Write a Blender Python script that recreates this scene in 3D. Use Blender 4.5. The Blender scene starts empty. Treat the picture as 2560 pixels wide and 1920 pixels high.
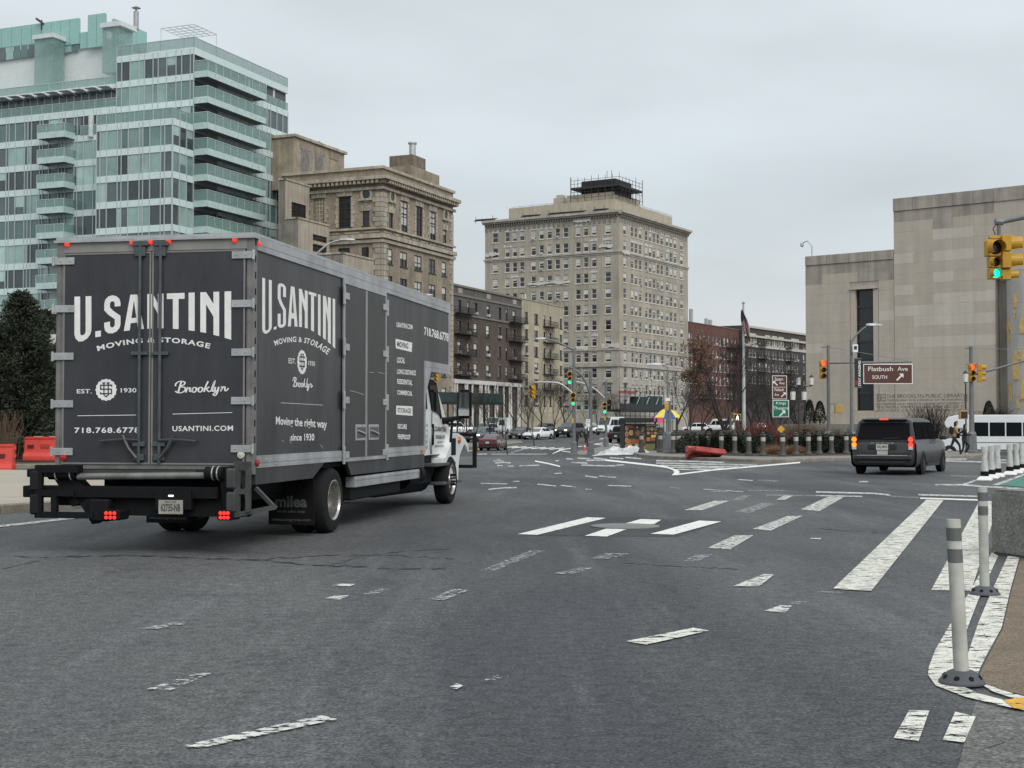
import bpy, bmesh, math, random
from mathutils import Vector, Matrix, noise
random.seed(7)
R = math.radians
scene = bpy.context.scene
COL = scene.collection

# ------------------------------------------------------------------ camera
F, CX, CY, HV, CAMH = 3450.0, 1280.0, 960.0, 1060.0, 1.55      # focal in px of the 2560 px wide photo
PITCH = math.atan((HV - CY) / F)
cam_d = bpy.data.cameras.new('camera')
cam = bpy.data.objects.new('camera', cam_d); COL.objects.link(cam)
cam.location = (0, 0, CAMH); cam.rotation_euler = (math.pi / 2 + PITCH, 0, 0)
cam_d.sensor_width = 36; cam_d.lens = 36 * F / 2560; cam_d.clip_end = 9000; cam_d.clip_start = .05
scene.camera = cam

# ------------------------------------------------------------------ world: overcast sky
SUN_EL, SUN_AZ = 42, 152          # azimuth clockwise from +Y: behind the camera, a little to the right
world = bpy.data.worlds.new('World'); scene.world = world; world.use_nodes = True
nt = world.node_tree; nt.nodes.clear()
def wn(t, **k):
    n = nt.nodes.new(t)
    for a, b in k.items(): setattr(n, a, b)
    return n
sky = wn('ShaderNodeTexSky', sky_type='NISHITA', sun_disc=False)
sky.sun_elevation = R(SUN_EL); sky.sun_rotation = R(SUN_AZ); sky.dust_density = 4; sky.air_density = 1.0
hs = wn('ShaderNodeHueSaturation'); hs.inputs['Saturation'].default_value = .25
nt.links.new(sky.outputs[0], hs.inputs['Color'])
tc = wn('ShaderNodeTexCoord')
sep = wn('ShaderNodeSeparateXYZ'); nt.links.new(tc.outputs['Generated'], sep.inputs[0])
ramp = wn('ShaderNodeValToRGB')
ramp.color_ramp.elements[0].position = 0.0; ramp.color_ramp.elements[0].color = (.735, .755, .76, 1)
ramp.color_ramp.elements[1].position = 1.0; ramp.color_ramp.elements[1].color = (.93, .98, 1.0, 1)
e = ramp.color_ramp.elements.new(.16); e.color = (.585, .655, .695, 1)
e = ramp.color_ramp.elements.new(.32); e.color = (.66, .72, .76, 1)
nt.links.new(sep.outputs['Z'], ramp.inputs[0])
mp = wn('ShaderNodeMapping'); mp.inputs['Scale'].default_value = (1, 1, 3.2)
nt.links.new(tc.outputs['Generated'], mp.inputs[0])
nz = wn('ShaderNodeTexNoise'); nz.inputs['Scale'].default_value = 2.6; nz.inputs['Detail'].default_value = 5
nz.inputs['Roughness'].default_value = .45
nt.links.new(mp.outputs[0], nz.inputs['Vector'])
mr = wn('ShaderNodeMapRange'); mr.inputs['From Min'].default_value = .3; mr.inputs['From Max'].default_value = .7
mr.inputs['To Min'].default_value = 8.3; mr.inputs['To Max'].default_value = 11.3
nt.links.new(nz.outputs['Fac'], mr.inputs['Value'])
vm = wn('ShaderNodeVectorMath', operation='SCALE')
nt.links.new(ramp.outputs[0], vm.inputs[0]); nt.links.new(mr.outputs[0], vm.inputs['Scale'])
mx = wn('ShaderNodeMix', data_type='RGBA'); mx.inputs['Factor'].default_value = .9
nt.links.new(hs.outputs[0], mx.inputs['A']); nt.links.new(vm.outputs[0], mx.inputs['B'])
bg = wn('ShaderNodeBackground'); bg.inputs['Strength'].default_value = .1
nt.links.new(mx.outputs['Result'], bg.inputs['Color'])
wo = wn('ShaderNodeOutputWorld'); nt.links.new(bg.outputs[0], wo.inputs['Surface'])

sun_d = bpy.data.lights.new('sun', 'SUN'); sun_d.energy = 1.5; sun_d.angle = R(35); sun_d.color = (1, .97, .93)
sun = bpy.data.objects.new('sun', sun_d); COL.objects.link(sun)
sdir = Vector((math.sin(R(SUN_AZ)) * math.cos(R(SUN_EL)), math.cos(R(SUN_AZ)) * math.cos(R(SUN_EL)), math.sin(R(SUN_EL))))
sun.rotation_euler = sdir.to_track_quat('Z', 'Y').to_euler(); sun.location = (-20, -30, 60)

vs = scene.view_settings
vs.view_transform = 'Standard'; vs.look = 'None'; vs.exposure = 0.2; vs.gamma = 1; vs.use_curve_mapping = False
scene.render.engine = 'CYCLES'
scene.cycles.use_denoising = True
scene.cycles.max_bounces = 6; scene.cycles.diffuse_bounces = 3; scene.cycles.glossy_bounces = 3
scene.cycles.transparent_max_bounces = 12
scene.cycles.sample_clamp_indirect = 6

# ------------------------------------------------------------------ pixels to places
def ss(x, a, b):
    t = min(1, max(0, (x - a) / (b - a))); return t * t * (3 - 2 * t)
def gz(x, y):
    """the road falls gently behind the crossing and climbs again down the avenue; the island keeps its level"""
    d = -.85 * ss(y, 62, 100) * (1 - ss(y, 125, 190))
    return d * (1 - .92 * ss(x, 4, 7) * (1 - ss(x, 23, 27)) * (1 - ss(y, 84, 98)))
def ray(u, v):
    x = (u - CX) / F; w = -(v - CY) / F; c, s = math.cos(PITCH), math.sin(PITCH)
    return Vector((x, c - s * w, s + c * w))
def G(u, v, dz=0.):
    d = ray(u, v)
    if d.z > -1e-3: t = 420.
    else:
        t = CAMH / -d.z
        if d.y * t > 55:
            while CAMH + d.z * t > gz(d.x * t, d.y * t) and t < 500: t += .5
            lo = max(t - .5, CAMH / -d.z)
            for _ in range(12):
                m = (lo + t) / 2
                if CAMH + d.z * m > gz(d.x * m, d.y * m): lo = m
                else: t = m
    return Vector((d.x * t, d.y * t, gz(d.x * t, d.y * t) + dz))
def G0(u, v):
    d = ray(u, v); t = CAMH / -d.z; return Vector((d.x * t, d.y * t, 0.))
def W(u, v, Y):
    d = ray(u, v); t = Y / d.y
    return Vector((d.x * t, Y, CAMH + d.z * t))
class Pl:
    """vertical plane: origin (x,y), direction d pointing to the viewer's right; inward normal on the far side"""
    def __init__(s, o, d):
        s.o = Vector((o[0], o[1], 0)); s.d = Vector((d[0], d[1], 0)).normalized(); s.n = Vector((-s.d.y, s.d.x, 0))
    def hit(s, u, v):
        r = ray(u, v); cp = Vector((0, 0, CAMH))
        t = (s.o - cp).dot(s.n) / r.dot(s.n); p = cp + r * t
        return (p - s.o).dot(s.d), p.z
    def P(s, a, z, off=0.):           # off > 0 stands out towards the viewer
        q = s.o + s.d * a - s.n * off; return Vector((q.x, q.y, z))
    def rz(s): return math.atan2(s.d.y, s.d.x)
    def rect(s, u0, v0, u1, v1):
        """pixel box on the plane -> (s0,s1,z0,z1) using the centre lines"""
        um, vm_ = (u0 + u1) / 2, (v0 + v1) / 2
        return s.hit(u0, vm_)[0], s.hit(u1, vm_)[0], s.hit(um, v1)[1], s.hit(um, v0)[1]

# ------------------------------------------------------------------ materials
MATS = {}
def M(name, col, rough=.6, metal=0., var=.18, scale=2.5, bump=0., bscale=30., rnd=0., coat=0., streak=0., spec=.5, fine=0., fscale=60., stretch=None, dust=0.):
    if name in MATS: return MATS[name]
    m = bpy.data.materials.new(name); m.use_nodes = True; MATS[name] = m
    t = m.node_tree; N = t.nodes; L = t.links; b = N['Principled BSDF']
    b.inputs['Roughness'].default_value = rough; b.inputs['Metallic'].default_value = metal
    b.inputs['Specular IOR Level'].default_value = spec
    if coat: b.inputs['Coat Weight'].default_value = coat; b.inputs['Coat Roughness'].default_value = .08
    geo = N.new('ShaderNodeNewGeometry'); cur = None
    rgb = N.new('ShaderNodeRGB'); rgb.outputs[0].default_value = (*col, 1); cur = rgb.outputs[0]
    def mul(fac_socket, lo, hi, a=.3, c=.7):
        nonlocal cur
        q = N.new('ShaderNodeMapRange'); q.inputs['From Min'].default_value = a; q.inputs['From Max'].default_value = c
        q.inputs['To Min'].default_value = lo; q.inputs['To Max'].default_value = hi
        L.new(fac_socket, q.inputs['Value'])
        s = N.new('ShaderNodeVectorMath'); s.operation = 'SCALE'
        L.new(cur, s.inputs[0]); L.new(q.outputs[0], s.inputs['Scale']); cur = s.outputs[0]
    if var:
        n = N.new('ShaderNodeTexNoise'); n.inputs['Scale'].default_value = scale; n.inputs['Detail'].default_value = 6
        n.inputs['Roughness'].default_value = .62
        src = geo.outputs['Position']
        if stretch:
            k = N.new('ShaderNodeMapping'); k.inputs['Scale'].default_value = stretch; L.new(src, k.inputs[0]); src = k.outputs[0]
        L.new(src, n.inputs['Vector']); mul(n.outputs['Fac'], 1 - var, 1 + var * .8)
        rr = N.new('ShaderNodeMapRange'); rr.inputs['To Min'].default_value = max(0, rough - .1); rr.inputs['To Max'].default_value = min(1, rough + .1)
        L.new(n.outputs['Fac'], rr.inputs['Value']); L.new(rr.outputs[0], b.inputs['Roughness'])
    if streak:
        k = N.new('ShaderNodeMapping'); k.inputs['Scale'].default_value = (1.6, 1.6, .1); L.new(geo.outputs['Position'], k.inputs[0])
        n = N.new('ShaderNodeTexNoise'); n.inputs['Scale'].default_value = 1.3; n.inputs['Detail'].default_value = 5
        L.new(k.outputs[0], n.inputs['Vector']); mul(n.outputs['Fac'], 1 - streak, 1 + streak * .3, .35, .65)
    if fine:
        n = N.new('ShaderNodeTexNoise'); n.inputs['Scale'].default_value = fscale; n.inputs['Detail'].default_value = 2
        L.new(geo.outputs['Position'], n.inputs['Vector']); mul(n.outputs['Fac'], 1 - fine, 1 + fine)
    if rnd:
        oi = N.new('ShaderNodeObjectInfo'); mul(oi.outputs['Random'], 1 - rnd, 1 + rnd, 0, 1)
    if dust:                                                   # road film and smudges
        k = N.new('ShaderNodeMapping'); k.inputs['Scale'].default_value = (1.2, 1.2, .35); L.new(geo.outputs['Position'], k.inputs[0])
        n = N.new('ShaderNodeTexNoise'); n.inputs['Scale'].default_value = 1.6; n.inputs['Detail'].default_value = 8; n.inputs['Roughness'].default_value = .7; L.new(k.outputs[0], n.inputs['Vector'])
        q = N.new('ShaderNodeMapRange'); q.inputs['From Min'].default_value = .45; q.inputs['From Max'].default_value = .75; q.inputs['To Max'].default_value = dust; L.new(n.outputs['Fac'], q.inputs['Value'])
        x = N.new('ShaderNodeMix'); x.data_type = 'RGBA'; L.new(q.outputs[0], x.inputs['Factor']); L.new(cur, x.inputs['A']); x.inputs['B'].default_value = (.22, .21, .20, 1); cur = x.outputs['Result']
    L.new(cur, b.inputs['Base Color'])
    if bump:
        n = N.new('ShaderNodeTexNoise'); n.inputs['Scale'].default_value = bscale; n.inputs['Detail'].default_value = 3
        L.new(geo.outputs['Position'], n.inputs['Vector'])
        bp = N.new('ShaderNodeBump'); bp.inputs['Strength'].default_value = bump; bp.inputs['Distance'].default_value = .02
        L.new(n.outputs['Fac'], bp.inputs['Height']); L.new(bp.outputs[0], b.inputs['Normal'])
    return m
def ME(name, col, strength):
    if name in MATS: return MATS[name]
    m = bpy.data.materials.new(name); m.use_nodes = True; MATS[name] = m
    b = m.node_tree.nodes['Principled BSDF']
    b.inputs['Base Color'].default_value = (*[c * .5 for c in col], 1); b.inputs['Roughness'].default_value = .3
    b.inputs['Emission Color'].default_value = (*col, 1); b.inputs['Emission Strength'].default_value = strength
    return m
def worn(name, col, wear, scale=9., stretch=(1, 1, 1), rough=.7, rot=0., crack=0., cscale=11.):
    """paint that has come off in places: the asphalt below shows through"""
    if name in MATS: return MATS[name]
    m = M(name, col, rough, var=.14, scale=6, fine=.12, fscale=45)
    t = m.node_tree; N = t.nodes; L = t.links; b = N['Principled BSDF']; out = N['Material Output']
    geo = N.new('ShaderNodeNewGeometry'); k = N.new('ShaderNodeMapping'); k.inputs['Scale'].default_value = stretch
    k.inputs['Rotation'].default_value = (0, 0, rot)
    L.new(geo.outputs['Position'], k.inputs[0])
    n = N.new('ShaderNodeTexNoise'); n.inputs['Scale'].default_value = scale; n.inputs['Detail'].default_value = 7; n.inputs['Roughness'].default_value = .72
    L.new(k.outputs[0], n.inputs['Vector'])
    q = N.new('ShaderNodeMapRange'); c = .36 + wear * .28
    q.inputs['From Min'].default_value = c - .018; q.inputs['From Max'].default_value = c + .018
    L.new(n.outputs['Fac'], q.inputs['Value']); fac = q.outputs[0]
    if crack:
        vo = N.new('ShaderNodeTexVoronoi'); vo.feature = 'DISTANCE_TO_EDGE'; vo.inputs['Scale'].default_value = cscale
        n2 = N.new('ShaderNodeTexNoise'); n2.inputs['Scale'].default_value = 6; L.new(geo.outputs['Position'], n2.inputs['Vector'])
        ad = N.new('ShaderNodeVectorMath'); ad.operation = 'ADD'; L.new(geo.outputs['Position'], ad.inputs[0])
        sc_ = N.new('ShaderNodeVectorMath'); sc_.operation = 'SCALE'; sc_.inputs['Scale'].default_value = .12
        L.new(n2.outputs['Color'], sc_.inputs[0]); L.new(sc_.outputs[0], ad.inputs[1]); L.new(ad.outputs[0], vo.inputs['Vector'])
        g = N.new('ShaderNodeMapRange'); g.inputs['From Min'].default_value = crack * .6; g.inputs['From Max'].default_value = crack
        L.new(vo.outputs['Distance'], g.inputs['Value'])
        mu = N.new('ShaderNodeMath'); mu.operation = 'MULTIPLY'; L.new(fac, mu.inputs[0]); L.new(g.outputs[0], mu.inputs[1]); fac = mu.outputs[0]
    L.new(fac, b.inputs['Alpha'])
    return m

# ------------------------------------------------------------------ mesh builder
class MB:
    def __init__(s): s.v = []; s.f = []; s.m = []; s.mi = 0
    def add(s, vs_, fs):
        o = len(s.v); s.v += [tuple(p) for p in vs_]; s.f += [tuple(i + o for i in f) for f in fs]; s.m += [s.mi] * len(fs); return s
    def quad(s, *p): return s.add(p, [tuple(range(len(p)))])
    def box(s, c, d, rz=0., rx=0., ry=0.):
        x, y, z = d[0] / 2, d[1] / 2, d[2] / 2
        vs_ = [Vector((a * x, b * y, e_ * z)) for e_ in (-1, 1) for b in (-1, 1) for a in (-1, 1)]
        if rz or rx or ry:
            m = Matrix.Rotation(rz, 3, 'Z') @ Matrix.Rotation(rx, 3, 'X') @ Matrix.Rotation(ry, 3, 'Y'); vs_ = [m @ p for p in vs_]
        c = Vector(c)
        return s.add([p + c for p in vs_], [(0, 2, 3, 1), (4, 5, 7, 6), (0, 1, 5, 4), (2, 6, 7, 3), (0, 4, 6, 2), (1, 3, 7, 5)])
    def bx(s, x0, x1, y0, y1, z0, z1): return s.box(((x0 + x1) / 2, (y0 + y1) / 2, (z0 + z1) / 2), (abs(x1 - x0), abs(y1 - y0), abs(z1 - z0)))
    def prism(s, pts, z0, z1):
        n = len(pts)
        a = sum(pts[i][0] * pts[(i + 1) % n][1] - pts[(i + 1) % n][0] * pts[i][1] for i in range(n))
        if a < 0: pts = pts[::-1]
        f0 = z0 if callable(z0) else (lambda x, y: z0); f1 = z1 if callable(z1) else (lambda x, y: z1)
        return s.add([(p[0], p[1], f0(p[0], p[1])) for p in pts] + [(p[0], p[1], f1(p[0], p[1])) for p in pts],
                     [tuple(range(n - 1, -1, -1)), tuple(range(n, 2 * n))] + [(i, (i + 1) % n, (i + 1) % n + n, i + n) for i in range(n)])
    def extr(s, pts, a, b, f):
        """polygon pts (p,q) extruded between a and b, f(p,q,t)->xyz"""
        n = len(pts)
        return s.add([f(p, q, a) for p, q in pts] + [f(p, q, b) for p, q in pts],
                     [tuple(range(n - 1, -1, -1)), tuple(range(n, 2 * n))] + [(i, (i + 1) % n, (i + 1) % n + n, i + n) for i in range(n)])
    def cyl(s, p0, p1, r0, r1=None, n=10, caps=True):
        r1 = r0 if r1 is None else r1; p0 = Vector(p0); p1 = Vector(p1); d = (p1 - p0).normalized()
        a = d.orthogonal().normalized(); b = d.cross(a)
        vs_ = []
        for p, r in ((p0, r0), (p1, r1)):
            vs_ += [p + (a * math.cos(2 * math.pi * i / n) + b * math.sin(2 * math.pi * i / n)) * r for i in range(n)]
        fs = [(i, (i + 1) % n, (i + 1) % n + n, i + n) for i in range(n)]
        if caps: fs += [tuple(range(n - 1, -1, -1)), tuple(range(n, 2 * n))]
        return s.add(vs_, fs)
    def tube(s, path, r, n=8, caps=True):
        path = [Vector(p) for p in path]; k = len(path); rs = r if isinstance(r, (list, tuple)) else [r] * k
        vs_ = []; prev = None
        for i, p in enumerate(path):
            d = (path[min(i + 1, k - 1)] - path[max(i - 1, 0)]).normalized()
            a = d.orthogonal().normalized() if prev is None else (prev - d * prev.dot(d)).normalized()
            prev = a; b = d.cross(a)
            vs_ += [p + (a * math.cos(2 * math.pi * j / n) + b * math.sin(2 * math.pi * j / n)) * rs[i] for j in range(n)]
        fs = [(i * n + j, i * n + (j + 1) % n, (i + 1) * n + (j + 1) % n, (i + 1) * n + j) for i in range(k - 1) for j in range(n)]
        if caps: fs += [tuple(range(n - 1, -1, -1)), tuple(range((k - 1) * n, k * n))]
        return s.add(vs_, fs)
    def lathe(s, prof, n=16, c=(0, 0, 0), ax='z', cap=True):
        """prof: (r,h) list"""
        vs_ = []; c = Vector(c)
        for r, h in prof:
            for j in range(n):
                a = 2 * math.pi * j / n
                p = (r * math.cos(a), r * math.sin(a), h)
                if ax == 'x': p = (h, p[0], p[1])
                if ax == 'y': p = (p[1], h, p[0])
                vs_.append(c + Vector(p))
        k = len(prof)
        fs = [(i * n + j, i * n + (j + 1) % n, (i + 1) * n + (j + 1) % n, (i + 1) * n + j) for i in range(k - 1) for j in range(n)]
        if cap and prof[0][0] > 1e-6: fs.append(tuple(range(n - 1, -1, -1)))
        if cap and prof[-1][0] > 1e-6: fs.append(tuple(range((k - 1) * n, k * n)))
        return s.add(vs_, fs)
    def loft(s, secs, closed=True, caps=True):
        """list of equal-length rings"""
        n = len(secs[0]); k = len(secs); vs_ = [p for q in secs for p in q]
        rng = range(n) if closed else range(n - 1)
        fs = [(i * n + j, i * n + (j + 1) % n, (i + 1) * n + (j + 1) % n, (i + 1) * n + j) for i in range(k - 1) for j in rng]
        if caps: fs += [tuple(range(n - 1, -1, -1)), tuple(range((k - 1) * n, k * n))]
        return s.add(vs_, fs)
    def xf(s, m):
        s.v = [tuple(m @ Vector(p)) for p in s.v]; return s
    def mesh(s, name, mat=None, smooth=None, bevel=0., segs=1, sub=0):
        me = bpy.data.meshes.new(name); me.from_pydata(s.v, [], s.f)
        mats = mat if isinstance(mat, (list, tuple)) else [mat]
        for m in mats:
            if m: me.materials.append(m)
        if len(mats) > 1: me.polygons.foreach_set('material_index', s.m)
        bm = bmesh.new(); bm.from_mesh(me)
        if bevel or sub or smooth: bmesh.ops.remove_doubles(bm, verts=bm.verts, dist=1e-5)
        bmesh.ops.recalc_face_normals(bm, faces=bm.faces)
        if bevel:
            ed = [e_ for e_ in bm.edges if len(e_.link_faces) == 2 and e_.calc_face_angle(0) > R(25)]
            bmesh.ops.bevel(bm, geom=ed, offset=bevel, segments=segs, affect='EDGES', clamp_overlap=True)
        bm.to_mesh(me); bm.free()
        if smooth:
            me.polygons.foreach_set('use_smooth', [True] * len(me.polygons))
            me.set_sharp_from_angle(angle=R(smooth))
        me.update(); return me
    def build(s, name, mat=None, parent=None, smooth=None, bevel=0., segs=1, **k):
        return link(name, s.mesh(name, mat, smooth, bevel, segs), parent, **k)
def link(name, me, parent=None, loc=None, rz=None, kind=None):
    o = bpy.data.objects.new(name, me); COL.objects.link(o)
    if parent is not None: o.parent = parent
    if loc is not None: o.location = loc
    if rz is not None: o.rotation_euler = (0, 0, rz)
    if kind: o['kind'] = kind
    return o
def tag(o, label, cat, group=None):
    o['label'] = label; o['category'] = cat
    if group: o['group'] = group
    return o
def thing(name, label, cat, loc=(0, 0, 0), rz=0., group=None):
    return tag(link(name, None, None, loc, rz), label, cat, group)
def struct(o): o['kind'] = 'structure'; return o
def copy_tree(o, parent=None):
    c = o.copy(); COL.objects.link(c); c.parent = parent
    for ch in list(o.children): copy_tree(ch, c)
    return c

# ------------------------------------------------------------------ lettering
def text_mb(body, size=1., bold=0., align='CENTER', spacing=1., shear=0., res=3):
    c = bpy.data.curves.new('t', 'FONT'); c.body = body; c.size = size; c.offset = bold; c.align_x = align
    c.space_character = spacing; c.shear = shear; c.resolution_u = res; c.fill_mode = 'FRONT'
    o = bpy.data.objects.new('t', c); COL.objects.link(o)
    bpy.context.view_layer.update()
    me = bpy.data.meshes.new_from_object(o)
    b = MB(); b.add([tuple(v.co) for v in me.vertices], [tuple(p.vertices) for p in me.polygons])
    bpy.data.objects.remove(o); bpy.data.curves.remove(c); bpy.data.meshes.remove(me)
    return b
def fit_text(body, x0, x1, y0, y1, **k):
    """text stretched to fill the box"""
    b = text_mb(body, **k)
    if not b.v: return b
    xs = [p[0] for p in b.v]; ys = [p[1] for p in b.v]
    ax, bx_, ay, by = min(xs), max(xs), min(ys), max(ys)
    b.v = [(x0 + (p[0] - ax) / (bx_ - ax) * (x1 - x0), y0 + (p[1] - ay) / max(by - ay, 1e-6) * (y1 - y0), 0) for p in b.v]
    return b
def place(b, f):
    """flat (x,y) -> 3-D through f(x,y)"""
    b.v = [tuple(f(p[0], p[1])) for p in b.v]; return b
def stroke(b, pts, w, lay=0.):
    """thick polyline in the xy plane with mitred joints, lay = z"""
    n = len(pts); P = [Vector((p[0], p[1])) for p in pts]; L_, Rr = [], []
    for i in range(n):
        d0 = (P[i] - P[i - 1]).normalized() if i else (P[1] - P[0]).normalized()
        d1 = (P[i + 1] - P[i]).normalized() if i < n - 1 else d0
        n0 = Vector((-d0.y, d0.x)); n1 = Vector((-d1.y, d1.x)); m = (n0 + n1)
        m = m.normalized() if m.length > 1e-4 else n0
        k = w / 2 / max(.45, m.dot(n0)); L_.append(P[i] + m * k); Rr.append(P[i] - m * k)
    b.add([(p.x, p.y, lay) for p in L_] + [(p.x, p.y, lay) for p in Rr], [(i, i + 1, n + i + 1, n + i) for i in range(n - 1)])
    return b
# ================================================================== ground, road, kerbs, markings
def asphalt(name, base, dark, light):
    m = bpy.data.materials.new(name); m.use_nodes = True; MATS[name] = m
    t = m.node_tree; N = t.nodes; L = t.links; b = N['Principled BSDF']
    geo = N.new('ShaderNodeNewGeometry'); pos = geo.outputs['Position']
    def noi(scale, det=4, rough=.6, st=None, rot=0.):
        s = pos
        if st:
            k = N.new('ShaderNodeMapping'); k.inputs['Scale'].default_value = st; k.inputs['Rotation'].default_value = (0, 0, rot)
            L.new(pos, k.inputs[0]); s = k.outputs[0]
        n = N.new('ShaderNodeTexNoise'); n.inputs['Scale'].default_value = scale; n.inputs['Detail'].default_value = det
        n.inputs['Roughness'].default_value = rough; L.new(s, n.inputs['Vector']); return n.outputs['Fac']
    def rng(s, a, c, lo, hi):
        q = N.new('ShaderNodeMapRange'); q.inputs['From Min'].default_value = a; q.inputs['From Max'].default_value = c
        q.inputs['To Min'].default_value = lo; q.inputs['To Max'].default_value = hi; L.new(s, q.inputs['Value']); return q.outputs[0]
    def mix(f, a, c):
        x = N.new('ShaderNodeMix'); x.data_type = 'RGBA'
        if isinstance(f, float): x.inputs['Factor'].default_value = f
        else: L.new(f, x.inputs['Factor'])
        for s_, w_ in (('A', a), ('B', c)):
            if isinstance(w_, tuple): x.inputs[s_].default_value = (*w_, 1)
            else: L.new(w_, x.inputs[s_])
        return x.outputs['Result']
    def scl(c, f):
        s = N.new('ShaderNodeVectorMath'); s.operation = 'SCALE'; L.new(c, s.inputs[0]); L.new(f, s.inputs['Scale']); return s.outputs[0]
    c = mix(rng(noi(.16, 5, .6, (1, .3, 1), R(24)), .43, .57, 0, 1), dark, base)            # broad wheel paths along the traffic
    c = mix(rng(noi(.5, 6, .7, (1.6, .16, 1), R(20)), .52, .68, 0, .6), c, light)            # polished streaks
    c = mix(rng(noi(.9, 6, .7), .54, .70, 0, .7), c, dark)                                  # oil and damp patches
    c = scl(c, rng(noi(9, 9, .92), .36, .64, .30, 1.70))                                       # aggregate
    c = scl(c, rng(noi(45, 2, .7), .34, .66, .45, 1.55))
    vo = N.new('ShaderNodeTexVoronoi'); vo.inputs['Scale'].default_value = 34; L.new(pos, vo.inputs['Vector'])
    spk = rng(vo.outputs['Distance'], .10, .17, 1, 0)
    sel = rng(noi(33, 1), .5, .56, 0, .8)
    mu = N.new('ShaderNodeMath'); mu.operation = 'MULTIPLY'; L.new(spk, mu.inputs[0]); L.new(sel, mu.inputs[1])
    c = mix(mu.outputs[0], c, (.26, .26, .25))                                              # pale stones
    # cracks
    wob = N.new('ShaderNodeTexNoise'); wob.inputs['Scale'].default_value = 1.1; wob.inputs['Detail'].default_value = 5; L.new(pos, wob.inputs['Vector'])
    s1 = N.new('ShaderNodeVectorMath'); s1.operation = 'SCALE'; s1.inputs['Scale'].default_value = 1.1; L.new(wob.outputs['Color'], s1.inputs[0])
    ad = N.new('ShaderNodeVectorMath'); ad.operation = 'ADD'; L.new(pos, ad.inputs[0]); L.new(s1.outputs[0], ad.inputs[1])
    v2 = N.new('ShaderNodeTexVoronoi'); v2.feature = 'DISTANCE_TO_EDGE'; v2.inputs['Scale'].default_value = .33; L.new(ad.outputs[0], v2.inputs['Vector'])
    ck = rng(v2.outputs['Distance'], .0015, .006, 1, 0)
    msk = rng(noi(.22, 3), .5, .62, 0, .6)
    mu2 = N.new('ShaderNodeMath'); mu2.operation = 'MULTIPLY'; L.new(ck, mu2.inputs[0]); L.new(msk, mu2.inputs[1])
    c = mix(mu2.outputs[0], c, (.018, .018, .018))
    L.new(c, b.inputs['Base Color'])
    L.new(rng(noi(.35, 4, .6, (1.4, .3, 1), R(24)), .3, .7, .62, .92), b.inputs['Roughness'])
    b.inputs['Specular IOR Level'].default_value = .35
    bp = N.new('ShaderNodeBump'); bp.inputs['Strength'].default_value = .25; bp.inputs['Distance'].default_value = .004
    L.new(noi(85, 3, .7), bp.inputs['Height']); L.new(bp.outputs[0], b.inputs['Normal'])
    return m
ASPH = asphalt('asphalt', (.093, .095, .096), (.049, .052, .058), (.132, .136, .14))
ASPH2 = asphalt('asphalt_pale', (.145, .143, .135), (.105, .104, .10), (.19, .19, .18))
KERB = M('kerb_concrete', (.23, .205, .165), .85, var=.3, scale=3, fine=.2, bump=.3)
PAVE = M('pavement_concrete', (.36, .32, .26), .85, var=.2, scale=.8, fine=.15, bump=.2, stretch=(.3, 2.5, 1))
PAVE2 = M('pavement_grey', (.2, .195, .18), .85, var=.2, scale=1.2, fine=.15, bump=.2)
EPOXY = M('gravel_coat', (.175, .135, .095), .9, var=.2, scale=3, fine=.5, fscale=75, bump=.6, bscale=70)
MULCH = M('mulch', (.055, .036, .024), .95, var=.5, scale=14, bump=.8, bscale=25)

xs = [-3000, -600, -200, -100, -70, -50] + [x for x in range(-40, 61)] + [70, 90, 120, 200, 600, 3000]
ys = [-400, -60, -20] + [y for y in range(-4, 121)] + [122 + 3 * k for k in range(28)] + [210, 250, 300, 360, 420, 600, 1200, 5000]
b = MB()
b.add([(x, y, gz(x, y)) for y in ys for x in xs],
      [(j * len(xs) + i, j * len(xs) + i + 1, (j + 1) * len(xs) + i + 1, (j + 1) * len(xs) + i) for j in range(len(ys) - 1) for i in range(len(xs) - 1)])
road = struct(b.build('road', ASPH))

PA = (.62, .62, .58)
PAINT = worn('road_paint', (.74, .74, .70), .1, 7)
PAINT_W = worn('road_paint_worn', PA, .42, 11, stretch=(1.0, 1.7, 1), rot=R(-20))
PAINT_X = worn('road_paint_faded', (.50, .51, .49), .64, 13, stretch=(1.0, 1.7, 1), rot=R(-20))
PAINT_F = worn('road_paint_far', (.52, .52, .5), .36, 3.0)
PAINT_C = worn('road_paint_cracked', (.68, .67, .60), .3, 5, stretch=(1, 3, 1), rot=R(-20), crack=.014)
YELLOW = worn('yellow_paint', (.62, .33, .03), .2, 6)
GREENP = worn('green_lane_paint', (.045, .20, .155), .1, 3)
def zc(ox, oy, k): return lambda x, y: (ox + k * x, oy + k * y)
z8 = zc(1080, 1140, 1040 / 2212); z7 = zc(0, 1140, 1280 / 2212); zr = zc(2000, 1180, 560 / 1255)
zz = zc(1120, 960, 280 / 2212); z2 = zc(1380, 960, 280 / 2212); zp = zc(1640, 960, 420 / 2212); z4 = zc(2040, 820, 520 / 1797)
LAY = [0]
def poly(name, px, mat, dz=.007, parent=road):
    """polygon on the ground given by photo pixels, split finely so that it follows the ground"""
    n = len(px); LAY[0] += 1; dz += (LAY[0] % 5) * .0012
    bm = bmesh.new()
    pts = []
    for i in range(n):
        (a, c), (d, e_) = px[i], px[(i + 1) % n]
        k = max(1, int(math.hypot(d - a, e_ - c) / 60))
        for j in range(k): pts.append(G(a + (d - a) * j / k, c + (e_ - c) * j / k, dz))
    b = MB(); b.add(pts, [tuple(range(len(pts)))])
    return b.build(name, mat, parent)
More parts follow.
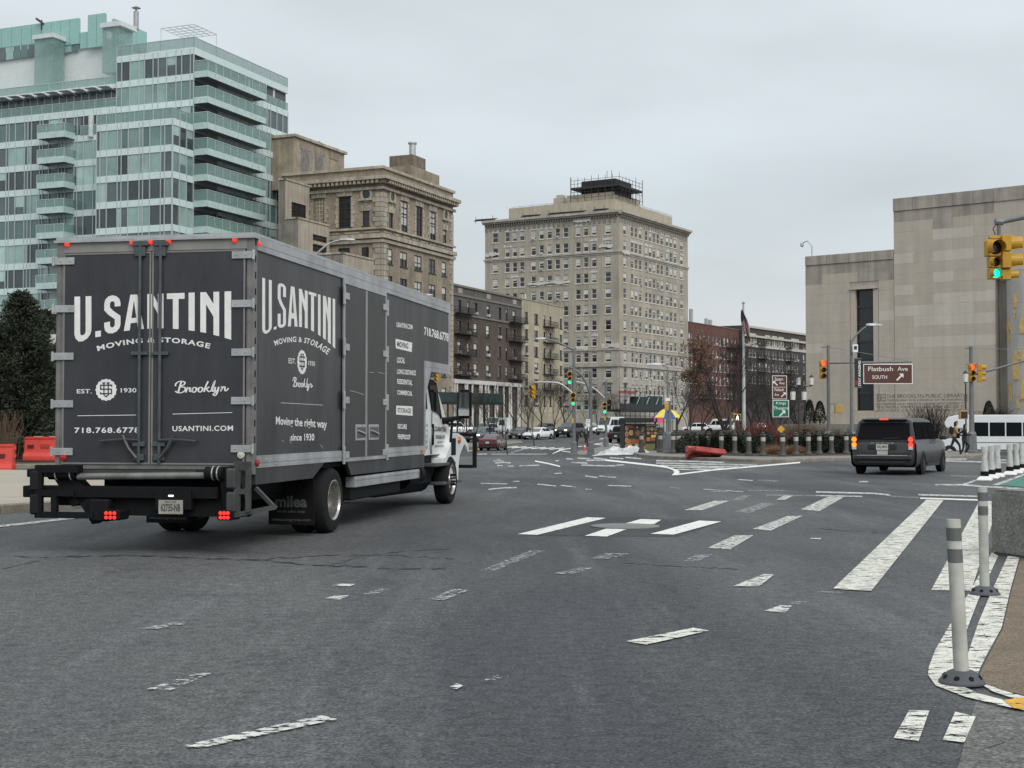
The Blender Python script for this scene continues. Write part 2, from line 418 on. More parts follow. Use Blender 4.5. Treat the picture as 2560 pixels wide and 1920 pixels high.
def strip(name, px, th, mat, dz=.007, parent=road):
    """line through photo pixels, th px thick at each point"""
    LAY[0] += 1; dz += (LAY[0] % 5) * .0012; q = []
    for i in range(len(px) - 1):
        (a, c), (d, e_) = px[i], px[i + 1]; k = max(1, int(math.hypot(d - a, e_ - c) / 25))
        q += [(a + (d - a) * j / k, c + (e_ - c) * j / k) for j in range(k)]
    q.append(px[-1]); n = len(q); L_, R_ = [], []
    for i, (u, v) in enumerate(q):
        a, c = q[max(0, i - 1)], q[min(n - 1, i + 1)]; dx, dy = c[0] - a[0], c[1] - a[1]; l = math.hypot(dx, dy) or 1
        nx, ny = -dy / l * th / 2, dx / l * th / 2
        L_.append(G(u + nx, v + ny, dz)); R_.append(G(u - nx, v - ny, dz))
    b = MB(); b.add(L_ + R_, [(i, i + 1, n + i + 1, n + i) for i in range(n - 1)])
    return b.build(name, mat, parent)
# --- fresh bars on the dark patch round the manhole
for q in (((455, 418), (560, 422), (925, 332), (825, 328)), ((1025, 362), (1180, 365), (1220, 342), (1110, 338)),
          ((812, 428), (930, 432), (1035, 393), (925, 390)), ((1162, 418), (1285, 422), (1540, 352), (1420, 347))):
    poly('lane_bar', [z8(*p) for p in q], PAINT)
poly('asphalt_patch', [z8(*p) for p in ((560, 424), (1300, 430), (1560, 345), (940, 322))], asphalt('asphalt_patch', (.052, .053, .056), (.036, .037, .04), (.075, .078, .08)), .003)
for q, m in ((((1340, 290), (1440, 290), (1580, 240), (1500, 240)), PAINT_W), (((1590, 238), (1650, 236), (1695, 210), (1650, 212)), PAINT_X),
             (((1605, 300), (1690, 305), (1830, 255), (1760, 250)), PAINT_X), (((1830, 236), (1880, 236), (1920, 214), (1870, 214)), PAINT_W),
             (((1960, 285), (2060, 295), (2190, 220), (2105, 218)), PAINT_W), (((1705, 390), (1800, 400), (1970, 320), (1890, 322)), PAINT_W),
             (((1465, 492), (1585, 500), (1710, 425), (1610, 425)), PAINT_W), (((1335, 562), (1420, 565), (1490, 528), (1400, 528)), PAINT_X),
             (((1600, 697), (1740, 700), (1820, 635), (1765, 633)), PAINT_W), (((1765, 828), (1880, 836), (1915, 798), (1850, 798)), PAINT_W),
             (((1890, 790), (1960, 792), (2000, 778), (1930, 776)), PAINT_X), (((2045, 727), (2185, 735), (2190, 729), (2060, 722)), PAINT_X),
             (((1032, 992), (1140, 1010), (1475, 935), (1390, 920)), PAINT_C), (((0, 770), (70, 770), (195, 720), (115, 710)), PAINT_X),
             (((250, 615), (330, 615), (600, 505), (520, 505)), PAINT_X), (((640, 628), (745, 632), (860, 598), (780, 598)), PAINT_X),
             (((835, 548), (930, 552), (1050, 523), (930, 518)), PAINT_X), (((2010, 445), (2065, 447), (2070, 441), (2015, 440)), PAINT_F),
             (((1440, 180), (1655, 194), (1655, 190), (1450, 178)), PAINT_F), (((1470, 192), (1560, 194), (1600, 186), (1500, 185)), PAINT_X),
             (((1620, 128), (1700, 134), (1710, 130), (1630, 124)), PAINT_W), (((1730, 132), (1830, 140), (1850, 130), (1740, 128)), PAINT_X)):
    poly('lane_dash', [z8(*p) for p in q], m)
for q, m in ((((780, 1262), (870, 1270), (1458, 1145), (1390, 1128)), PAINT_W), (((632, 1015), (735, 1022), (915, 945), (850, 945)), PAINT_X),
             (((1405, 617), (1470, 624), (1510, 605), (1440, 608)), PAINT_W), (((1430, 562), (1510, 567), (1538, 556), (1460, 555)), PAINT_W),
             (((1845, 625), (1920, 628), (2025, 585), (1950, 580)), PAINT_X), (((600, 748), (680, 752), (820, 726), (760, 722)), PAINT_X),
             (((1940, 1000), (1965, 1020), (2000, 1000), (1975, 990)), PAINT_W), (((2075, 975), (2120, 978), (2200, 955), (2150, 950)), PAINT_X),
             (((1570, 600), (1620, 602), (1690, 578), (1640, 576)), PAINT_X), (((985, 562), (1020, 565), (1040, 558), (1000, 556)), PAINT_X)):
    poly('lane_dash', [z7(*p) for p in q], m)
strip('edge_line', [z7(-60, 312), z7(120, 293), z7(380, 262), z7(620, 236)], 5, PAINT_W)
# --- right foreground crossing and kerb extension
poly('crosswalk_bar', [zr(*p) for p in ((185, 660), (400, 672), (805, 160), (708, 158))], PAINT_C)
poly('crosswalk_bar', [zr(*p) for p in ((735, 665), (960, 668), (1115, 165), (1005, 165))], PAINT_C)
poly('lane_bar', [zr(*p) for p in ((525, 1498), (665, 1515), (725, 1345), (612, 1342))], PAINT_C)
poly('lane_bar', [zr(*p) for p in ((800, 1510), (920, 1525), (985, 1380), (870, 1352))], PAINT_C)
poly('kerb_line', [zr(*p) for p in ((1075, 455), (960, 660), (905, 750), (760, 1000), (722, 1100), (717, 1145), (760, 1205), (930, 1270), (1180, 1330), (1260, 1345),
     (1260, 1315), (1210, 1305), (1000, 1250), (900, 1205), (862, 1160), (868, 1090), (920, 930), (1000, 720), (1110, 475))], PAINT_C)
poly('kerb_line', [zr(*p) for p in ((1165, 475), (1080, 660), (1000, 850), (930, 1060), (920, 1130), (985, 1180), (1080, 1240), (1200, 1280), (1270, 1295),
     (1270, 1272), (1130, 1232), (1035, 1195), (995, 1140), (1040, 1045), (1130, 880), (1180, 660), (1230, 485))], PAINT_C)
poly('yellow_marking', [zr(*p) for p in ((1140, 1290), (1290, 1270), (1290, 1345), (1195, 1335))], YELLOW, .013)
struct(poly('pavement', [zr(*p) for p in ((1420, 480), (1236, 486), (1186, 662), (1136, 882), (1048, 1050), (1003, 1140), (1038, 1188), (1130, 1224), (1280, 1264), (1500, 1310))], EPOXY, .005, None))
poly('asphalt_patch', [zr(*p) for p in ((985, 1290), (1120, 1330), (1300, 1365), (1420, 1560), (1420, 1800), (840, 1800), (905, 1590), (940, 1440))], ASPH2, .003)
# --- lines across the road ahead
for q, th, m in (([z4(0, 1420), z4(500, 1433), z4(640, 1447)], 4, PAINT_W), ([z4(0, 1452), z4(400, 1460)], 3.2, PAINT_W), ([z4(640, 1455), z4(890, 1467)], 3, PAINT_X),
                 ([z4(885, 1443), z4(1410, 1458)], 4, PAINT_W), ([z4(900, 1474), z4(1410, 1490)], 3.4, PAINT), ([z4(-430, 1448), z4(0, 1452)], 3, PAINT_X),
                 ([z4(370, 1331), z4(450, 1331)], 3, PAINT_F), ([z4(1160, 1278), z4(1400, 1283)], 3, PAINT_X),
                 ([z4(1030, 1357), z4(1250, 1357), z4(1460, 1372), z4(1797, 1393), z4(2100, 1412)], 4, PAINT_F),
                 ([z4(1070, 1148), z4(1460, 1160), z4(1797, 1170)], 3, PAINT_F), ([z4(1500, 1140), z4(1797, 1146)], 3, PAINT_F), ([z4(1110, 1135), z4(1300, 1135)], 3, PAINT_F)):
    strip('stop_line', q, th, m)
for q in (((1250, 1355), (1300, 1355), (1450, 1298), (1420, 1298)), ((1520, 1358), (1580, 1360), (1900, 1240), (1860, 1238))):
    poly('lane_line', [z4(*p) for p in q], PAINT_F)
poly('green_lane', [z4(*p) for p in ((1590, 1359), (1900, 1385), (2300, 1400), (2300, 1200), (1980, 1222))], GREENP)
# --- hatched area in front of the planted island
strip('hatch_edge', [zp(260, 1197), zp(760, 1135), zp(1330, 1086), zp(1900, 1036)], 3.4, PAINT)
strip('hatch_edge', [z2(1050, 1507), z2(1400, 1545), z2(2060, 1618), zp(140, 1098), zp(220, 1124), zp(262, 1150)], 4.2, PAINT)
poly('hatch_edge', [zp(*p) for p in ((215, 1118), (290, 1128), (312, 1160), (290, 1200), (205, 1205), (240, 1170))], PAINT)
for q in (((0, 1012), (420, 1018), (900, 1036)), ((0, 1044), (700, 1058), (1330, 1074)), ((60, 1072), (560, 1086), (1100, 1096)),
          ((190, 1100), (900, 1112)), ((280, 1126), (720, 1130))):
    strip('hatch_bar', [zp(*p) for p in q], 3.2, PAINT_F)
for q in (((510, 1467), (750, 1481)), ((820, 1465), (1080, 1490)), ((1140, 1460), (1410, 1480)), ((1450, 1455), (1760, 1482)), ((680, 1512), (1060, 1505)),
          ((390, 1550), (700, 1567)), ((580, 1605), (850, 1616), (1250, 1622)), ((1270, 1612), (1430, 1600)), ((280, 1480), (410, 1490)), ((70, 1518), (140, 1518))):
    strip('lane_dash', [z2(*p) for p in q], 3., PAINT_F)
for q, th, m in ((((1720, 1525), (1960, 1570), (2212, 1632)), 3, PAINT), (((890, 1525), (1110, 1525)), 2, PAINT_F), (((930, 1567), (1090, 1555), (1240, 1565)), 2.6, PAINT_F),
                 (((970, 1615), (1080, 1618)), 2.5, PAINT_F), (((1190, 1622), (1300, 1628)), 2.5, PAINT_F), (((1410, 1622), (1800, 1608)), 2.6, PAINT_F),
                 (((850, 1387), (1960, 1386)), 1.8, PAINT_W), (((580, 1387), (770, 1385)), 2.8, PAINT_F), (((1240, 1360), (1450, 1300), (1800, 1228)), 1.4, PAINT_F),
                 (((2070, 1380), (2212, 1305)), 1.8, PAINT), (((970, 1492), (1040, 1500)), 2, PAINT_F)):
    strip('lane_line', [zz(*p) for p in q], th, m)
for a, c, d, e_ in ((1140, 1254, 1380, 1230), (1262, 1264, 1550, 1238), (1450, 1272, 1740, 1244), (1640, 1280, 1930, 1250), (1820, 1286, 2105, 1257), (2000, 1293, 2290, 1264), (2190, 1300, 2470, 1271)):
    strip('crosswalk_bar', [zz(a, c), zz(d, e_)], 1.9, PAINT)
for q in (((10, 1382), (200, 1302), (600, 1226)), ((190, 1322), (370, 1346)), ((810, 1192), (1030, 1162)),
          ((830, 1187), (1020, 1212)), ((1100, 1180), (1310, 1194)), ((940, 1086), (1050, 1080)), ((1110, 1152), (1330, 1142))):
    strip('hatch_bar', [z2(*p) for p in q], 1.5, PAINT)
for q, th, m in ((((430, 136), (465, 136)), 2, PAINT_F), (((260, 147), (400, 150)), 2, PAINT_W), (((300, 180), (380, 172), (450, 170)), 3, PAINT_W), (((560, 152), (660, 162)), 2.5, PAINT_F),
                 (((685, 158), (765, 166)), 2.2, PAINT_F), (((935, 158), (1060, 162)), 2.2, PAINT_W), (((815, 108), (880, 116)), 2.5, PAINT_F), (((890, 108), (980, 116)), 2.5, PAINT_F),
                 (((815, 178), (850, 179)), 2, PAINT_F), (((1265, 168), (1320, 172)), 2, PAINT_X), (((1680, 184), (1880, 186)), 2, PAINT_X), (((650, 95), (690, 93)), 2, PAINT_F)):
    strip('lane_dash', [z8(*p) for p in q], th, m)
strip('median_line', [zz(340, 1345), zz(520, 1305), zz(660, 1272)], 2.2, YELLOW)
# --- tar seams and cracks
TAR = worn('tar', (.045, .045, .046), .45, 5)
def seam(px, th):
    rnd = random.Random(len(px) * 31 + int(px[0][0])); q = []
    for i in range(len(px) - 1):
        (a, c), (d, e_) = px[i], px[i + 1]; k = max(1, int(math.hypot(d - a, e_ - c) / 14))
        q += [(a + (d - a) * j / k + rnd.uniform(-2, 2), c + (e_ - c) * j / k + rnd.uniform(-1.6, 1.6)) for j in range(k)]
    strip('tar_seam', q, th, TAR, .0035)
seam([(0, 1390), (120, 1394), (330, 1388), (520, 1397), (640, 1400), (760, 1412), (900, 1418), (1010, 1424), (1130, 1422)], 2.2)
seam([(0, 1424), (60, 1412), (130, 1394)], 2); seam([(820, 1416), (900, 1392), (1010, 1378), (1140, 1372)], 1.6)
seam([(640, 1400), (800, 1390), (960, 1388), (1150, 1398)], 1.4); seam([(2050, 1322), (2160, 1330), (2300, 1336)], 1.2)
seam([(2392, 1912), (2450, 1880), (2505, 1862), (2545, 1840)], 2.4); seam([(2500, 1600), (2560, 1612)], 1.6); seam([(1560, 1408), (1700, 1416), (1860, 1424)], 1.4)
# manhole cover with its frame
mp_ = G(1563, 1317)
mh = thing('manhole_cover', 'round iron manhole cover between the fresh white lane bars', 'manhole', (mp_.x, mp_.y, 0))
IRON = M('cast_iron', (.13, .13, .13), .6, .5, var=.3, scale=12)
MB().lathe([(0, .004), (.40, .004), (.40, .016), (.37, .012), (.10, .012), (0, .014)], 28).build('cover', IRON, mh, smooth=30)
MB().lathe([(.415, .004), (.52, .004), (.52, .018), (.415, .018)], 28).build('frame', M('manhole_frame', (.2, .2, .19), .7, .2), mh)

# --- kerbed pieces of ground
def raised(name, pts, h, top, kerbw=.16, kerb=KERB, label=None):
    """kerbed pavement: pts in order (x,y); one kerb stone after another round the edge"""
    o = struct(MB().prism([(p[0], p[1]) for p in pts], lambda x, y: gz(x, y) - .35, lambda x, y: gz(x, y) + h).build(name, top))
    n = len(pts); area = sum(pts[i][0] * pts[(i + 1) % n][1] - pts[(i + 1) % n][0] * pts[i][1] for i in range(n)); sg = 1 if area > 0 else -1
    for i in range(n):
        a = Vector((pts[i][0], pts[i][1])); c = Vector((pts[(i + 1) % n][0], pts[(i + 1) % n][1])); l = (c - a).length
        if l < .05 or min(a.y, c.y) > 160: continue
        d = (c - a) / l; nn = Vector((d.y, -d.x)) * sg; k = max(1, round(l / 2.2))
        for j in range(k):
            p0 = a + d * (l * j / k + .008); p1 = a + d * (l * (j + 1) / k - .008); b = MB()
            q = [p0 + nn * .03, p1 + nn * .03, p1 - nn * kerbw, p0 - nn * kerbw]
            b.prism([(t.x, t.y) for t in q], lambda x, y: gz(x, y) - .3, lambda x, y: gz(x, y) + h + .006)
            b.build('kerb_stone', kerb, o, bevel=.02)
    return o
gp = lambda u, v: (G0(u, v).x, G0(u, v).y); gq = lambda u, v: (G(u, v).x, G(u, v).y)
ISL = [gp(1586, 1137), gp(1600, 1142), gp(1640, 1147), gp(1710, 1150), gp(1800, 1153), gp(1880, 1156), gp(1960, 1156.5), gp(2060, 1153), gp(2120, 1152), gp(2220, 1150), gp(2350, 1147.5), gp(2440, 1145), gp(2490, 1141)]
island = raised('traffic_island', ISL + [(24, 80), (22, 87), (12, 92), (8, 90), (6.4, 80)], .13, PAVE2)
raised('median_island', [gq(*zz(250, 1268)), gq(*zz(700, 1240)), gq(*zz(1140, 1210)), gq(*zz(1480, 1168)), gq(*zz(1430, 1140)), gq(*zz(1100, 1140)), gq(*zz(250, 1200))], .13, PAVE2)
raised('plaza_pad', [gp(-260, 1312), gp(0, 1284), gp(200, 1270), gp(350, 1257), gp(500, 1243), gp(555, 1225), gp(520, 1200), gp(420, 1190), gp(0, 1187), gp(-320, 1187)], .15, PAVE)
raised('planting_bed', [gp(-420, 1173), gp(0, 1171), gp(150, 1169), gp(380, 1167), (-9, 64), (-14, 90), (-60, 90)], .14, MULCH)
struct(poly('corner_pavement', [z2(*p) for p in ((330, 1402), (840, 1402), (1650, 1440), (1720, 1392), (1500, 1230), (1180, 1180), (900, 1250), (700, 1300), (500, 1330))], PAVE2, .004, None))
# ================================================================== buildings
class Bld:
    def __init__(s, name, label, cat='building', base=(0, 0, 0)):
        s.base = Vector(base); s.root = thing(name, label, cat, s.base)
    def put(s, mb, name, mat, parent=None, **k):
        o = mb.build(name, mat, parent or s.root, **k)
        if parent is None: o.matrix_parent_inverse = Matrix.Translation(-s.base)
        return o
    def inst(s, name, me, loc, rz=0.):
        o = link(name, me, s.root, loc, rz); o.matrix_parent_inverse = Matrix.Translation(-s.base); return o
def wall(b, pl, s0, s1, z0, z1, holes=(), depth=.22, off=0.):
    """wall sheet on plane pl with rectangular openings (s0,s1,z0,z1) and their reveals"""
    holes = [h for h in holes if h[0] > s0 and h[1] < s1 and h[2] > z0 and h[3] < z1]
    S = sorted({round(q, 4) for q in [s0, s1] + [h[0] for h in holes] + [h[1] for h in holes]})
    Z = sorted({round(q, 4) for q in [z0, z1] + [h[2] for h in holes] + [h[3] for h in holes]})
    hb = sorted(holes)
    for j in range(len(Z) - 1):
        zm = (Z[j] + Z[j + 1]) / 2; run = None
        row = [h for h in hb if h[2] < zm < h[3]]
        for i in range(len(S) - 1):
            sm = (S[i] + S[i + 1]) / 2; solid = not any(h[0] < sm < h[1] for h in row)
            if solid and run is None: run = S[i]
            if run is not None and (not solid or i == len(S) - 2):
                e_ = S[i + 1] if solid else S[i]
                b.quad(pl.P(run, Z[j], off), pl.P(e_, Z[j], off), pl.P(e_, Z[j + 1], off), pl.P(run, Z[j + 1], off)); run = None
    for a, c, d, e_ in holes:
        q = [(a, d), (c, d), (c, e_), (a, e_)]
        for i in range(4):
            (x0, y0), (x1, y1) = q[i], q[(i + 1) % 4]
            b.quad(pl.P(x0, y0, off), pl.P(x1, y1, off), pl.P(x1, y1, off - depth), pl.P(x0, y0, off - depth))
def pbox(b, pl, s0, s1, z0, z1, o0, o1):
    """box on a plane between offsets o0 (inner) and o1 (outer)"""
    q = [pl.P(s, z, o) for z in (z0, z1) for o in (o0, o1) for s in (s0, s1)]
    return b.add(q, [(0, 1, 3, 2), (4, 6, 7, 5), (0, 4, 5, 1), (2, 3, 7, 6), (0, 2, 6, 4), (1, 5, 7, 3)])
GL_D = [M('window_glass_%d' % i, c, .08, var=0, spec=.6) for i, c in enumerate(((.012, .014, .016), (.03, .034, .037), (.055, .06, .062)))]
WHITE = M('white_trim', (.62, .61, .57), .6, var=.12); BLIND = M('window_blind', (.55, .54, .5), .8, var=.1, rnd=.2)
DKFR = M('dark_frame', (.035, .033, .03), .5); AC = M('ac_unit', (.5, .49, .46), .6, rnd=.2)
WC = {}
def win_mesh(w, h, fm, mull=0, sill=True, fr=.07):
    k = (round(w, 2), round(h, 2), fm.name, mull, sill)
    if k in WC: return WC[k]
    b = MB(); y0, y1 = .08, .17; w2 = w / 2
    b.bx(-w2, -w2 + fr, y0, y1, 0, h); b.bx(w2 - fr, w2, y0, y1, 0, h); b.bx(-w2 + fr, w2 - fr, y0, y1, h - fr, h); b.bx(-w2 + fr, w2 - fr, y0, y1, 0, fr)
    b.bx(-w2 + fr, w2 - fr, y0 + .01, y1, h * .5 - fr / 2, h * .5 + fr / 2)
    for i in range(mull):
        x = -w2 + w * (i + 1) / (mull + 1); b.bx(x - fr / 2, x + fr / 2, y0 - .004, y1 + .003, fr + .002, h - fr - .002)
    if sill: b.bx(-w2 - .12, w2 + .12, -.10, .075, -.16, -.003)
    fmn = b.mesh('window', fm)
    p = MB().quad((-w2 + .01, .15, .01), (w2 - .01, .15, .01), (w2 - .01, .15, h - .01), (-w2 + .01, .15, h - .01))
    ps = [p.mesh('pane', g) for g in GL_D]
    bl = [MB().quad((-w2 + fr, .14, h * f), (w2 - fr, .14, h * f), (w2 - fr, .14, h - fr), (-w2 + fr, .14, h - fr)).mesh('blind', BLIND) for f in (.25, .52, .7)]
    WC[k] = (fmn, ps, bl); return WC[k]
ACM = MB().bx(-.32, .32, -.35, .14, .02, .44).mesh('air_conditioner', AC, bevel=.02)
def add_win(B, pl, hole, fm=WHITE, mull=0, sill=True, blind=.5, ac=0., rnd=random, dark=None, fr=.07):
    s0, s1, z0, z1 = hole; fmn, ps, bl = win_mesh(s1 - s0, z1 - z0, fm, mull, sill, fr)
    o = B.inst('window', fmn, pl.P((s0 + s1) / 2, z0), pl.rz())
    link('pane', ps[dark if dark is not None else rnd.choices((0, 1, 2), (5, 3, 1.2))[0]], o)
    if rnd.random() < blind: link('blind', rnd.choice(bl), o)
    if rnd.random() < ac: link('air_conditioner', ACM, o)
    return o
def shell(B, pls, mat, z0, z1, roof_pts, holes=((), ()), name='wall', depth=.22, roofmat=None, rz_=None):
    """two visible faces with openings, plus plain back faces and roof"""
    for (pl, s0, s1), hs_ in zip(pls, holes):
        b = MB(); wall(b, pl, s0, s1, z0, z1, hs_, depth); B.put(b, name, mat)
    b = MB(); n = len(roof_pts)
    b.add([(p[0], p[1], z1 - .3) for p in roof_pts], [tuple(range(n))])
    B.put(b, 'roof', roofmat or M('roof_felt', (.1, .1, .1), .9))
def back_walls(B, pts, z0, z1, mat, name='back_wall'):
    b = MB()
    for i in range(len(pts) - 1):
        a, c = pts[i], pts[i + 1]; b.quad((a[0], a[1], z0), (c[0], c[1], z0), (c[0], c[1], z1), (a[0], a[1], z1))
    B.put(b, name, mat)
def corner_pts(C, L, Rr, dl, dr):
    C = Vector(C); l = Vector(L).normalized() * dl; r = Vector(Rr).normalized() * dr
    return [C, C + r, C + r + l, C + l]

# ------------------------------------------------------------------ beige apartment tower
zt = zc(1180, 400, 580 / 1924)
TC = (20.4, 262.); TR = (.505, .863); TL = (.863, -.505)
tr, tl = Pl(TC, TR), Pl(TC, TL)
BEIGE = M('beige_brick', (.415, .37, .30), .9, var=.2, scale=.22, streak=.16, fine=.12, fscale=9, bump=.15, bscale=6)
BEIGE2 = M('beige_stone', (.43, .40, .345), .85, var=.2, scale=.5, streak=.15, fine=.08, fscale=9)
STUC = M('white_stucco_patch', (.6, .585, .545), .9, var=.18, scale=1.2)
B = Bld('apartment_tower', 'tall beige brick apartment tower with scaffolding-wrapped rooftop bulkhead', 'building', (TC[0], TC[1], gz(*TC)))
sR = tr.hit(*zt(1790, 900))[0]; sL = tl.hit(*zt(108, 900))[0]; ztop = tr.hit(*zt(1222, 415))[1]
zrows = [tr.hit(zt(1128, 0)[0], 400 + y * .3015)[1] for y in (540, 668, 808, 945, 1080, 1215, 1350, 1485)]
pit = (zrows[0] - zrows[-1]) / 7; zrows = [zrows[0] - pit * i for i in range(12)]
colsL = [(193, 45), (293, 38), (355, 38), (415, 40), (510, 40), (577, 38), (643, 40), (710, 40), (778, 42), (880, 42), (945, 40), (1012, 42), (1128, 50)]
colsR = [(1268, 26), (1330, 22), (1363, 22), (1397, 22), (1447, 22), (1479, 22), (1512, 22), (1544, 22), (1576, 22), (1620, 22), (1652, 22), (1686, 23), (1739, 25)]
rt = random.Random(5)
hl, hr = [], []
for k, zc_ in enumerate(zrows):
    z0, z1 = zc_ - .95, zc_ + .95
    for x, w in colsL:
        a, c = tl.hit(*zt(x - w / 2, 850))[0], tl.hit(*zt(x + w / 2, 850))[0]
        hl.append((a, c, z0, z1))
    for x, w in colsR:
        a, c = tr.hit(*zt(x - w / 2, 850))[0], tr.hit(*zt(x + w / 2, 850))[0]
        hr.append((a, c, z0, z1))
pts = corner_pts(TC, (-TL[0], -TL[1]), TR, -sL, sR)
zg = -1.5
shell(B, ((tl, sL, 0), (tr, 0, sR)), BEIGE, zg, ztop, pts, (hl, hr))
back_walls(B, [pts[1], pts[2], pts[3]], zg, ztop, BEIGE)
for h in hl + hr:
    pl = tl if h in hl else tr
    add_win(B, pl, h, WHITE, 0, True, .55, .06, rt, fr=.09)
# string courses, cornice and frieze
for pl, a, c in ((tl, sL, 0), (tr, 0, sR)):
    sg = 1
    for z0, z1, o in ((zrows[1] - 1.45, zrows[1] - 1.15, .25), (zrows[8] + 1.25, zrows[8] + 1.6, .22), (zrows[9] + 1.2, zrows[9] + 1.75, .3), (zrows[1] - 1.75, zrows[1] - 1.55, .12)):
        b = MB(); pbox(b, pl, a - (.0 if pl is tr else .2), c + (.2 if pl is tr else .0), z0, z1, .0, o); B.put(b, 'string_course', BEIGE2)
    b = MB(); pbox(b, pl, a - .3, c + .3, ztop - .45, ztop, -.2, .95); pbox(b, pl, a - .3, c + .3, ztop - .75, ztop - .45, -.1, .6); B.put(b, 'cornice', BEIGE2)
    b = MB(); n = int((c - a) / .55)
    for i in range(n):
        s = a + (c - a) * (i + .5) / n; pbox(b, pl, s - .13, s + .13, ztop - 1.25, ztop - .75, .0, .4)
        if i % 2 == 0: pbox(b, pl, s - .25, s + .25, ztop - 2.25, ztop - 1.45, .0, .09)
    B.put(b, 'frieze_blocks', M('frieze_stone', (.25, .23, .2), .9)).__setitem__('kind', 'stuff')
    # stone-clad lower storeys
    for k in (9,):
        b = MB(); wall(b, pl, a, c, zg, zrows[8] + 1.22, [h for h in (hl if pl is tl else hr)], .1, .05); B.put(b, 'stone_base', BEIGE2)
# white mortar repairs round the upper windows
for h in hl + hr:
    pl = tl if h in hl else tr
    row = min(range(12), key=lambda i: abs(zrows[i] - (h[2] + h[3]) / 2))
    if (row < 2 and rt.random() < (.35 if pl is tl else .55)) or rt.random() < .015:
        b = MB(); s0, s1 = h[0] - rt.uniform(.1, .5), h[1] + rt.uniform(.1, .5); z = h[3] + .03
        m = 7; top = [(s0 + (s1 - s0) * i / (m - 1), z + rt.uniform(.12, .55)) for i in range(m)]
        b.extr([(s0, z), (s1, z)] + top[::-1], .0, .03, lambda p, q, t, pl=pl: pl.P(p, q, t)); B.put(b, 'mortar_patch', STUC)
for x0, x1, y in ((1055, 1165, 720), (845, 985, 508), (115, 225, 790), (1240, 1300, 760), (470, 810, 1030), (870, 960, 1565), (1080, 1220, 1545)):
    pl = tl if x1 < 1230 else tr; a, z = pl.hit(*zt(x0, y)); c, _ = pl.hit(*zt(x1, y)); b = MB(); m = 9
    top = [(a + (c - a) * i / (m - 1), z + rt.uniform(.15, .5)) for i in range(m)]; bot = [(p, z - rt.uniform(.1, .45)) for p, _ in top]
    b.extr(bot + top[::-1], .0, .26, lambda p, q, t, pl=pl: pl.P(p, q, t)); B.put(b, 'mortar_patch', STUC)
# roof storeys
def inset_box(B, l0, l1, r0, r1, z0, z1, mat, name, ins=0.):
    """box in tower axes: l metres along the left face from the corner, r metres along the right face"""
    C = Vector(TC); l = Vector((-TL[0], -TL[1])); r = Vector(TR)
    q = [C + l * a + r * c for a, c in ((l0, r0), (l0, r1), (l1, r1), (l1, r0))]
    return B.put(MB().prism([(p.x, p.y) for p in q], z0, z1), name, mat)
PENT = M('penthouse_stucco', (.46, .405, .315), .9, var=.15, scale=.5, streak=.12)
Z = lambda y, D=268.: CAMH + (HV - (400 + y * .3015)) / F * D
inset_box(B, 1.8, -sL - 4.5, 1.8, sR - 4, ztop - .3, Z(340), PENT, 'penthouse')
inset_box(B, 3.0, 13.2, 3.5, 16, Z(345), Z(278, 270), PENT, 'bulkhead')
inset_box(B, 14.2, 16.4, 4, 6.2, Z(345), Z(270), BEIGE, 'chimney')
inset_box(B, 14.6, 16.0, 4.4, 5.8, Z(270), Z(243), M('chimney_cap', (.45, .43, .4), .8), 'chimney_cap')
SCAF = M('scaffold_dark', (.03, .032, .034), .7); NET = M('scaffold_net', (.028, .028, .03), .9, var=.3, scale=.7)
inset_box(B, 2.8, 10.2, 4.2, 11.5, Z(278), Z(150), NET, 'netted_tank')
inset_box(B, 1.2, 11.8, 2.6, 13.2, Z(225), Z(208), SCAF, 'scaffold_deck')
b = MB(); C = Vector(TC); l = Vector((-TL[0], -TL[1])); r = Vector(TR)
def tp(a, c, z): p = C + l * a + r * c; return (p.x, p.y, z)
edge = [(1.2 + i * 1.5, 2.6) for i in range(8)] + [(1.2, 2.6 + i * 1.5) for i in range(8)] + [(11.8, 2.6 + i * 1.5) for i in range(8)] + [(1.2 + i * 1.5, 13.2) for i in range(8)]
for a, c in edge:
    b.cyl(tp(a, c, Z(330)), tp(a, c, Z(118 + rt.uniform(-8, 30))), .045, n=5)
for z in (Z(300), Z(250), Z(180), Z(150)):
    b.cyl(tp(1.2, 2.6, z), tp(11.8, 2.6, z), .04, n=5); b.cyl(tp(1.2, 2.6, z), tp(1.2, 13.2, z), .04, n=5)
for i in range(6): b.cyl(tp(1.2, 2.6 + i * 1.8, Z(330)), tp(1.2, 4.2 + i * 1.8, Z(215)), .03, n=5); b.cyl(tp(1.2 + i * 1.8, 2.6, Z(330)), tp(2.9 + i * 1.8, 2.6, Z(215)), .03, n=5)
b.cyl(tp(4, 3, Z(150)), tp(4, 3, Z(90)), .05, n=5); b.cyl(tp(3, 3, Z(150)), tp(3, 3, Z(90)), .05, n=5)
B.put(b, 'scaffold_poles', SCAF)
b = MB()
for z in (Z(322), Z(332)):
    b.cyl(tp(2, 2, z), tp(-sL - 5, 2, z - .2), .03, n=5); b.cyl(tp(2, 2, z), tp(2, sR - 4, z), .03, n=5)
for i in range(9): b.cyl(tp(2 + i * 3, 2, Z(345)), tp(2 + i * 3, 2, Z(320)), .03, n=5); b.cyl(tp(2, 2 + i * 3.4, Z(345)), tp(2, 2 + i * 3.4, Z(320)), .03, n=5)
B.put(b, 'roof_railing', M('pipe_grey', (.25, .25, .25), .5, .3))
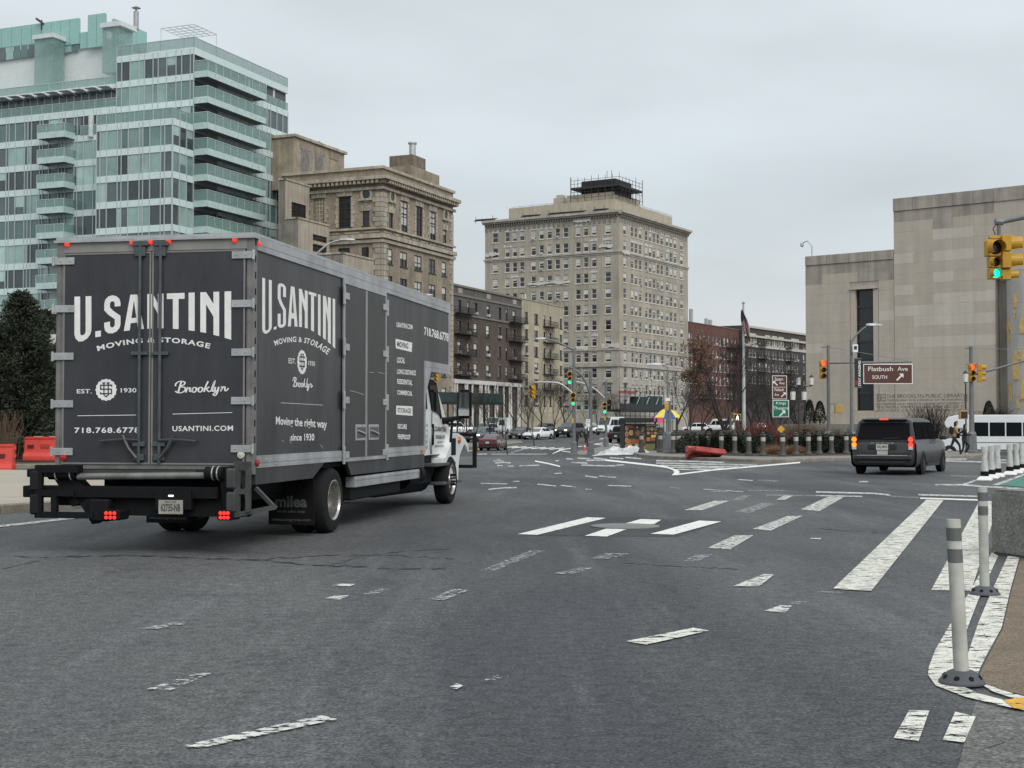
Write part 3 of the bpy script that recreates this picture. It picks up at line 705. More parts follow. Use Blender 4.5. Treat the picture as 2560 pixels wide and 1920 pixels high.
for a0, a1, y in ((8, 16, 400), (18, 22, 430), (3, 6, 375), (28, 33, 470)):
    b = MB()
    for k in range(4): b.cyl(tp(a0, .2 + k * .5, ztop + .15 + .2 * k), tp(a1, .6 + k * .3, ztop + .35 + .15 * k), .06, n=5)
    b.cyl(tp(a0 + .5, .6, ztop - .2), tp(a0 + .5, .6, ztop + 1.2), .05, n=5); b.cyl(tp(a1 - .5, .6, ztop - .2), tp(a1 - .5, .6, ztop + 1.2), .05, n=5)
    B.put(b, 'rig_outrigger', SCAF)
# pediments over the second-storey windows
for pl, x in ((tl, 1128), (tr, 1268)):
    s = pl.hit(*zt(x, 850))[0]; z = zrows[10] + 1.15; b = MB(); b.extr([(s - 1, z), (s + 1, z), (s + 1, z + .15), (s, z + .55), (s - 1, z + .15)], .05, .4, lambda p, q, t, pl=pl: pl.P(p, q, t)); B.put(b, 'pediment', BEIGE2)

# ------------------------------------------------------------------ brown stone institution with quoins
zq = zc(680, 330, 500 / 1843)
UC = (-16.5, 175.); UR = (.391, .920); UL = (.920, -.391)
ur, ul = Pl(UC, UR), Pl(UC, UL)
BRN = M('tan_brick', (.30, .25, .185), .9, var=.3, scale=.5, fine=.25, fscale=6, streak=.2, bump=.2, bscale=5)
STN = M('tan_stone', (.42, .375, .30), .85, var=.25, scale=.7, streak=.25, fine=.1, fscale=8)
B = Bld('stone_hall', 'tan brick neoclassical hall with stone quoins, tall windows and bracketed cornice', 'building', (UC[0], UC[1], gz(*UC)))
sR = ur.hit(*zq(1668, 700))[0]; sL = ul.hit(*zq(100, 500))[0]; ztop = ur.hit(*zq(1015, 312))[1]; zcor = ur.hit(*zq(1015, 400))[1]
hr, hl = [], []; kinds = {}
def hq(pl, x0, y0, x1, y1, lst, kind):
    h = pl.rect(*zq(x0, y0), *zq(x1, y1)); lst.append(h); kinds[h] = kind
for x0, y0, x1, y1 in ((1188, 640, 1250, 925), (1326, 690, 1385, 965), (1453, 735, 1508, 1000)): hq(ur, x0, y0, x1, y1, hr, 'tall')
hq(ur, 1080, 750, 1116, 885, hr, 'small'); hq(ur, 1577, 905, 1608, 1030, hr, 'small')
hq(ul, 615, 595, 728, 880, hl, 'talldark'); hq(ul, 380, 612, 485, 838, hl, 'brick'); hq(ul, 835, 730, 897, 865, hl, 'small')
hq(ul, 825, 1062, 892, 1165, hl, 'small'); hq(ul, 608, 1070, 716, 1122, hl, 'louver')
r1 = [ur.rect(*zq(x0, y0), *zq(x1, y0 + h_)) for x0, x1, y0, h_ in ((1072, 1111, 1077, 138), (1180, 1246, 1108, 140), (1314, 1379, 1143, 138), (1446, 1506, 1177, 135), (1566, 1605, 1207, 130))]
for k in range(7):
    for i, h in enumerate(r1):
        dz = 3.5 * k; hh = (h[0], h[1], r1[0][2] - dz, r1[0][3] - dz)
        if hh[2] > .5: hr.append(hh); kinds[hh] = 'pair' if 0 < i < 4 else 'small'
pts = corner_pts(UC, (-UL[0], -UL[1]), UR, -sL, sR)
shell(B, ((ul, sL, 0), (ur, 0, sR)), BRN, -1.5, ztop, pts, (hl, hr), depth=.4)
back_walls(B, [pts[1], pts[2], pts[3]], -1.5, ztop, BRN)
rq = random.Random(9)
for h in hl + hr:
    pl = ul if h in hl else ur; k = kinds[h]
    if k == 'brick':
        b = MB(); pbox(b, pl, h[0], h[1], h[2], h[3], -.35, -.2); o = B.put(b, 'blocked_window', BRN)
        b = MB()
        for i in range(1, 4): s = h[0] + (h[1] - h[0]) * i / 4; pbox(b, pl, s - .05, s + .05, h[2], h[3], -.21, -.12)
        for i in range(1, 6): z = h[2] + (h[3] - h[2]) * i / 6; pbox(b, pl, h[0], h[1], z - .05, z + .05, -.2, -.13)
        B.put(b, 'window_lattice', STN); continue
    if k == 'louver':
        b = MB()
        for i in range(6): z = h[2] + (h[3] - h[2]) * (i + .5) / 6; pbox(b, pl, h[0], h[1], z - .08, z + .06, -.3, -.15)
        B.put(b, 'louver', DKFR); continue
    o = add_win(B, pl, h, DKFR, 1 if k in ('pair', 'tall', 'talldark') else 0, True, .75 if k != 'talldark' else 0, 0, rq, dark=0 if k == 'talldark' else None, fr=.09)
    if k in ('tall', 'talldark'):
        b = MB()
        for i in (1, 3, 4): z = h[2] + (h[3] - h[2]) * i / 5; pbox(b, pl, h[0] + .05, h[1] - .05, z - .05, z + .05, -.17, -.06)
        B.put(b, 'transom', DKFR)
# stone dressings: each quoin and voussoir its own block
def block(pl, s0, s1, z0, z1, o1, name='quoin', mat=STN, o0=-.02):
    b = MB(); pbox(b, pl, s0, s1, z0, z1, o0, o1); return B.put(b, name, mat)
zb0, zb1 = ur.hit(*zq(1015, 1000))[1], ur.hit(*zq(1015, 872))[1]
zfr = ur.hit(*zq(1015, 500))[1]
for zlo, zhi, hh in ((zb1 + .1, zfr - .1, .62), (6., zb0 - .1, .72)):
    n = int((zhi - zlo) / hh)
    for i in range(n):
        z = zlo + i * hh; wv = 1.35 if i % 2 else 1.0
        block(ur, 0.13, wv, z + .03, z + hh - .03, .12); block(ul, -wv, .12, z + .03, z + hh - .03, .12)
        block(ur, sR - (wv - .2), sR, z + .03, z + hh - .03, .1)
for h in hl + hr:
    k = kinds[h]; pl = ul if h in hl else ur
    if k in ('tall', 'talldark', 'brick'):
        n = int((h[3] - h[2]) / .55)
        for i in range(n):
            z = h[2] + i * .55; wv = .55 if i % 2 else .38
            block(pl, h[0] - wv, h[0] - .02, z + .02, z + .53, .1); block(pl, h[1] + .02, h[1] + wv, z + .02, z + .53, .1)
    if k in ('tall', 'talldark', 'brick') or (k == 'small' and h[2] > zb1):
        m = 7; w0 = h[1] - h[0] + .5
        for i in range(m):
            s = h[0] - .25 + w0 * i / m; block(pl, s + .02, s + w0 / m - .02, h[3] + .03, h[3] + .75 + (.25 if i == 3 else 0), .12 if i != 3 else .2, 'voussoir')
    if k == 'small' and h[2] > zb1:
        block(pl, h[0] - .45, h[1] + .45, h[3] + 1.35, h[3] + 1.6, .3, 'hood')
for pl, x, y in ((ul, 872, 575), (ur, 1105, 600), (ur, 1598, 765)):
    s, z = pl.hit(*zq(x, y)); b = MB(); n = 20
    ring = lambda rad, off: [pl.P(s + rad * math.cos(2 * math.pi * i / n), z + rad * 1.15 * math.sin(2 * math.pi * i / n), off) for i in range(n)]
    A, Bq, Cq = ring(.55, .02), ring(.55, .14), ring(.88, .14); D_ = ring(.88, -.02)
    b.add(A + Bq + Cq + D_, [(k * n + i, k * n + (i + 1) % n, (k + 1) * n + (i + 1) % n, (k + 1) * n + i) for k in range(3) for i in range(n)])
    rw = B.put(b, 'round_window', STN); b = MB(); b.add(ring(.56, .03), [tuple(range(n))]); o = B.put(b, 'round_pane', GL_D[0])
for pl, a, c in ((ul, sL, 0), (ur, 0, sR)):
    e0, e1 = (a, c + .0) if pl is ul else (a + .0, c + .3)
    for z0, z1, o, nm in ((zcor - .55, zcor - .1, 1.15, 'cornice'), (zcor - 1.0, zcor - .55, .55, 'cornice_moulding'), (zfr - .35, zfr, .35, 'frieze_moulding'), (ztop - .3, ztop + .05, .25, 'parapet_cap'),
                          (zb1 - .25, zb1, .35, 'belt_course'), (zb0 + .35, zb0 + .9, .5, 'belt_course'), (zb0 - .2, zb0 + .2, .3, 'belt_course')):
        ex = o if pl is ul else 0
        b = MB(); pbox(b, pl, e0, e1 + (ex if pl is ul else 0), z0, z1, -.05, o); B.put(b, nm, STN)
    b = MB(); n = int((c - a) / .62)
    for i in range(n): s = a + (c - a) * (i + .5) / n; pbox(b, pl, s - .17, s + .17, zcor - 1.0, zcor - .56, .5, 1.0)
    B.put(b, 'modillions', STN).__setitem__('kind', 'stuff')
    n = 5 if pl is ul else 8
    for i in range(n):
        s = a + (c - a) * (i + .5) / n; w_ = (c - a) / n * .38; b = MB(); pbox(b, pl, s - w_, s + w_, zb0 + 1.1, zb1 - .45, -.02, .09); B.put(b, 'parapet_panel', STN)
b = MB(); C = Vector(UC); l = Vector((-UL[0], -UL[1])); r = Vector(UR)
def up(a, c): p = C + l * a + r * c; return (p.x, p.y)
Zq = lambda y, D: CAMH + (HV - (330 + y * .2713)) / F * D
B.put(MB().prism([up(1, 10), up(1, 18.5), up(8, 18.5), up(8, 10)], ztop - .3, ztop + 1.9), 'roof_house', BRN)
B.put(MB().prism([up(1.4, 11.2), up(1.4, 15.0), up(5, 15.0), up(5, 11.2)], ztop, Zq(195, 186)), 'chimney', M('chimney_brick', (.2, .165, .125), .9, var=.3, scale=.8, streak=.25))
B.put(MB().lathe([(.45, 0), (.45, 1.8), (.62, 1.8), (.62, 2.0)], 12, (up(2.4, 13)[0], up(2.4, 13)[1], Zq(195, 186))), 'flue', M('flue_metal', (.5, .5, .5), .4, .6))
# taller wing behind with arched niches
wl = Pl(up(14.5, 7), UL); wr = Pl(up(6.2, 9), UR)
TW = M('tan_brick_pale', (.34, .29, .22), .9, var=.25, scale=.6, fine=.15, fscale=6, streak=.15)
a0 = wl.hit(*zq(100, 200))[0]
ct = Pl(up(13.2, 3.5), UR)
s1 = ct.hit(*zq(665, 250))[0]; zw = ct.hit(*zq(200, 40))[1]; s0 = ct.hit(*zq(205, 100))[0]
b = MB(); pbox(b, ct, s0, s1, ztop - 2, zw, -14, 0); B.put(b, 'rear_wing', TW)
b = MB(); pbox(b, ct, s0 - .2, s1 + .4, zw, zw + .35, -14.2, .3); B.put(b, 'rear_wing_cap', STN)
for x in (305, 433):
    s, z = ct.hit(*zq(x, 350)); b = MB(); n = 9; hw = .95; zz_ = z + 2.6
    b.extr([(s - hw, z - 1), (s + hw, z - 1)] + [(s + hw * math.cos(math.pi * i / n), zz_ + hw * 1.4 * math.sin(math.pi * i / n)) for i in range(n + 1)], .0, .05, lambda p, q, t: ct.P(p, q, t)); B.put(b, 'arched_niche', M('niche', (.2, .19, .18), .9, var=.4, scale=2))
for x in (305, 437, 570):
    s, z = ct.hit(*zq(x, 130 + (x - 305) * .35)); b = MB(); pbox(b, ct, s - 1.3, s + 1.3, z - .5, z + .5, 0, .06); B.put(b, 'brick_panel', BRN)

# ------------------------------------------------------------------ modern beige annex in front of the hall
ANX = M('annex_brick', (.40, .345, .275), .9, var=.15, scale=.5, fine=.12, fscale=7, streak=.2)
an = W(*zq(240, 800), 166)
B = Bld('brick_annex', 'low stepped beige brick annex between glass block and stone hall', 'building', (an.x, an.y, gz(an.x, an.y)))
ANXL = M('annex_concrete', (.24, .22, .19), .9, var=.3, scale=.6, streak=.3)
def step_box(x0, xc, x1, ytop, D, holes, deep=9):
    c = W(*zq(xc, ytop), D); pr = Pl((c.x, c.y), UR); pl_ = Pl((c.x, c.y), UL)
    s1 = pr.hit(*zq(x1, ytop + 60))[0]; sl = pl_.hit(*zq(x0, ytop + 20))[0]
    hs_ = [pr.rect(*zq(a, y), *zq(d, e_)) for a, y, d, e_ in holes]
    b = MB(); wall(b, pr, 0, s1, -1, c.z, hs_, .3); B.put(b, 'wall', ANX)
    b = MB(); wall(b, pl_, sl, 0, -1, c.z); B.put(b, 'side_wall', ANXL if x1 - x0 > 240 else ANX)
    q = corner_pts((c.x, c.y), (-UL[0], -UL[1]), UR, -sl, s1); B.put(MB().add([(p.x, p.y, c.z - .02) for p in q], [(0, 1, 2, 3)]), 'roof', M('roof_felt', (.1, .1, .1), .9))
    b = MB(); pbox(b, pr, -.1, s1, c.z, c.z + .22, -.3, .1); pbox(b, pl_, sl, 0.1, c.z + .003, c.z + .22, -.3, .1); B.put(b, 'coping', STN)
    for h in hs_: add_win(B, pr, h, DKFR, 2, False, 0, 0, rq, dark=0, fr=.1)
step_box(60, 122, 345, 440, 172, ((180, 660, 316, 800),))
step_box(120, 240, 530, 798, 166, ((376, 955, 508, 1012), (376, 1042, 506, 1112)))
step_box(380, 655, 936, 1122, 160, ((846, 1300, 918, 1360),))

# ------------------------------------------------------------------ walk-up apartment houses down the avenue
z1_ = zc(1100, 680, 500 / 1659)
def fire_escape(B, pl, s0, s1, zs, mat, dep=1.0):
    for i, z in enumerate(zs):
        b = MB(); pbox(b, pl, s0, s1, z, z + .07, .02, dep)
        for zz_ in (z + .45, z + .95):
            for a in ((s0, s1, dep - .05, dep), (s0, s0 + .05, .05, dep), (s1 - .05, s1, .05, dep)): pbox(b, pl, a[0], a[1], zz_, zz_ + .05, a[2], a[3])
        k = int((s1 - s0) / .25)
        for j in range(k + 1): s = s0 + (s1 - s0 - .03) * j / k; pbox(b, pl, s, s + .03, z + .07, z + .97, dep - .04, dep - .01)
        o = B.put(b, 'fire_escape', mat)
        if i < len(zs) - 1:
            b = MB(); z2_ = zs[i + 1]
            for off in (.35, .75):
                for da, dc in ((s0 + .5, s1 - .6),):
                    if i % 2: da, dc = dc, da
                    b.cyl(pl.P(da, z, off), pl.P(dc, z2_ + .07, off), .045, n=5)
            B.put(b, 'fire_ladder', mat)
def walkup(name, label, pl, s1, ztop, mat, cols, rows, wh, fm, blind, ac, seed, zg=-1.2, deep=14, sill=True, side=None, lint=None, dark=None):
    o = pl.P(0, 0); B = Bld(name, label, 'building', (o.x, o.y, gz(o.x, o.y))); rr = random.Random(seed)
    hs_ = [(s - w / 2, s + w / 2, z - wh / 2, z + wh / 2) for z in rows for s, w in cols]
    b = MB(); wall(b, pl, 0, s1, zg, ztop, hs_, .25); B.put(b, 'wall', mat)
    b = MB(); p0, p1, p2, p3 = pl.P(0, 0), pl.P(s1, 0), pl.P(s1, 0, -deep), pl.P(0, 0, -deep)
    for a, c in ((p1, p2), (p2, p3), (p3, p0)): b.quad((a.x, a.y, zg), (c.x, c.y, zg), (c.x, c.y, ztop - .01), (a.x, a.y, ztop - .01))
    B.put(b, 'side_wall', side or mat)
    B.put(MB().add([(p.x, p.y, ztop - .4) for p in (p0, p1, p2, p3)], [(0, 1, 2, 3)]), 'roof', M('roof_felt', (.1, .1, .1), .9))
    for h in hs_:
        add_win(B, pl, h, fm, 0, sill, blind, ac, rr, dark)
        if lint: b = MB(); pbox(b, pl, h[0] - .12, h[1] + .12, h[3] + .01, h[3] + .22, -.02, .04); B.put(b, 'lintel', lint)
    return B
IRON2 = M('black_iron', (.02, .02, .021), .6)
BD = (.391, .920)
# dark brown one
o = W(*z1_(100, 300), 205); pb = Pl((o.x, o.y), BD)
cs = [(pb.hit(*z1_(x, 460))[0], w) for x, w in ((160, 1.25), (235, .75), (295, 1.3), (397, 1.3), (493, 1.3), (553, .75), (613, 1.25))]
rows = [19.3 - 3.12 * k for k in range(4)]; s1b = pb.hit(*z1_(676, 500))[0]; ztb = pb.hit(*z1_(105, 100))[1]
DBR = M('dark_brown_brick', (.098, .073, .057), .9, var=.25, scale=.5, fine=.25, fscale=6, rnd=0, streak=.15)
B = walkup('brown_apartment_house', 'dark brown brick apartment house with white columned ground floor and fire escapes', pb, s1b, ztb, DBR, cs, rows, 1.85, DKFR, .5, .5, 21, lint=M('brown_lintel', (.14, .115, .09), .9))
b = MB(); wall(b, pb, .02, s1b - .02, 18., ztb - .05, [(s - w / 2, s + w / 2, 19.3 - .93, 19.3 + .93) for s, w in cs], .06, .05); B.put(b, 'grey_parapet_storey', M('grey_brick', (.115, .105, .1), .9, var=.2, scale=.6, fine=.2, fscale=6))
for z0, z1, o1 in ((ztb - .2, ztb + .1, .25), (ztb - 1.6, ztb - 1.3, .2), (17.95, 18.2, .16)):
    b = MB(); pbox(b, pb, 0, s1b, z0, z1, -.05, o1); B.put(b, 'string_course', M('brown_stone', (.2, .18, .155), .9))
for x in (165, 400, 615):
    s = pb.hit(*z1_(x, 150))[0]; b = MB(); pbox(b, pb, s - .7, s + .7, ztb - 1.15, ztb - .4, 0, .1); B.put(b, 'stone_panel', STN)
zs = [z - 1.15 for z in rows]
fire_escape(B, pb, .6, cs[1][0] + .8, zs, IRON2); fire_escape(B, pb, cs[5][0] + .6, s1b + .5, zs, IRON2)
zcol = 8.0
b = MB(); pbox(b, pb, -.1, s1b, zcol - .35, zcol + .25, -.05, .5); B.put(b, 'entablature', WHITE)
for x in (105, 125, 195, 210, 253, 315, 330, 362, 385, 440, 460, 513, 560, 575, 632, 645):
    s = pb.hit(*z1_(x, 700))[0]
    B.put(MB().lathe([(.24, -1), (.22, 0), (.17, zcol - .6), (.24, zcol - .36)], 8, tuple(pb.P(s, 0, .3))), 'column', WHITE)
for i in range(9):
    s = 1.2 + (s1b - 2.4) * i / 8
    for z in (1.2, 4.9):
        if pb.P(s, 0).x: add_win(B, pb, (s - .6, s + .6, z, z + 2.1), DKFR, 1, False, .2, 0, rq, dark=0).location += pb.n * -.17
# yellow one
py = Pl((pb.P(s1b + .05, 0).x, pb.P(s1b + .05, 0).y), BD)
s1y = py.hit(*z1_(1025, 500))[0]; zty = py.hit(*z1_(690, 222))[1]
cs = [(py.hit(*z1_(x, 500))[0], w) for x, w in ((717, 1.35), (798, 1.6), (867, .8), (917, .8), (1003, 1.0))]
YEL = M('yellow_brick', (.42, .37, .27), .9, var=.15, scale=.5, fine=.18, fscale=6, streak=.18)
rows = [py.hit(*z1_(717, y))[1] for y in (375, 512, 648, 784, 920, 1060)]
B = walkup('yellow_apartment_house', 'pale yellow brick apartment house with black fire escape beside brown house', py, s1y, zty, YEL, cs, rows, 1.75, DKFR, .25, .3, 33)
fire_escape(B, py, cs[2][0] - .8, cs[3][0] + 1.5, [z - 1.1 for z in rows[:5]], IRON2)
b = MB(); pbox(b, py, 0, s1y, zty - .05, zty + .12, -.3, .1); pbox(b, py, 0, .7, zty + .12, zty + .75, -.3, .1); B.put(b, 'coping', YEL)
for i, z in enumerate(rows):
    for s, w in cs: b = MB(); pbox(b, py, s - w / 2 - .25, s + w / 2 + .3, z - 2.0, z - 1.15, -.02, .03); B.put(b, 'brick_panel', M('pale_panel', (.5, .45, .34), .9))
B.put(MB().cyl(py.P(s1y * .45, zty - .2, -3), py.P(s1y * .45, zty + 1.6, -3), .18), 'vent_pipe', WHITE)
# red brick and dark brick rows on the right
zv = zc(1560, 700, 500 / 1659); RD = (.505, .863)
o = W(*zv(517, 500), 303); pr = Pl((o.x, o.y), RD)
s1r = pr.hit(*zv(985, 500))[0]; ztr = pr.hit(*zv(525, 345))[1]
cs = [(pr.hit(*zv(x, 520))[0], .95) for x in (543, 560, 597, 632, 665, 700, 737, 765, 797, 832, 860, 892, 925, 968)]
rows = [pr.hit(*zv(550, y))[1] for y in (475, 590, 705, 820, 935)]
REDB = M('red_brick', (.135, .062, .05), .9, var=.22, scale=.4, fine=.2, fscale=5, streak=.15)
B = walkup('red_apartment_house', 'red brick apartment house right of the beige tower', pr, s1r, ztr, REDB, cs, rows, 1.95, WHITE, .35, .1, 41)
for x0, x1 in ((620, 712), (850, 940)): fire_escape(B, pr, pr.hit(*zv(x0, 520))[0], pr.hit(*zv(x1, 520))[0], [z - 1.2 for z in rows], IRON2)
b = MB(); pbox(b, pr, 0, s1r, ztr - .05, ztr + .12, -.3, .12); B.put(b, 'coping', M('red_coping', (.2, .17, .15), .9))
for x, hgt in ((725, 5), (848, 3), (880, 2.8)): s, z = pr.hit(*zv(x, 380)); B.put(MB().cyl(pr.P(s, ztr - .4, -5), pr.P(s, ztr + hgt * .8, -5), .45, n=8), 'roof_stack', M('stack_grey', (.4, .4, .39), .7))
o = W(*zv(985, 500), 330); pd = Pl((o.x, o.y), (.56, .83))
s1d = pd.hit(*zv(1540, 520))[0]; ztd = pd.hit(*zv(1010, 378))[1]
cs = [(pd.hit(*zv(x, 520))[0], .95) for x in (1040, 1063, 1086, 1125, 1148, 1180, 1200, 1236, 1258, 1290, 1312, 1348, 1368, 1395, 1415, 1437, 1490)]
rows = [pd.hit(*zv(1063, y))[1] for y in (490, 605, 715, 825)]
DKB = M('sooty_brick', (.06, .052, .048), .9, var=.22, scale=.4, fine=.2, fscale=5)
B = walkup('dark_apartment_house', 'dark sooty brick apartment house with cream window surrounds below the flag', pd, s1d, ztd, DKB, cs, rows, 1.9, WHITE, .2, .12, 47)
CRM = M('cream_stone', (.5, .47, .41), .85, var=.15)
for z0, z1, o1 in ((ztd - 2.6, ztd - 2.1, .5), (ztd - .4, ztd + .1, .3), (rows[0] - 1.9, rows[0] - 1.25, .15)): b = MB(); pbox(b, pd, 0, s1d, z0, z1, -.1, o1); B.put(b, 'stone_band', CRM)
for k in (0,):
    for i in (0, 1, 2, 5, 6, 7, 8, 9, 10, 13, 14, 15):
        s = cs[i][0]; b = MB()
        for e_ in (-1, 1): pbox(b, pd, s + e_ * .62 - .13, s + e_ * .62 + .13, rows[0] - 1.2, rows[0] + 1.4, 0, .1)
        pbox(b, pd, s - .49, s + .49, rows[0] + 1.0, rows[0] + 1.4, 0, .1); B.put(b, 'window_surround', CRM)
for x0, x1 in ((1105, 1170), (1335, 1385)): fire_escape(B, pd, pd.hit(*zv(x0, 520))[0], pd.hit(*zv(x1, 520))[0], [z - 1.2 for z in rows], IRON2)
# ================================================================== glass apartment block (left)
zg_ = zc(0, 0, 760 / 2212)
GC = (-38.3, 165.); GR = (.371, .928); GLd = (.928, -.371)
gr, gl = Pl(GC, GR), Pl(GC, GLd)
B = Bld('glass_apartment_block', 'tall teal glass apartment block with projecting balconies', 'building', (GC[0], GC[1], gz(*GC)))
BAND = M('spandrel_glass', (.60, .71, .695), .25, var=.08, spec=.6); BANDW = M('white_fascia', (.6, .64, .63), .4, var=.08)
MUL = M('aluminium_mullion', (.5, .56, .56), .35, .3, var=.05)
TE = [M('pane_%d' % i, c, r_, var=.25, scale=.35, spec=.7, rnd=.25) for i, (c, r_) in enumerate((((.235, .35, .325), .12), ((.33, .45, .42), .15), ((.085, .115, .12), .07), ((.045, .058, .063), .06), ((.13, .21, .205), .08)))]
BALG = M('balcony_glass', (.25, .39, .36), .12, var=.1, spec=.6); BALG.node_tree.nodes['Principled BSDF'].inputs['Alpha'].default_value = .55; BALL = M('balcony_kick', (.47, .6, .575), .3)
SLAB = M('slab_edge', (.24, .26, .255), .7); DARKIN = M('recess_shade', (.05, .057, .06), .4)
rg = random.Random(3)
PN = [0]; REST = [MB() for _ in TE]; PM = {}
def pane(pl, s0, s1, z0, z1, mi, off=-.06):
    PN[0] += 1
    if PN[0] <= 290:
        k = (round(s1 - s0, 2), round(z1 - z0, 2), mi)
        if k not in PM:
            w, h = k[0] / 2, k[1]; PM[k] = MB().quad((-w, 0, 0), (w, 0, 0), (w, 0, h), (-w, 0, h)).mesh('pane', TE[mi])
        return B.inst('pane', PM[k], pl.P((s0 + s1) / 2, z0, off), pl.rz())
    REST[mi].quad(pl.P(s0, z0, off), pl.P(s1, z0, off), pl.P(s1, z1, off), pl.P(s0, z1, off))
PITCHZ = 3.13; ZT = 46.5
def curtain(pl, s0, s1, ztop, nf, pattern, zmin=4., zfirst=None, weights=(3, 3, 3, 2, 2)):
    """floors of glass between pale spandrel bands; pattern = repeating pane widths"""
    S = [s0]; i = 0
    while S[-1] < s1 - .35:
        S.append(min(s1, S[-1] + pattern[i % len(pattern)])); i += 1
    S[-1] = s1
    for f in range(nf):
        zt_ = ztop - f * PITCHZ - .40; zb = ztop - (f + 1) * PITCHZ + .40
        if zb < zmin: break
        b = MB(); pbox(b, pl, s0, s1, zt_, zt_ + .8, -.1, .03); B.put(b, 'spandrel_band', BAND)
        grp = rg.choices(range(5), weights)[0]
        for j in range(len(S) - 1):
            if rg.random() < .4: grp = rg.choices(range(5), weights)[0]
            pane(pl, S[j], S[j + 1], zb, zt_, grp)
            if S[j + 1] - S[j] > 1.0 and grp in (2, 3, 4) and rg.random() < .25:      # half-drawn blind
                zz_ = zb + rg.uniform(.8, 1.6); pane(pl, S[j] + .05, S[j + 1] - .05, zz_, zt_, 1, -.05)
    zb = max(zmin, ztop - nf * PITCHZ)
    for s in S:
        b = MB(); pbox(b, pl, s - .035, s + .035, zb, ztop + .35, -.05, .10); B.put(b, 'mullion', MUL)
def railing(pl, s0, s1, z, h=1.05, step=1.55, off=.0, mat=BALG, name='glass_railing'):
    b = MB(); pbox(b, pl, s0, s1, z + .06, z + h, off - .03, off); B.put(b, name, mat)
    b = MB(); pbox(b, pl, s0, s1, z + h, z + h + .06, off - .05, off + .03); n = max(1, round((s1 - s0) / step))
    for i in range(n + 1): s = s0 + (s1 - s0) * i / n; pbox(b, pl, s - .03, s + .03, z, z + h, off - .05, off + .03)
    B.put(b, 'rail_frame', MUL)
def balcony(pl, s0, s1, z, dep, h=1.15):
    """slab with glass front and sides, pale kick panel below"""
    b = MB(); pbox(b, pl, s0, s1, z - .22, z, -.02, dep); o = B.put(b, 'balcony', SLAB)
    b = MB(); pbox(b, pl, s0 - .02, s1 + .02, z - .45, z + .32, dep - .02, dep + .03)
    for s in (s0 - .03, s1 - .02): pbox(b, pl, s, s + .05, z - .45, z + .32, .0, dep - .02)
    B.put(b, 'kick_panel', BALL)
    b = MB(); pbox(b, pl, s0, s1, z + .32, z + h + .25, dep - .02, dep + .01)
    for s in (s0, s1 - .03): pbox(b, pl, s, s + .03, z + .32, z + h + .25, .0, dep - .02)
    B.put(b, 'balcony_panel', BALG)
    b = MB(); pbox(b, pl, s0 - .04, s1 + .04, z + h + .25, z + h + .32, dep - .05, dep + .04)
    for s in (s0 - .03, s1 - .03): pbox(b, pl, s, s + .06, z + h + .25, z + h + .32, .0, dep - .05)
    n = max(2, round((s1 - s0) / 1.6))
    for i in range(n + 1): s = s0 + (s1 - s0) * i / n; pbox(b, pl, s - .03, s + .03, z - .25, z + h + .25, dep + .01, dep + .05)
    B.put(b, 'balcony_frame', MUL)
WR = 21.6
sx = gl.hit(*zg_(852, 400))[0]                    # where the high part of the left face ends
# high corner block
curtain(gl, sx, 0, ZT, 4, (.75, 1.25, 1.35, .8, 1.25), weights=(2, 1, 5, 4, 3))
curtain(gr, 5.0, WR, ZT - PITCHZ, 12, (1.3, .75, 1.55, 1.5), zmin=16, weights=(2, 3, 3, 2, 4))
# deep loggias behind the corner balconies
b = MB()
for f in range(12):
    z = ZT - f * PITCHZ; pbox(b, gr, .15, 5.0 if f else WR - .4, z - PITCHZ + .3, z - .4, -.5, -.4)
B.put(b, 'loggia_back', TE[2])
for f in range(12):
    z = ZT - f * PITCHZ; b = MB(); pbox(b, gr, 0, 14.2 if f else WR, z - .4, z + .4, -3, .0); B.put(b, 'floor_slab', BANDW if f == 0 else SLAB)
b = MB(); pbox(b, gr, 0, WR, ZT - .4, ZT + .45, 0, .04); B.put(b, 'roof_fascia', BAND)
for k in range(8):
    z = ZT - PITCHZ * (k + 1) + .3; s1_ = gr.hit(*zg_(1845, 650))[0]
    balcony(gr, .1, s1_, z, 1.9, 1.3)
    b = MB()
    for i in range(9): s = .6 + i * 1.25; pbox(b, gr, s, s + .09, z, z + PITCHZ - .7, -.4, -.3)
    B.put(b, 'loggia_mullion', MUL)
for s in (5.2, 12.6, 18.6): B.put(MB().cyl(gr.P(s, ZT - PITCHZ, -.5), gr.P(s, ZT - .4, -.5), .3, n=10), 'column', M('white_column', (.55, .58, .57), .6))
railing(gr, 11.2, WR, ZT - PITCHZ + .1, 1.3)
# roof terrace railing + pergola frame
railing(gl, sx, 0, ZT + .4, 1.25, 2.1); railing(gr, 0, WR, ZT + .4, 1.25, 2.1)
q = corner_pts(GC, (-GLd[0], -GLd[1]), GR, -sx, WR); B.put(MB().add([(p.x, p.y, ZT + .38) for p in q], [(0, 1, 2, 3)]), 'roof_terrace', BANDW)
C = Vector(GC); l = Vector((-GLd[0], -GLd[1])); r = Vector(GR)
def gp3(a, c, z): p = C + l * a + r * c; return (p.x, p.y, z)
b = MB(); zp_ = ZT + 3.3
for i in range(6): b.cyl(gp3(.2 + i * .95, .3, zp_), gp3(.2 + i * .95, 5.0, zp_), .045, n=5); b.cyl(gp3(.2, .3 + i * .95, zp_), gp3(5, .3 + i * .95, zp_), .045, n=5)
for a, c in ((.2, .3), (5, .3), (.2, 5), (5, 5)): b.cyl(gp3(a, c, ZT + .4), gp3(a, c, zp_), .05, n=5)
B.put(b, 'pergola_frame', MUL)
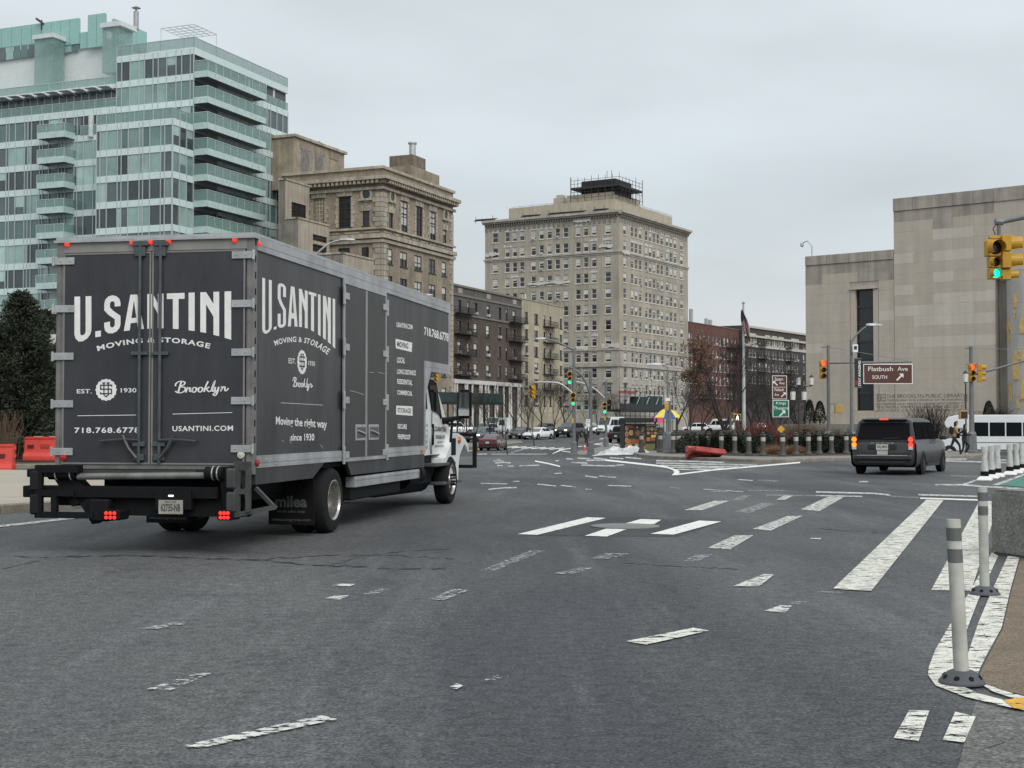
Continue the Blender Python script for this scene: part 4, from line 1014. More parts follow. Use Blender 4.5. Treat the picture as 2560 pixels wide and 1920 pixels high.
# lower front bay, flush with the right face
fw = 4.2; fo = gp3(0, -fw, 0); bl = Pl((fo[0], fo[1]), GLd); br = Pl((fo[0], fo[1]), GR)
sb = bl.hit(*zg_(706, 1000))[0]; zb0 = ZT - 3 * PITCHZ
curtain(bl, sb, 0, zb0, 9, (.5, 1.0, 1.55, .55, 1.0, 1.6), zmin=10, weights=(4, 4, 3, 2, 3))
curtain(br, 0, fw, zb0, 9, (1.35, 1.4), zmin=12, weights=(3, 3, 2, 2, 3))
railing(bl, sb, 0, zb0 + .4, 1.2, 1.3); railing(br, 0, fw, zb0 + .4, 1.2, 1.3)
b = MB(); p = [gp3(0, -fw, zb0 + .39), gp3(-sb, -fw, zb0 + .39), gp3(-sb, 0.0, zb0 + .39), gp3(0, 0.0, zb0 + .39)]; b.add(p, [(0, 1, 2, 3)])
pbox(b, bl, sb - .05, sb, 8, zb0 + .38, -fw, 0); B.put(b, 'bay_side', BAND)
curtain(gl, sx, 0, zb0, 1, (.75, 1.25, 1.35), weights=(2, 2, 2, 2, 2))
# long left wing
sl0 = gl.hit(*zg_(-420, 800))[0]; ZW = gl.hit(*zg_(420, 690))[1] + .3
nf = 11; ZW = ZT - PITCHZ * 1.98
curtain(gl, sl0, sx - .05, ZW - PITCHZ * .0, 13, (.45, 1.0, 1.5, .5, .55, 1.35), zmin=5, weights=(3, 3, 4, 3, 3))
b = MB(); pbox(b, gl, sl0, sx - .05, ZW - .4, ZW + .45, -.5, .05); B.put(b, 'wing_fascia', BAND)
railing(gl, sl0, sx - .05, ZW + .4, 1.1, 1.6)
wl_ = Pl(gp3(0, .9, 0)[:2], GLd)
b = MB(); pbox(b, wl_, sl0, sx, ZW + .4, ZW + 2.7, -6, 0); B.put(b, 'setback_storey', TE[2])
b = MB()
for i in range(22): s = sx - .3 - i * 1.15; pbox(b, wl_, s - .05, s + .05, ZW + .4, ZW + 2.7, 0, .05)
B.put(b, 'setback_mullion', MUL)
b = MB(); pbox(b, gl, sl0, sx - .05, ZW + 2.75, ZW + 3.3, -8, -.1); B.put(b, 'terrace_fascia', BANDW)
b = MB()
for i in range(12):
    s = sx - .6 - i * 2.0; b.cyl(gl.P(s, ZW + 2.2, -1.8), gl.P(s, ZW + 2.85, .9), .05, n=5); pbox(b, gl, s - 1.7, s - .2, ZW + 2.84, ZW + 2.88, -.1, 1.0)
B.put(b, 'sun_louvre', BANDW)
railing(gl, sl0, sx - .05, ZW + 3.3, 1.0, 2.2, -.4)
# loggia next to the corner block: recess shade put into a dark block's colour
l0, l1 = gl.hit(*zg_(595, 700))[0], gl.hit(*zg_(845, 700))[0]
b = MB(); pbox(b, gl, l0, l1, ZW - PITCHZ + .4, ZW - .45, -.5, .02); B.put(b, 'loggia_shade_block', DARKIN)
B.put(MB().cyl(gl.P(l0 + 1.6, ZW - PITCHZ, .2), gl.P(l0 + 1.6, ZW - .4, .2), .32, n=10), 'column', M('white_column', (.55, .58, .57), .6))
railing(gl, l0, l1, ZW - PITCHZ + .35, 1.15, 1.6, .12)
# side balconies of the left wing
b0, b1 = gl.hit(*zg_(338, 950))[0], gl.hit(*zg_(520, 950))[0]
for k in range(9): balcony(gl, b0 + .3, b1 + .6, ZW - PITCHZ * (k + 1) + .35, 2.0, 1.0)
# penthouses: teal panel screens
TEAL = M('teal_panel', (.27, .47, .44), .25, var=.06, spec=.6)
def screen(pl, s0, s1, z0, z1, n, off=0.):
    for i in range(n):
        a, c = s0 + (s1 - s0) * i / n, s0 + (s1 - s0) * (i + 1) / n; b = MB(); pbox(b, pl, a + .03, c - .03, z0, z1, off - .1, off); B.put(b, 'screen_panel', TEAL)
    b = MB(); pbox(b, pl, s0, s1, z0, z1 - .1, off - .3, off - .12); B.put(b, 'screen_frame', MUL)
pp = Pl(gp3(0, 9, 0)[:2], GLd)
X = lambda x, y: pp.hit(*zg_(x, y))
screen(pp, X(-60, 200)[0], X(303, 200)[0], X(100, 335)[1], X(100, 195)[1], 5)
for i in range(12): a_ = X(-60 + 53 * i, 300)[0]; c_ = X(-60 + 53 * (i + 1), 300)[0]; pane(pp, a_ + .03, c_ - .03, X(100, 430)[1], X(100, 338)[1] - .05, (4, 2, 0, 4)[i % 4], .03)
screen(pp, X(310, 200)[0], X(582, 200)[0], X(450, 335)[1], X(450, 150)[1], 4, .15)
screen(pp, X(655, 200)[0], X(785, 200)[0], X(700, 350)[1], X(700, 112)[1], 2, .5)
screen(pp, X(582, 300)[0], X(655, 300)[0], X(620, 350)[1], X(620, 232)[1], 1)
pq = Pl(pp.P(X(826, 200)[0], 0)[:2], GR)
screen(pq, 0, pq.hit(*zg_(1070, 300))[0], pq.hit(*zg_(850, 330))[1], pq.hit(*zg_(826, 132))[1], 3)
b = MB(); pbox(b, pp, X(-60, 200)[0], X(826, 200)[0], ZT - 3, X(600, 300)[1], -9, -.32); B.put(b, 'penthouse_core', BANDW)
b = MB(); pbox(b, pp, X(345, 300)[0], X(480, 300)[0], ZT - 3, X(400, 290)[1], .3, 2.5); B.put(b, 'penthouse_room', BALG)
b = MB(); pbox(b, pp, X(340, 300)[0], X(490, 300)[0], X(400, 318)[1], X(400, 288)[1], .1, 2.8); B.put(b, 'penthouse_roof', BANDW)
b = MB(); pbox(b, pp, X(860, 300)[0], X(975, 300)[0], ZT + .4, X(900, 245)[1], .3, 3.2); B.put(b, 'penthouse_room', BALG)
b = MB(); pbox(b, pp, X(852, 300)[0], X(1000, 300)[0], X(900, 248)[1], X(900, 215)[1], .1, 3.5); B.put(b, 'penthouse_roof', BANDW)
s, z = X(990, 200); B.put(MB().lathe([(.35, 0), (.35, 2.4), (.15, 2.5), (.15, 2.8), (.6, 2.85), (.1, 3.15)], 12, tuple(pp.P(s, z - .3))), 'vent_stack', M('vent_zinc', (.35, .36, .36), .5, .4))
s, z = X(310, 165); B.put(MB().box(pp.P(s, z, .3), (1.6, .3, .25), .3, 0, .6).cyl(pp.P(s, z - 1, .2), pp.P(s, z + .3, .2), .1), 'roof_rig', DKFR)
# body of the building behind the skin
b = MB(); q = [gp3(.3, .35, 0), gp3(.3, WR, 0), gp3(-sl0, WR, 0), gp3(-sl0, .35, 0)]; b.prism([(p[0], p[1]) for p in q], -1, ZW)
q = [gp3(.3, .35, 0), gp3(.3, WR, 0), gp3(-sx, WR, 0), gp3(-sx, .35, 0)]; b.prism([(p[0], p[1]) for p in q], ZW, ZT + .2)
B.put(b, 'core', M('core_grey', (.1, .11, .11), .8))
b = MB(); q = [gp3(.2, -fw + .3, 0), gp3(.2, .3, 0), gp3(-sb - .2, .3, 0), gp3(-sb - .2, -fw + .3, 0)]; b.prism([(p[0], p[1]) for p in q], -1, zb0 + .3); B.put(b, 'bay_core', M('core_grey', (.1, .11, .11), .8))
for i, rb in enumerate(REST):
    if rb.f: B.put(rb, 'lower_panes', TE[i]).__setitem__('kind', 'stuff')

# ================================================================== library (right)
zl = zc(1980, 440, 580 / 2092)
LO = W(2235, 900, 105.); LD = Vector((7.7, -6.0)).normalized(); pl_ = Pl((LO.x, LO.y), LD)
B = Bld('library_building', 'monumental tan limestone library with tall dark window slot and stepped roof', 'library', (LO.x, LO.y, 1.8))
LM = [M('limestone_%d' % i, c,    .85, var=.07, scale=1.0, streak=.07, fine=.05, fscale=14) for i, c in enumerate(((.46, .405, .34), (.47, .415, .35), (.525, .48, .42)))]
LSTAIN = M('limestone_stained', (.36, .325, .285), .9, var=.22, scale=.7, streak=.25)
JOINT = M('stone_joint', (.40, .36, .315), .9)
lz = lambda x, y: pl_.hit(*zl(x, y))
s_lo, s_mid = lz(122, 1100)[0], lz(915, 700)[0]; s_por, s_end = lz(1830, 1100)[0], lz(1830, 1100)[0]
z_low, z_hi = lz(700, 680)[1], lz(925, 205)[1]; zb = 1.9
win = pl_.rect(*zl(572, 1020), *zl(733, 1900)); win = (win[0], win[1], lz(650, 1860)[1] + .0, lz(650, 1020)[1])
wz0 = W(2160, 1027, 108).z
win = (win[0], win[1], wz0, win[3])
pw, ph = (lz(1307, 700)[0] - lz(1133, 700)[0]) * 1.0, 0.0
ph = lz(1050, 718)[1] - lz(1050, 812)[1]
rl = random.Random(12)
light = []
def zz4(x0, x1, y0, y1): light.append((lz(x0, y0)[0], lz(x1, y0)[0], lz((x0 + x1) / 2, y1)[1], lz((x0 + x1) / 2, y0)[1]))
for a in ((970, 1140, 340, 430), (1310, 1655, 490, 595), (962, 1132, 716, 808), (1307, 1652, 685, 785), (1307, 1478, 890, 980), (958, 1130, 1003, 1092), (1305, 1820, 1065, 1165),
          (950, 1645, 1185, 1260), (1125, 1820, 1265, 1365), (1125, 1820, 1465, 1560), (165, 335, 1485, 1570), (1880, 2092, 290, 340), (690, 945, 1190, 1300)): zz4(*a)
def stones(s0, s1, z0, z1, top=False):
    n = max(1, round((s1 - s0) / pw)); rows_ = max(1, round((z1 - z0) / ph)); w = (s1 - s0) / n; h = (z1 - z0) / rows_
    for j in range(rows_):
        for i in range(n):
            a, c, d, e_ = s0 + i * w, s0 + (i + 1) * w, z0 + j * h, z0 + (j + 1) * h
            if c > win[0] - .5 and a < win[1] + .5 and e_ > win[2] and d < win[3]:
                if a < win[0] - .5: c = min(c, win[0] - .45)
                elif c > win[1] + .5: a = max(a, win[1] + .45)
                else: continue
                if c - a < .12: continue
                if e_ > win[3] and d < win[3]: pass
            mx_, mz_ = (a + c) / 2, (d + e_) / 2
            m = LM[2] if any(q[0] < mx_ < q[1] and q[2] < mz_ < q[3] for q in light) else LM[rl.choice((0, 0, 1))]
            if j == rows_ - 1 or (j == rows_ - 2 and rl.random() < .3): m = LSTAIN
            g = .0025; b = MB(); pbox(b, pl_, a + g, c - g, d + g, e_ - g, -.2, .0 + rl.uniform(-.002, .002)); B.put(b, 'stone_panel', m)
stones(s_lo, s_mid, zb + .6, z_low - .75); stones(s_mid + .03, s_por, zb + .6, z_hi - 1.0)
for s0, s1, zt_ in ((s_lo, s_mid, z_low), (s_mid, s_por, z_hi)):
    b = MB(); pbox(b, pl_, s0 + .02, s1 - .02, 0, zt_ - .1, -12, -.05); 
    if s0 == s_lo:
        b = MB(); pbox(b, pl_, s0 + .02, win[0] - .4, 0, zt_ - .1, -12, -.05); pbox(b, pl_, win[1] + .4, s1, 0, zt_ - .1, -12, -.05); pbox(b, pl_, win[0] - .4, win[1] + .4, win[3], zt_ - .1, -12, -.05); pbox(b, pl_, win[0] - .4, win[1] + .4, 0, win[2], -12, -.05)
    B.put(b, 'wall_core', JOINT)
    n = round((s1 - s0) / (pw * 1.1))
    for i in range(n):
        a, c = s0 + (s1 - s0) * i / n, s0 + (s1 - s0) * (i + 1) / n
        b = MB(); pbox(b, pl_, a + .008, c - .008, zt_ - .74 if s0 == s_lo else zt_ - .98, zt_, -.8, .08); B.put(b, 'coping_stone', LSTAIN, bevel=.02)
    n = round((s1 - s0) / pw)
    for i in range(n):
        a, c = s0 + (s1 - s0) * i / n, s0 + (s1 - s0) * (i + 1) / n
        b = MB(); pbox(b, pl_, a + .008, c - .008, zb - .6, zb + .59, -.3, .15); B.put(b, 'plinth_stone', LM[0])
# tall window slot
b = MB(); pbox(b, pl_, win[0] - .4, win[0], win[2], win[3], -.7, -.02); pbox(b, pl_, win[1], win[1] + .4, win[2], win[3], -.7, -.02); pbox(b, pl_, win[0] - .42, win[1] + .42, win[3], win[3] + .12, -.7, .12); B.put(b, 'window_jamb', LM[1])
nr = 7
wo_ = B.put((lambda b: [pbox(b, pl_, win[0] + .0, win[0] + .08, win[2], win[3], -.45, -.3), pbox(b, pl_, win[1] - .08, win[1], win[2], win[3], -.45, -.3)] and b)(MB()), 'window_frame', DKFR)
for i in range(nr):
    z0 = win[2] + (win[3] - win[2]) * i / nr; z1 = win[2] + (win[3] - win[2]) * (i + 1) / nr
    b = MB(); pbox(b, pl_, win[0], win[1], z0 + .06, z1 - .06, -.5, -.42); B.put(b, 'pane', M('library_glass', (.016, .02, .024), .12, var=.3, scale=.5) if i != 4 else GL_D[1])
    b = MB(); pbox(b, pl_, win[0], win[1], z1 - .08, z1 + .08, -.5, -.32); B.put(b, 'transom', DKFR)
# inscription cut in the stone
INS = M('carved_letter', (.2, .18, .16), .9)
for tx, x0, x1, y0, y1 in (('THE BROOKLYN PUBLIC LIBRARY', 610, 1275, 570, 602), ('THROUGH THE JOINING OF MUNICIPAL', 612, 1275, 613, 634), ('ENTERPRISE AND PRIVATE GENEROSITY OFFERS TO', 525, 1300, 644, 664),
                           ('THE PEOPLE PERPETUAL AND FREE ACCESS TO', 525, 1300, 671, 691), ('KNOWLEDGE AND HISTORY THE WISDOM OF AGES', 525, 1300, 700, 718)):
    a, c = pl_.hit(*z4(x0, (y0 + y1) / 2))[0], pl_.hit(*z4(x1, (y0 + y1) / 2))[0]; d, e_ = pl_.hit(*z4(900, y1))[1], pl_.hit(*z4(900, y0))[1]
    B.put(place(fit_text(tx, a, c, d, e_, bold=.008), lambda s, z: pl_.P(s, z, .012)), 'inscription', INS).__setitem__('kind', 'stuff')
for x0, x1, y0, y1 in ((528, 560, 570, 632), (566, 602, 570, 632), (1278, 1308, 572, 634)):
    a, c = pl_.hit(*z4(x0, 600))[0], pl_.hit(*z4(x1, 600))[0]; d, e_ = pl_.hit(*z4(x0, y1))[1], pl_.hit(*z4(x0, y0))[1]; b = MB()
    for q in ((a, a + .06, d, e_), (c - .06, c, d, e_), (a + .06, c - .06, e_ - .06, e_), (a + .06, c - .06, d, d + .06), ((a + c) / 2 - .04, (a + c) / 2 + .04, d + .2, e_ - .2)): pbox(b, pl_, *q, 0, .012)
    B.put(b, 'carved_emblem', INS)
# entrance portal: recess and round pier with gilded reliefs
rec = Pl((pl_.P(s_por, 0).x, pl_.P(s_por, 0).y), (LD.x, LD.y))
zp_top = W(2520, 672, 99).z
b = MB(); pbox(b, pl_, s_por, s_por + 8, zp_top, z_hi - .98, -2, .0); B.put(b, 'wall_above_portal', LM[0])
b = MB(); pbox(b, pl_, s_por + .0, s_por + 8, z_hi - .98, z_hi, -.8, .08); B.put(b, 'coping_stone', LSTAIN)
b = MB(); pbox(b, pl_, s_por, s_por + .9, 0, zp_top, -2, -.9); B.put(b, 'portal_reveal', LSTAIN)
b = MB(); pbox(b, pl_, s_por + .1, s_por + 8, zp_top - .22, zp_top, -.9, .05); B.put(b, 'portal_canopy', M('portal_grey', (.3, .3, .3), .6))
pier_c = pl_.P(s_por + 2.5, 0, -1.15); PR = 1.95
PIER = M('pier_limestone', (.46, .44, .415), .8, var=.12, scale=.8, streak=.15)
for k in range(5):
    z0 = zb - .6 + (zp_top - .23 - zb + .6) * k / 5; z1 = zb - .6 + (zp_top - .23 - zb + .6) * (k + 1) / 5 - .012
    B.put(MB().lathe([(PR, z0), (PR, z1)], 40, (pier_c.x, pier_c.y, 0)), 'pier_drum', PIER, smooth=30)
GOLD = M('gilding', (.66, .46, .18), .5, .3, var=.2, scale=3)
def figure(kind, rd):
    """generic robed / standing silhouettes in a 1 x 2.2 box"""
    if kind == 0: return [(-.14, 0), (-.05, 0), (-.02, .75), (.03, .75), (.06, 0), (.17, 0), (.17, .85), (.25, 1.2), (.36, 1.0), (.42, 1.05), (.33, 1.65), (.18, 1.78), (.1, 1.8), (.11, 2.08), (0, 2.16), (-.1, 2.08), (-.1, 1.8), (-.2, 1.76), (-.32, 1.55), (-.5, 1.1), (-.44, 1.06), (-.22, 1.35), (-.24, .9)]
    if kind == 1: return [(-.25, 0), (.28, 0), (.26, 1.1), (.3, 1.5), (.5, 1.45), (.52, 1.56), (.25, 1.72), (.12, 1.8), (.12, 2.08), (0, 2.16), (-.11, 2.08), (-.1, 1.8), (-.25, 1.7), (-.3, 1.2)]
    if kind == 2: return [(-.2, 0), (.24, 0), (.3, .9), (.2, 1.3), (.26, 1.62), (.12, 1.72), (.14, 2.0), (0, 2.1), (-.12, 2.0), (-.12, 1.72), (-.3, 1.5), (-.52, 1.95), (-.6, 1.9), (-.42, 1.3), (-.2, 1.25), (-.26, .8)]
    return [(-.6, .1), (-.2, .0), (.3, .35), (.6, .9), (.55, 1.0), (.2, .62), (.05, .55), (-.1, .4), (-.3, .35), (-.5, .3)]
zpg = zc(2440, 660, 120 / 498)
for kind, x, y0, y1 in ((1, 285, 280, 520), (2, 410, 300, 450), (0, 400, 470, 560), (0, 340, 550, 818), (1, 275, 915, 1170), (1, 415, 895, 1200), (2, 362, 1232, 1425), (1, 440, 1370, 1500), (1, 478, 540, 720), (2, 487, 880, 1010), (1, 490, 1200, 1400)):
    u, v0 = zpg(x, y0); _, v1 = zpg(x, y1); rr_ = ray(u, (v0 + v1) / 2); dx, dy = rr_.x, rr_.y
    # meet the round pier
    A_ = dx * dx + dy * dy; Bq = -2 * (dx * pier_c.x + dy * pier_c.y); Cq = pier_c.x ** 2 + pier_c.y ** 2 - PR * PR; disc = Bq * Bq - 4 * A_ * Cq
    if disc < 0: continue
    t = (-Bq - math.sqrt(disc)) / (2 * A_); ang = math.atan2(dy * t - pier_c.y, dx * t - pier_c.x); D_ = dy * t
    z0, z1 = W(u, v1, D_).z, W(u, v0, D_).z; f_ = figure(kind, rl); hmax = max(q for _, q in f_); sc_ = (z1 - z0) / hmax
    b = MB(); b.extr(f_, .012, .07, lambda p, q, t_: (pier_c.x + (PR + t_) * math.cos(ang + p * sc_ / PR), pier_c.y + (PR + t_) * math.sin(ang + p * sc_ / PR), z0 + q * sc_))
    B.put(b, 'gilded_relief', GOLD)
# terrace in front of the library
struct(MB().prism([(23.2, 110.2), (24, 125), (80, 125), (80, 84), (46, 88), (38.5, 95.5), (33, 100.5), (27, 105.5), (23.4, 108.6)], -1.2, 1.55).build('library_terrace', M('terrace_stone', (.27, .25, .22), .85, var=.2, scale=.5, streak=.15)))
s, z = lz(175, 690)
b = MB(); b.tube([pl_.P(s, z_low, -.1), pl_.P(s, z_low + .8, -.1), pl_.P(s - .35, z_low + 1.25, -.1), pl_.P(s - .8, z_low + 1.15, -.1)], .05); b.lathe([(.02, .0), (.15, -.1), (.15, -.3), (.02, -.42)], 10, tuple(pl_.P(s - .85, z_low + 1.2, -.1))); B.put(b, 'roof_camera', MUL)
# ================================================================== moving truck
TDIR = Vector((.1934, .9811)); TP = Vector((-3.127, 16.69))
trear = Pl(TP, (TDIR.y, -TDIR.x)); tside = Pl(TP, TDIR)
truck = thing('moving_truck', 'charcoal moving truck with white cab and large white lettering', 'truck', (TP.x, TP.y, 0), -math.atan2(TDIR.x, TDIR.y))
CHAR = M('charcoal_paint', (.036, .038, .044), .5, var=.15, scale=1.3, streak=.15, spec=.45, dust=.12); CHAR_S = M('charcoal_side', (.031, .031, .034), .36, var=.25, scale=.9, streak=.3, spec=.4, dust=.22)
ALU = M('aluminium_rail', (.42, .43, .44), .4, .35, var=.2, scale=3, streak=.2); GREYST = M('grey_steel', (.20, .195, .185), .55, .3, var=.3, scale=4)
BLK = M('black_steel', (.009, .009, .010), .7, var=.3, scale=6, spec=.15); RUB = M('tyre_rubber', (.016, .016, .017), .9, spec=.2, var=.2, scale=8)
CABW = M('cab_white', (.76, .78, .77), .3, var=.05, coat=.3); LET = M('vinyl_white', (.80, .79, .76), .6, var=.08, scale=6); GALV = M('galvanised', (.42, .43, .43), .45, .4, var=.2, scale=5)
REDL = ME('red_lamp', (1., .03, .02), 1.3); REDM = ME('red_marker', (1., .06, .03), .6); REDR = M('red_reflector', (.35, .02, .02), .3); ORG = M('amber_lens', (.5, .14, .02), .25)
CHROME = M('polished_wheel', (.5, .48, .45), .28, .85, var=.3, scale=6); VGL = M('vehicle_glass', (.012, .014, .016), .05, var=0, spec=.06)
TT = lambda mb, name, mat, parent=None, **k: mb.build(name, mat, parent or truck, **k)
BW, BL, BZ0, BZ1 = 2.6, 8.08, 1.02, 3.84
LA = tside.hit(1123, 800)[0]; ZA = 2.52
BL = tside.hit(1061, 1000)[0]
# --- body
b = MB(); b.extr([(0.06, BZ0), (BL, BZ0), (BL, ZA), (LA, ZA), (LA, BZ1), (0.06, BZ1)], -BW + .02, -.012, lambda y, z, x: (x, y, z)); TT(b, 'box_body', CHAR_S)
b = MB(); b.bx(-BW - .01, .012, -.02, LA + .03, BZ1, BZ1 + .035); TT(b, 'roof_cap', GALV)
for x0, x1 in ((-.012, .012), (-BW - .012, -BW + .02)):
    b = MB(); b.bx(x0, x1, .1, LA, BZ1 - .17, BZ1 - .002); b.bx(x0 - .004, x1 + .004, .1, LA, BZ1 - .1, BZ1 - .085); TT(b, 'top_rail', ALU)
b = MB(); b.bx(-.012, .014, .1, BL, BZ0 - .005, BZ0 + .145); b.bx(-.01, .02, .1, BL, BZ0 + .06, BZ0 + .07); TT(b, 'bottom_rail', ALU)
b = MB()
for i in range(44): y = .2 + i * (BL - .3) / 43; b.lathe([(.009, 0), (.007, .006)], 6, (.014, y, BZ0 + .10), 'x'); b.lathe([(.009, 0), (.007, .006)], 6, (.014, y, BZ0 + .03), 'x')
TT(b, 'rivets', GALV).__setitem__('kind', 'stuff')
b = MB(); b.bx(-.012, .014, BL + .003, LA, ZA - .02, ZA + .16); b.bx(-.012, .018, BL + .003, LA, ZA + .06, ZA + .07); TT(b, 'attic_rail', ALU)
b = MB(); b.bx(-.012, .016, BL, BL + .035, BZ0, ZA + .15); b.extr([(BL + .035, ZA - .45), (BL + .035, ZA - .02), (BL + .42, ZA - .02)], -.012, .014, lambda y, z, x: (x, y, z)); TT(b, 'attic_bracket', ALU)
b = MB(); b.bx(-.03, .016, LA - .04, LA + .03, ZA - .02, BZ1); TT(b, 'front_post', ALU)
# skirt with wheel cut-out
SK = BZ0 - .006; yw = 3.1
b = MB(); b.extr([(.08, SK), (.08, SK - .2), (yw - .95, SK - .2), (yw - .5, SK - .02), (yw - .5, SK)], -.05, .0, lambda y, z, x: (x, y, z)); TT(b, 'skirt_panel', CHAR_S)
b = MB(); b.extr([(yw + .55, SK), (yw + .55, SK - .02), (yw + .75, SK - .22), (BL, SK - .23), (BL, SK)], -.05, .0, lambda y, z, x: (x, y, z)); TT(b, 'skirt_panel', CHAR_S)
# rear frame: posts, header, sill
for x0, x1 in ((-BW, -BW + .09), (-.09, .0)):
    b = MB(); b.bx(x0, x1, -.015, .1, BZ0 - .08, BZ1); b.bx(x0 + .02, x1 - .03, -.022, -.014, BZ0, BZ1 - .2); TT(b, 'corner_post', GREYST)
b = MB(); b.bx(-BW + .09, -.09, -.012, .1, BZ1 - .16, BZ1 - .002); TT(b, 'header', M('header_grey', (.27, .26, .245), .55, .2, var=.2))
b = MB(); b.bx(-BW - .03, .03, -.05, .1, BZ1 - .035, BZ1 - .004); TT(b, 'roof_lip', GALV)
b = MB(); b.bx(-BW + .09, -.09, -.02, .1, BZ0 - .03, BZ0 + .03); TT(b, 'door_sill', GREYST)
b = MB()
for i in range(13): b.bx(.0, .004, .03, .06, BZ0 + .3 + i * .2, BZ0 + .38 + i * .2)
TT(b, 'post_slots', BLK).__setitem__('kind', 'stuff')
zA2 = zc(100, 560, 600 / 1276)
hs2 = lambda x, y: trear.hit(*zA2(x, y))
xm = hs2(597, 700)[0]
DO = []
for x0, x1 in ((-BW + .1, xm - .006), (xm + .006, -.1)):
    b = MB(); b.bx(x0, x1, -.03, .02, BZ0 + .035, BZ1 - .17); d = TT(b, 'rear_door', CHAR, bevel=.006); DO.append(d)
    b = MB()
    for q in ((x0, x0 + .022, BZ0 + .035, BZ1 - .17), (x1 - .022, x1, BZ0 + .035, BZ1 - .17)): b.bx(q[0], q[1], -.036, -.031, q[2], q[3])
    b.bx(x0 + .022, x1 - .022, -.036, -.031, BZ0 + .035, BZ0 + .055); b.bx(x0 + .022, x1 - .022, -.036, -.031, BZ1 - .19, BZ1 - .17); TT(b, 'door_trim', M('door_trim', (.22, .215, .2), .55, .2), d)
for k, y in enumerate((200, 453, 705, 957, 1210)):
    z = hs2(135, y)[1]
    for x0, x1, di in ((-BW - .03, -BW + .25, 0), (-.27, .01, 1)):
        z_ = z if di == 0 else hs2(1060, (167, 425, 683, 940, 1195)[k])[1]
        b = MB(); b.bx(x0, x1, -.052, -.032, z_ - .045, z_ + .045); b.cyl((x0 if di == 0 else x1, -.05, z_ - .06), (x0 if di == 0 else x1, -.05, z_ + .06), .018, n=8)
        for fx in (.35, .8): xx = x0 + (x1 - x0) * (fx if di == 0 else 1 - fx); b.lathe([(.012, -.06), (.012, -.05)], 6, (xx, 0, z_), 'y')
        TT(b, 'hinge', GALV, bevel=.004)
ROD = M('lock_rod', (.085, .10, .105), .45, .4, var=.25, scale=8)
for i, x in enumerate((540, 648)):
    xx = hs2(x, 700)[0]
    b = MB(); b.cyl((xx, -.06, BZ0 + .06), (xx, -.06, BZ1 - .06), .021, n=10); TT(b, 'lock_rod', ROD)
    for y, w, h in ((150, .07, .12), (108, .1, .06), (690, .11, .045), (1170, .08, .06), (1240, .07, .08)):
        z_ = hs2(x, y)[1]; b = MB(); b.bx(xx - w, xx + w, -.075, -.03, z_ - h / 2, z_ + h / 2); TT(b, 'rod_bracket', ROD, bevel=.006)
    sg = -1 if i == 0 else 1
    z_ = hs2(x, 1150)[1]; b = MB(); b.tube([(xx, -.08, z_), (xx + sg * .2, -.09, z_ + .01), (xx + sg * .5, -.085, z_ - .012)], .017, 6); b.tube([(xx + sg * .02, -.08, z_ - .22), (xx + sg * .12, -.09, z_ - .1), (xx + sg * .2, -.085, z_ + .06)], .022, 6); TT(b, 'door_handle', M('handle_dark', (.06, .065, .066), .5, .3, var=.3))
for x, y in ((150, 108), (495, 97), (592, 95), (688, 90), (1040, 75)):
    s, z = hs2(x, y); b = MB(); b.lathe([(.0, -.05), (.03, -.045), (.035, -.012)], 8, (s, 0, min(z, BZ1 - .05)), 'y'); TT(b, 'marker_lamp', REDM)
b = MB(); b.lathe([(.0, .03), (.025, .02), (.03, .0)], 8, (.012, .12, BZ1 - .09), 'x'); TT(b, 'marker_lamp', REDM)
for x, y, m in ((133, 1240, REDR), (1075, 1227, M('white_lens', (.6, .58, .5), .3))):
    s, z = hs2(x, y); b = MB(); b.lathe([(.0, -.06), (.045, -.05), (.05, -.03)], 12, (s, 0, z), 'y'); TT(b, 'reflector', m)
for y, m in ((.1, REDR), (BL - .25, ORG)): b = MB(); b.lathe([(.0, .03), (.04, .02), (.045, .0)], 12, (.012, y, BZ0 + .06), 'x'); TT(b, 'reflector', m)
b = MB(); b.lathe([(.0, .03), (.03, .02), (.035, .0)], 12, (.012, tside.hit(961, 1150)[0] + .1, BZ0 + .07), 'x'); TT(b, 'reflector', ORG)
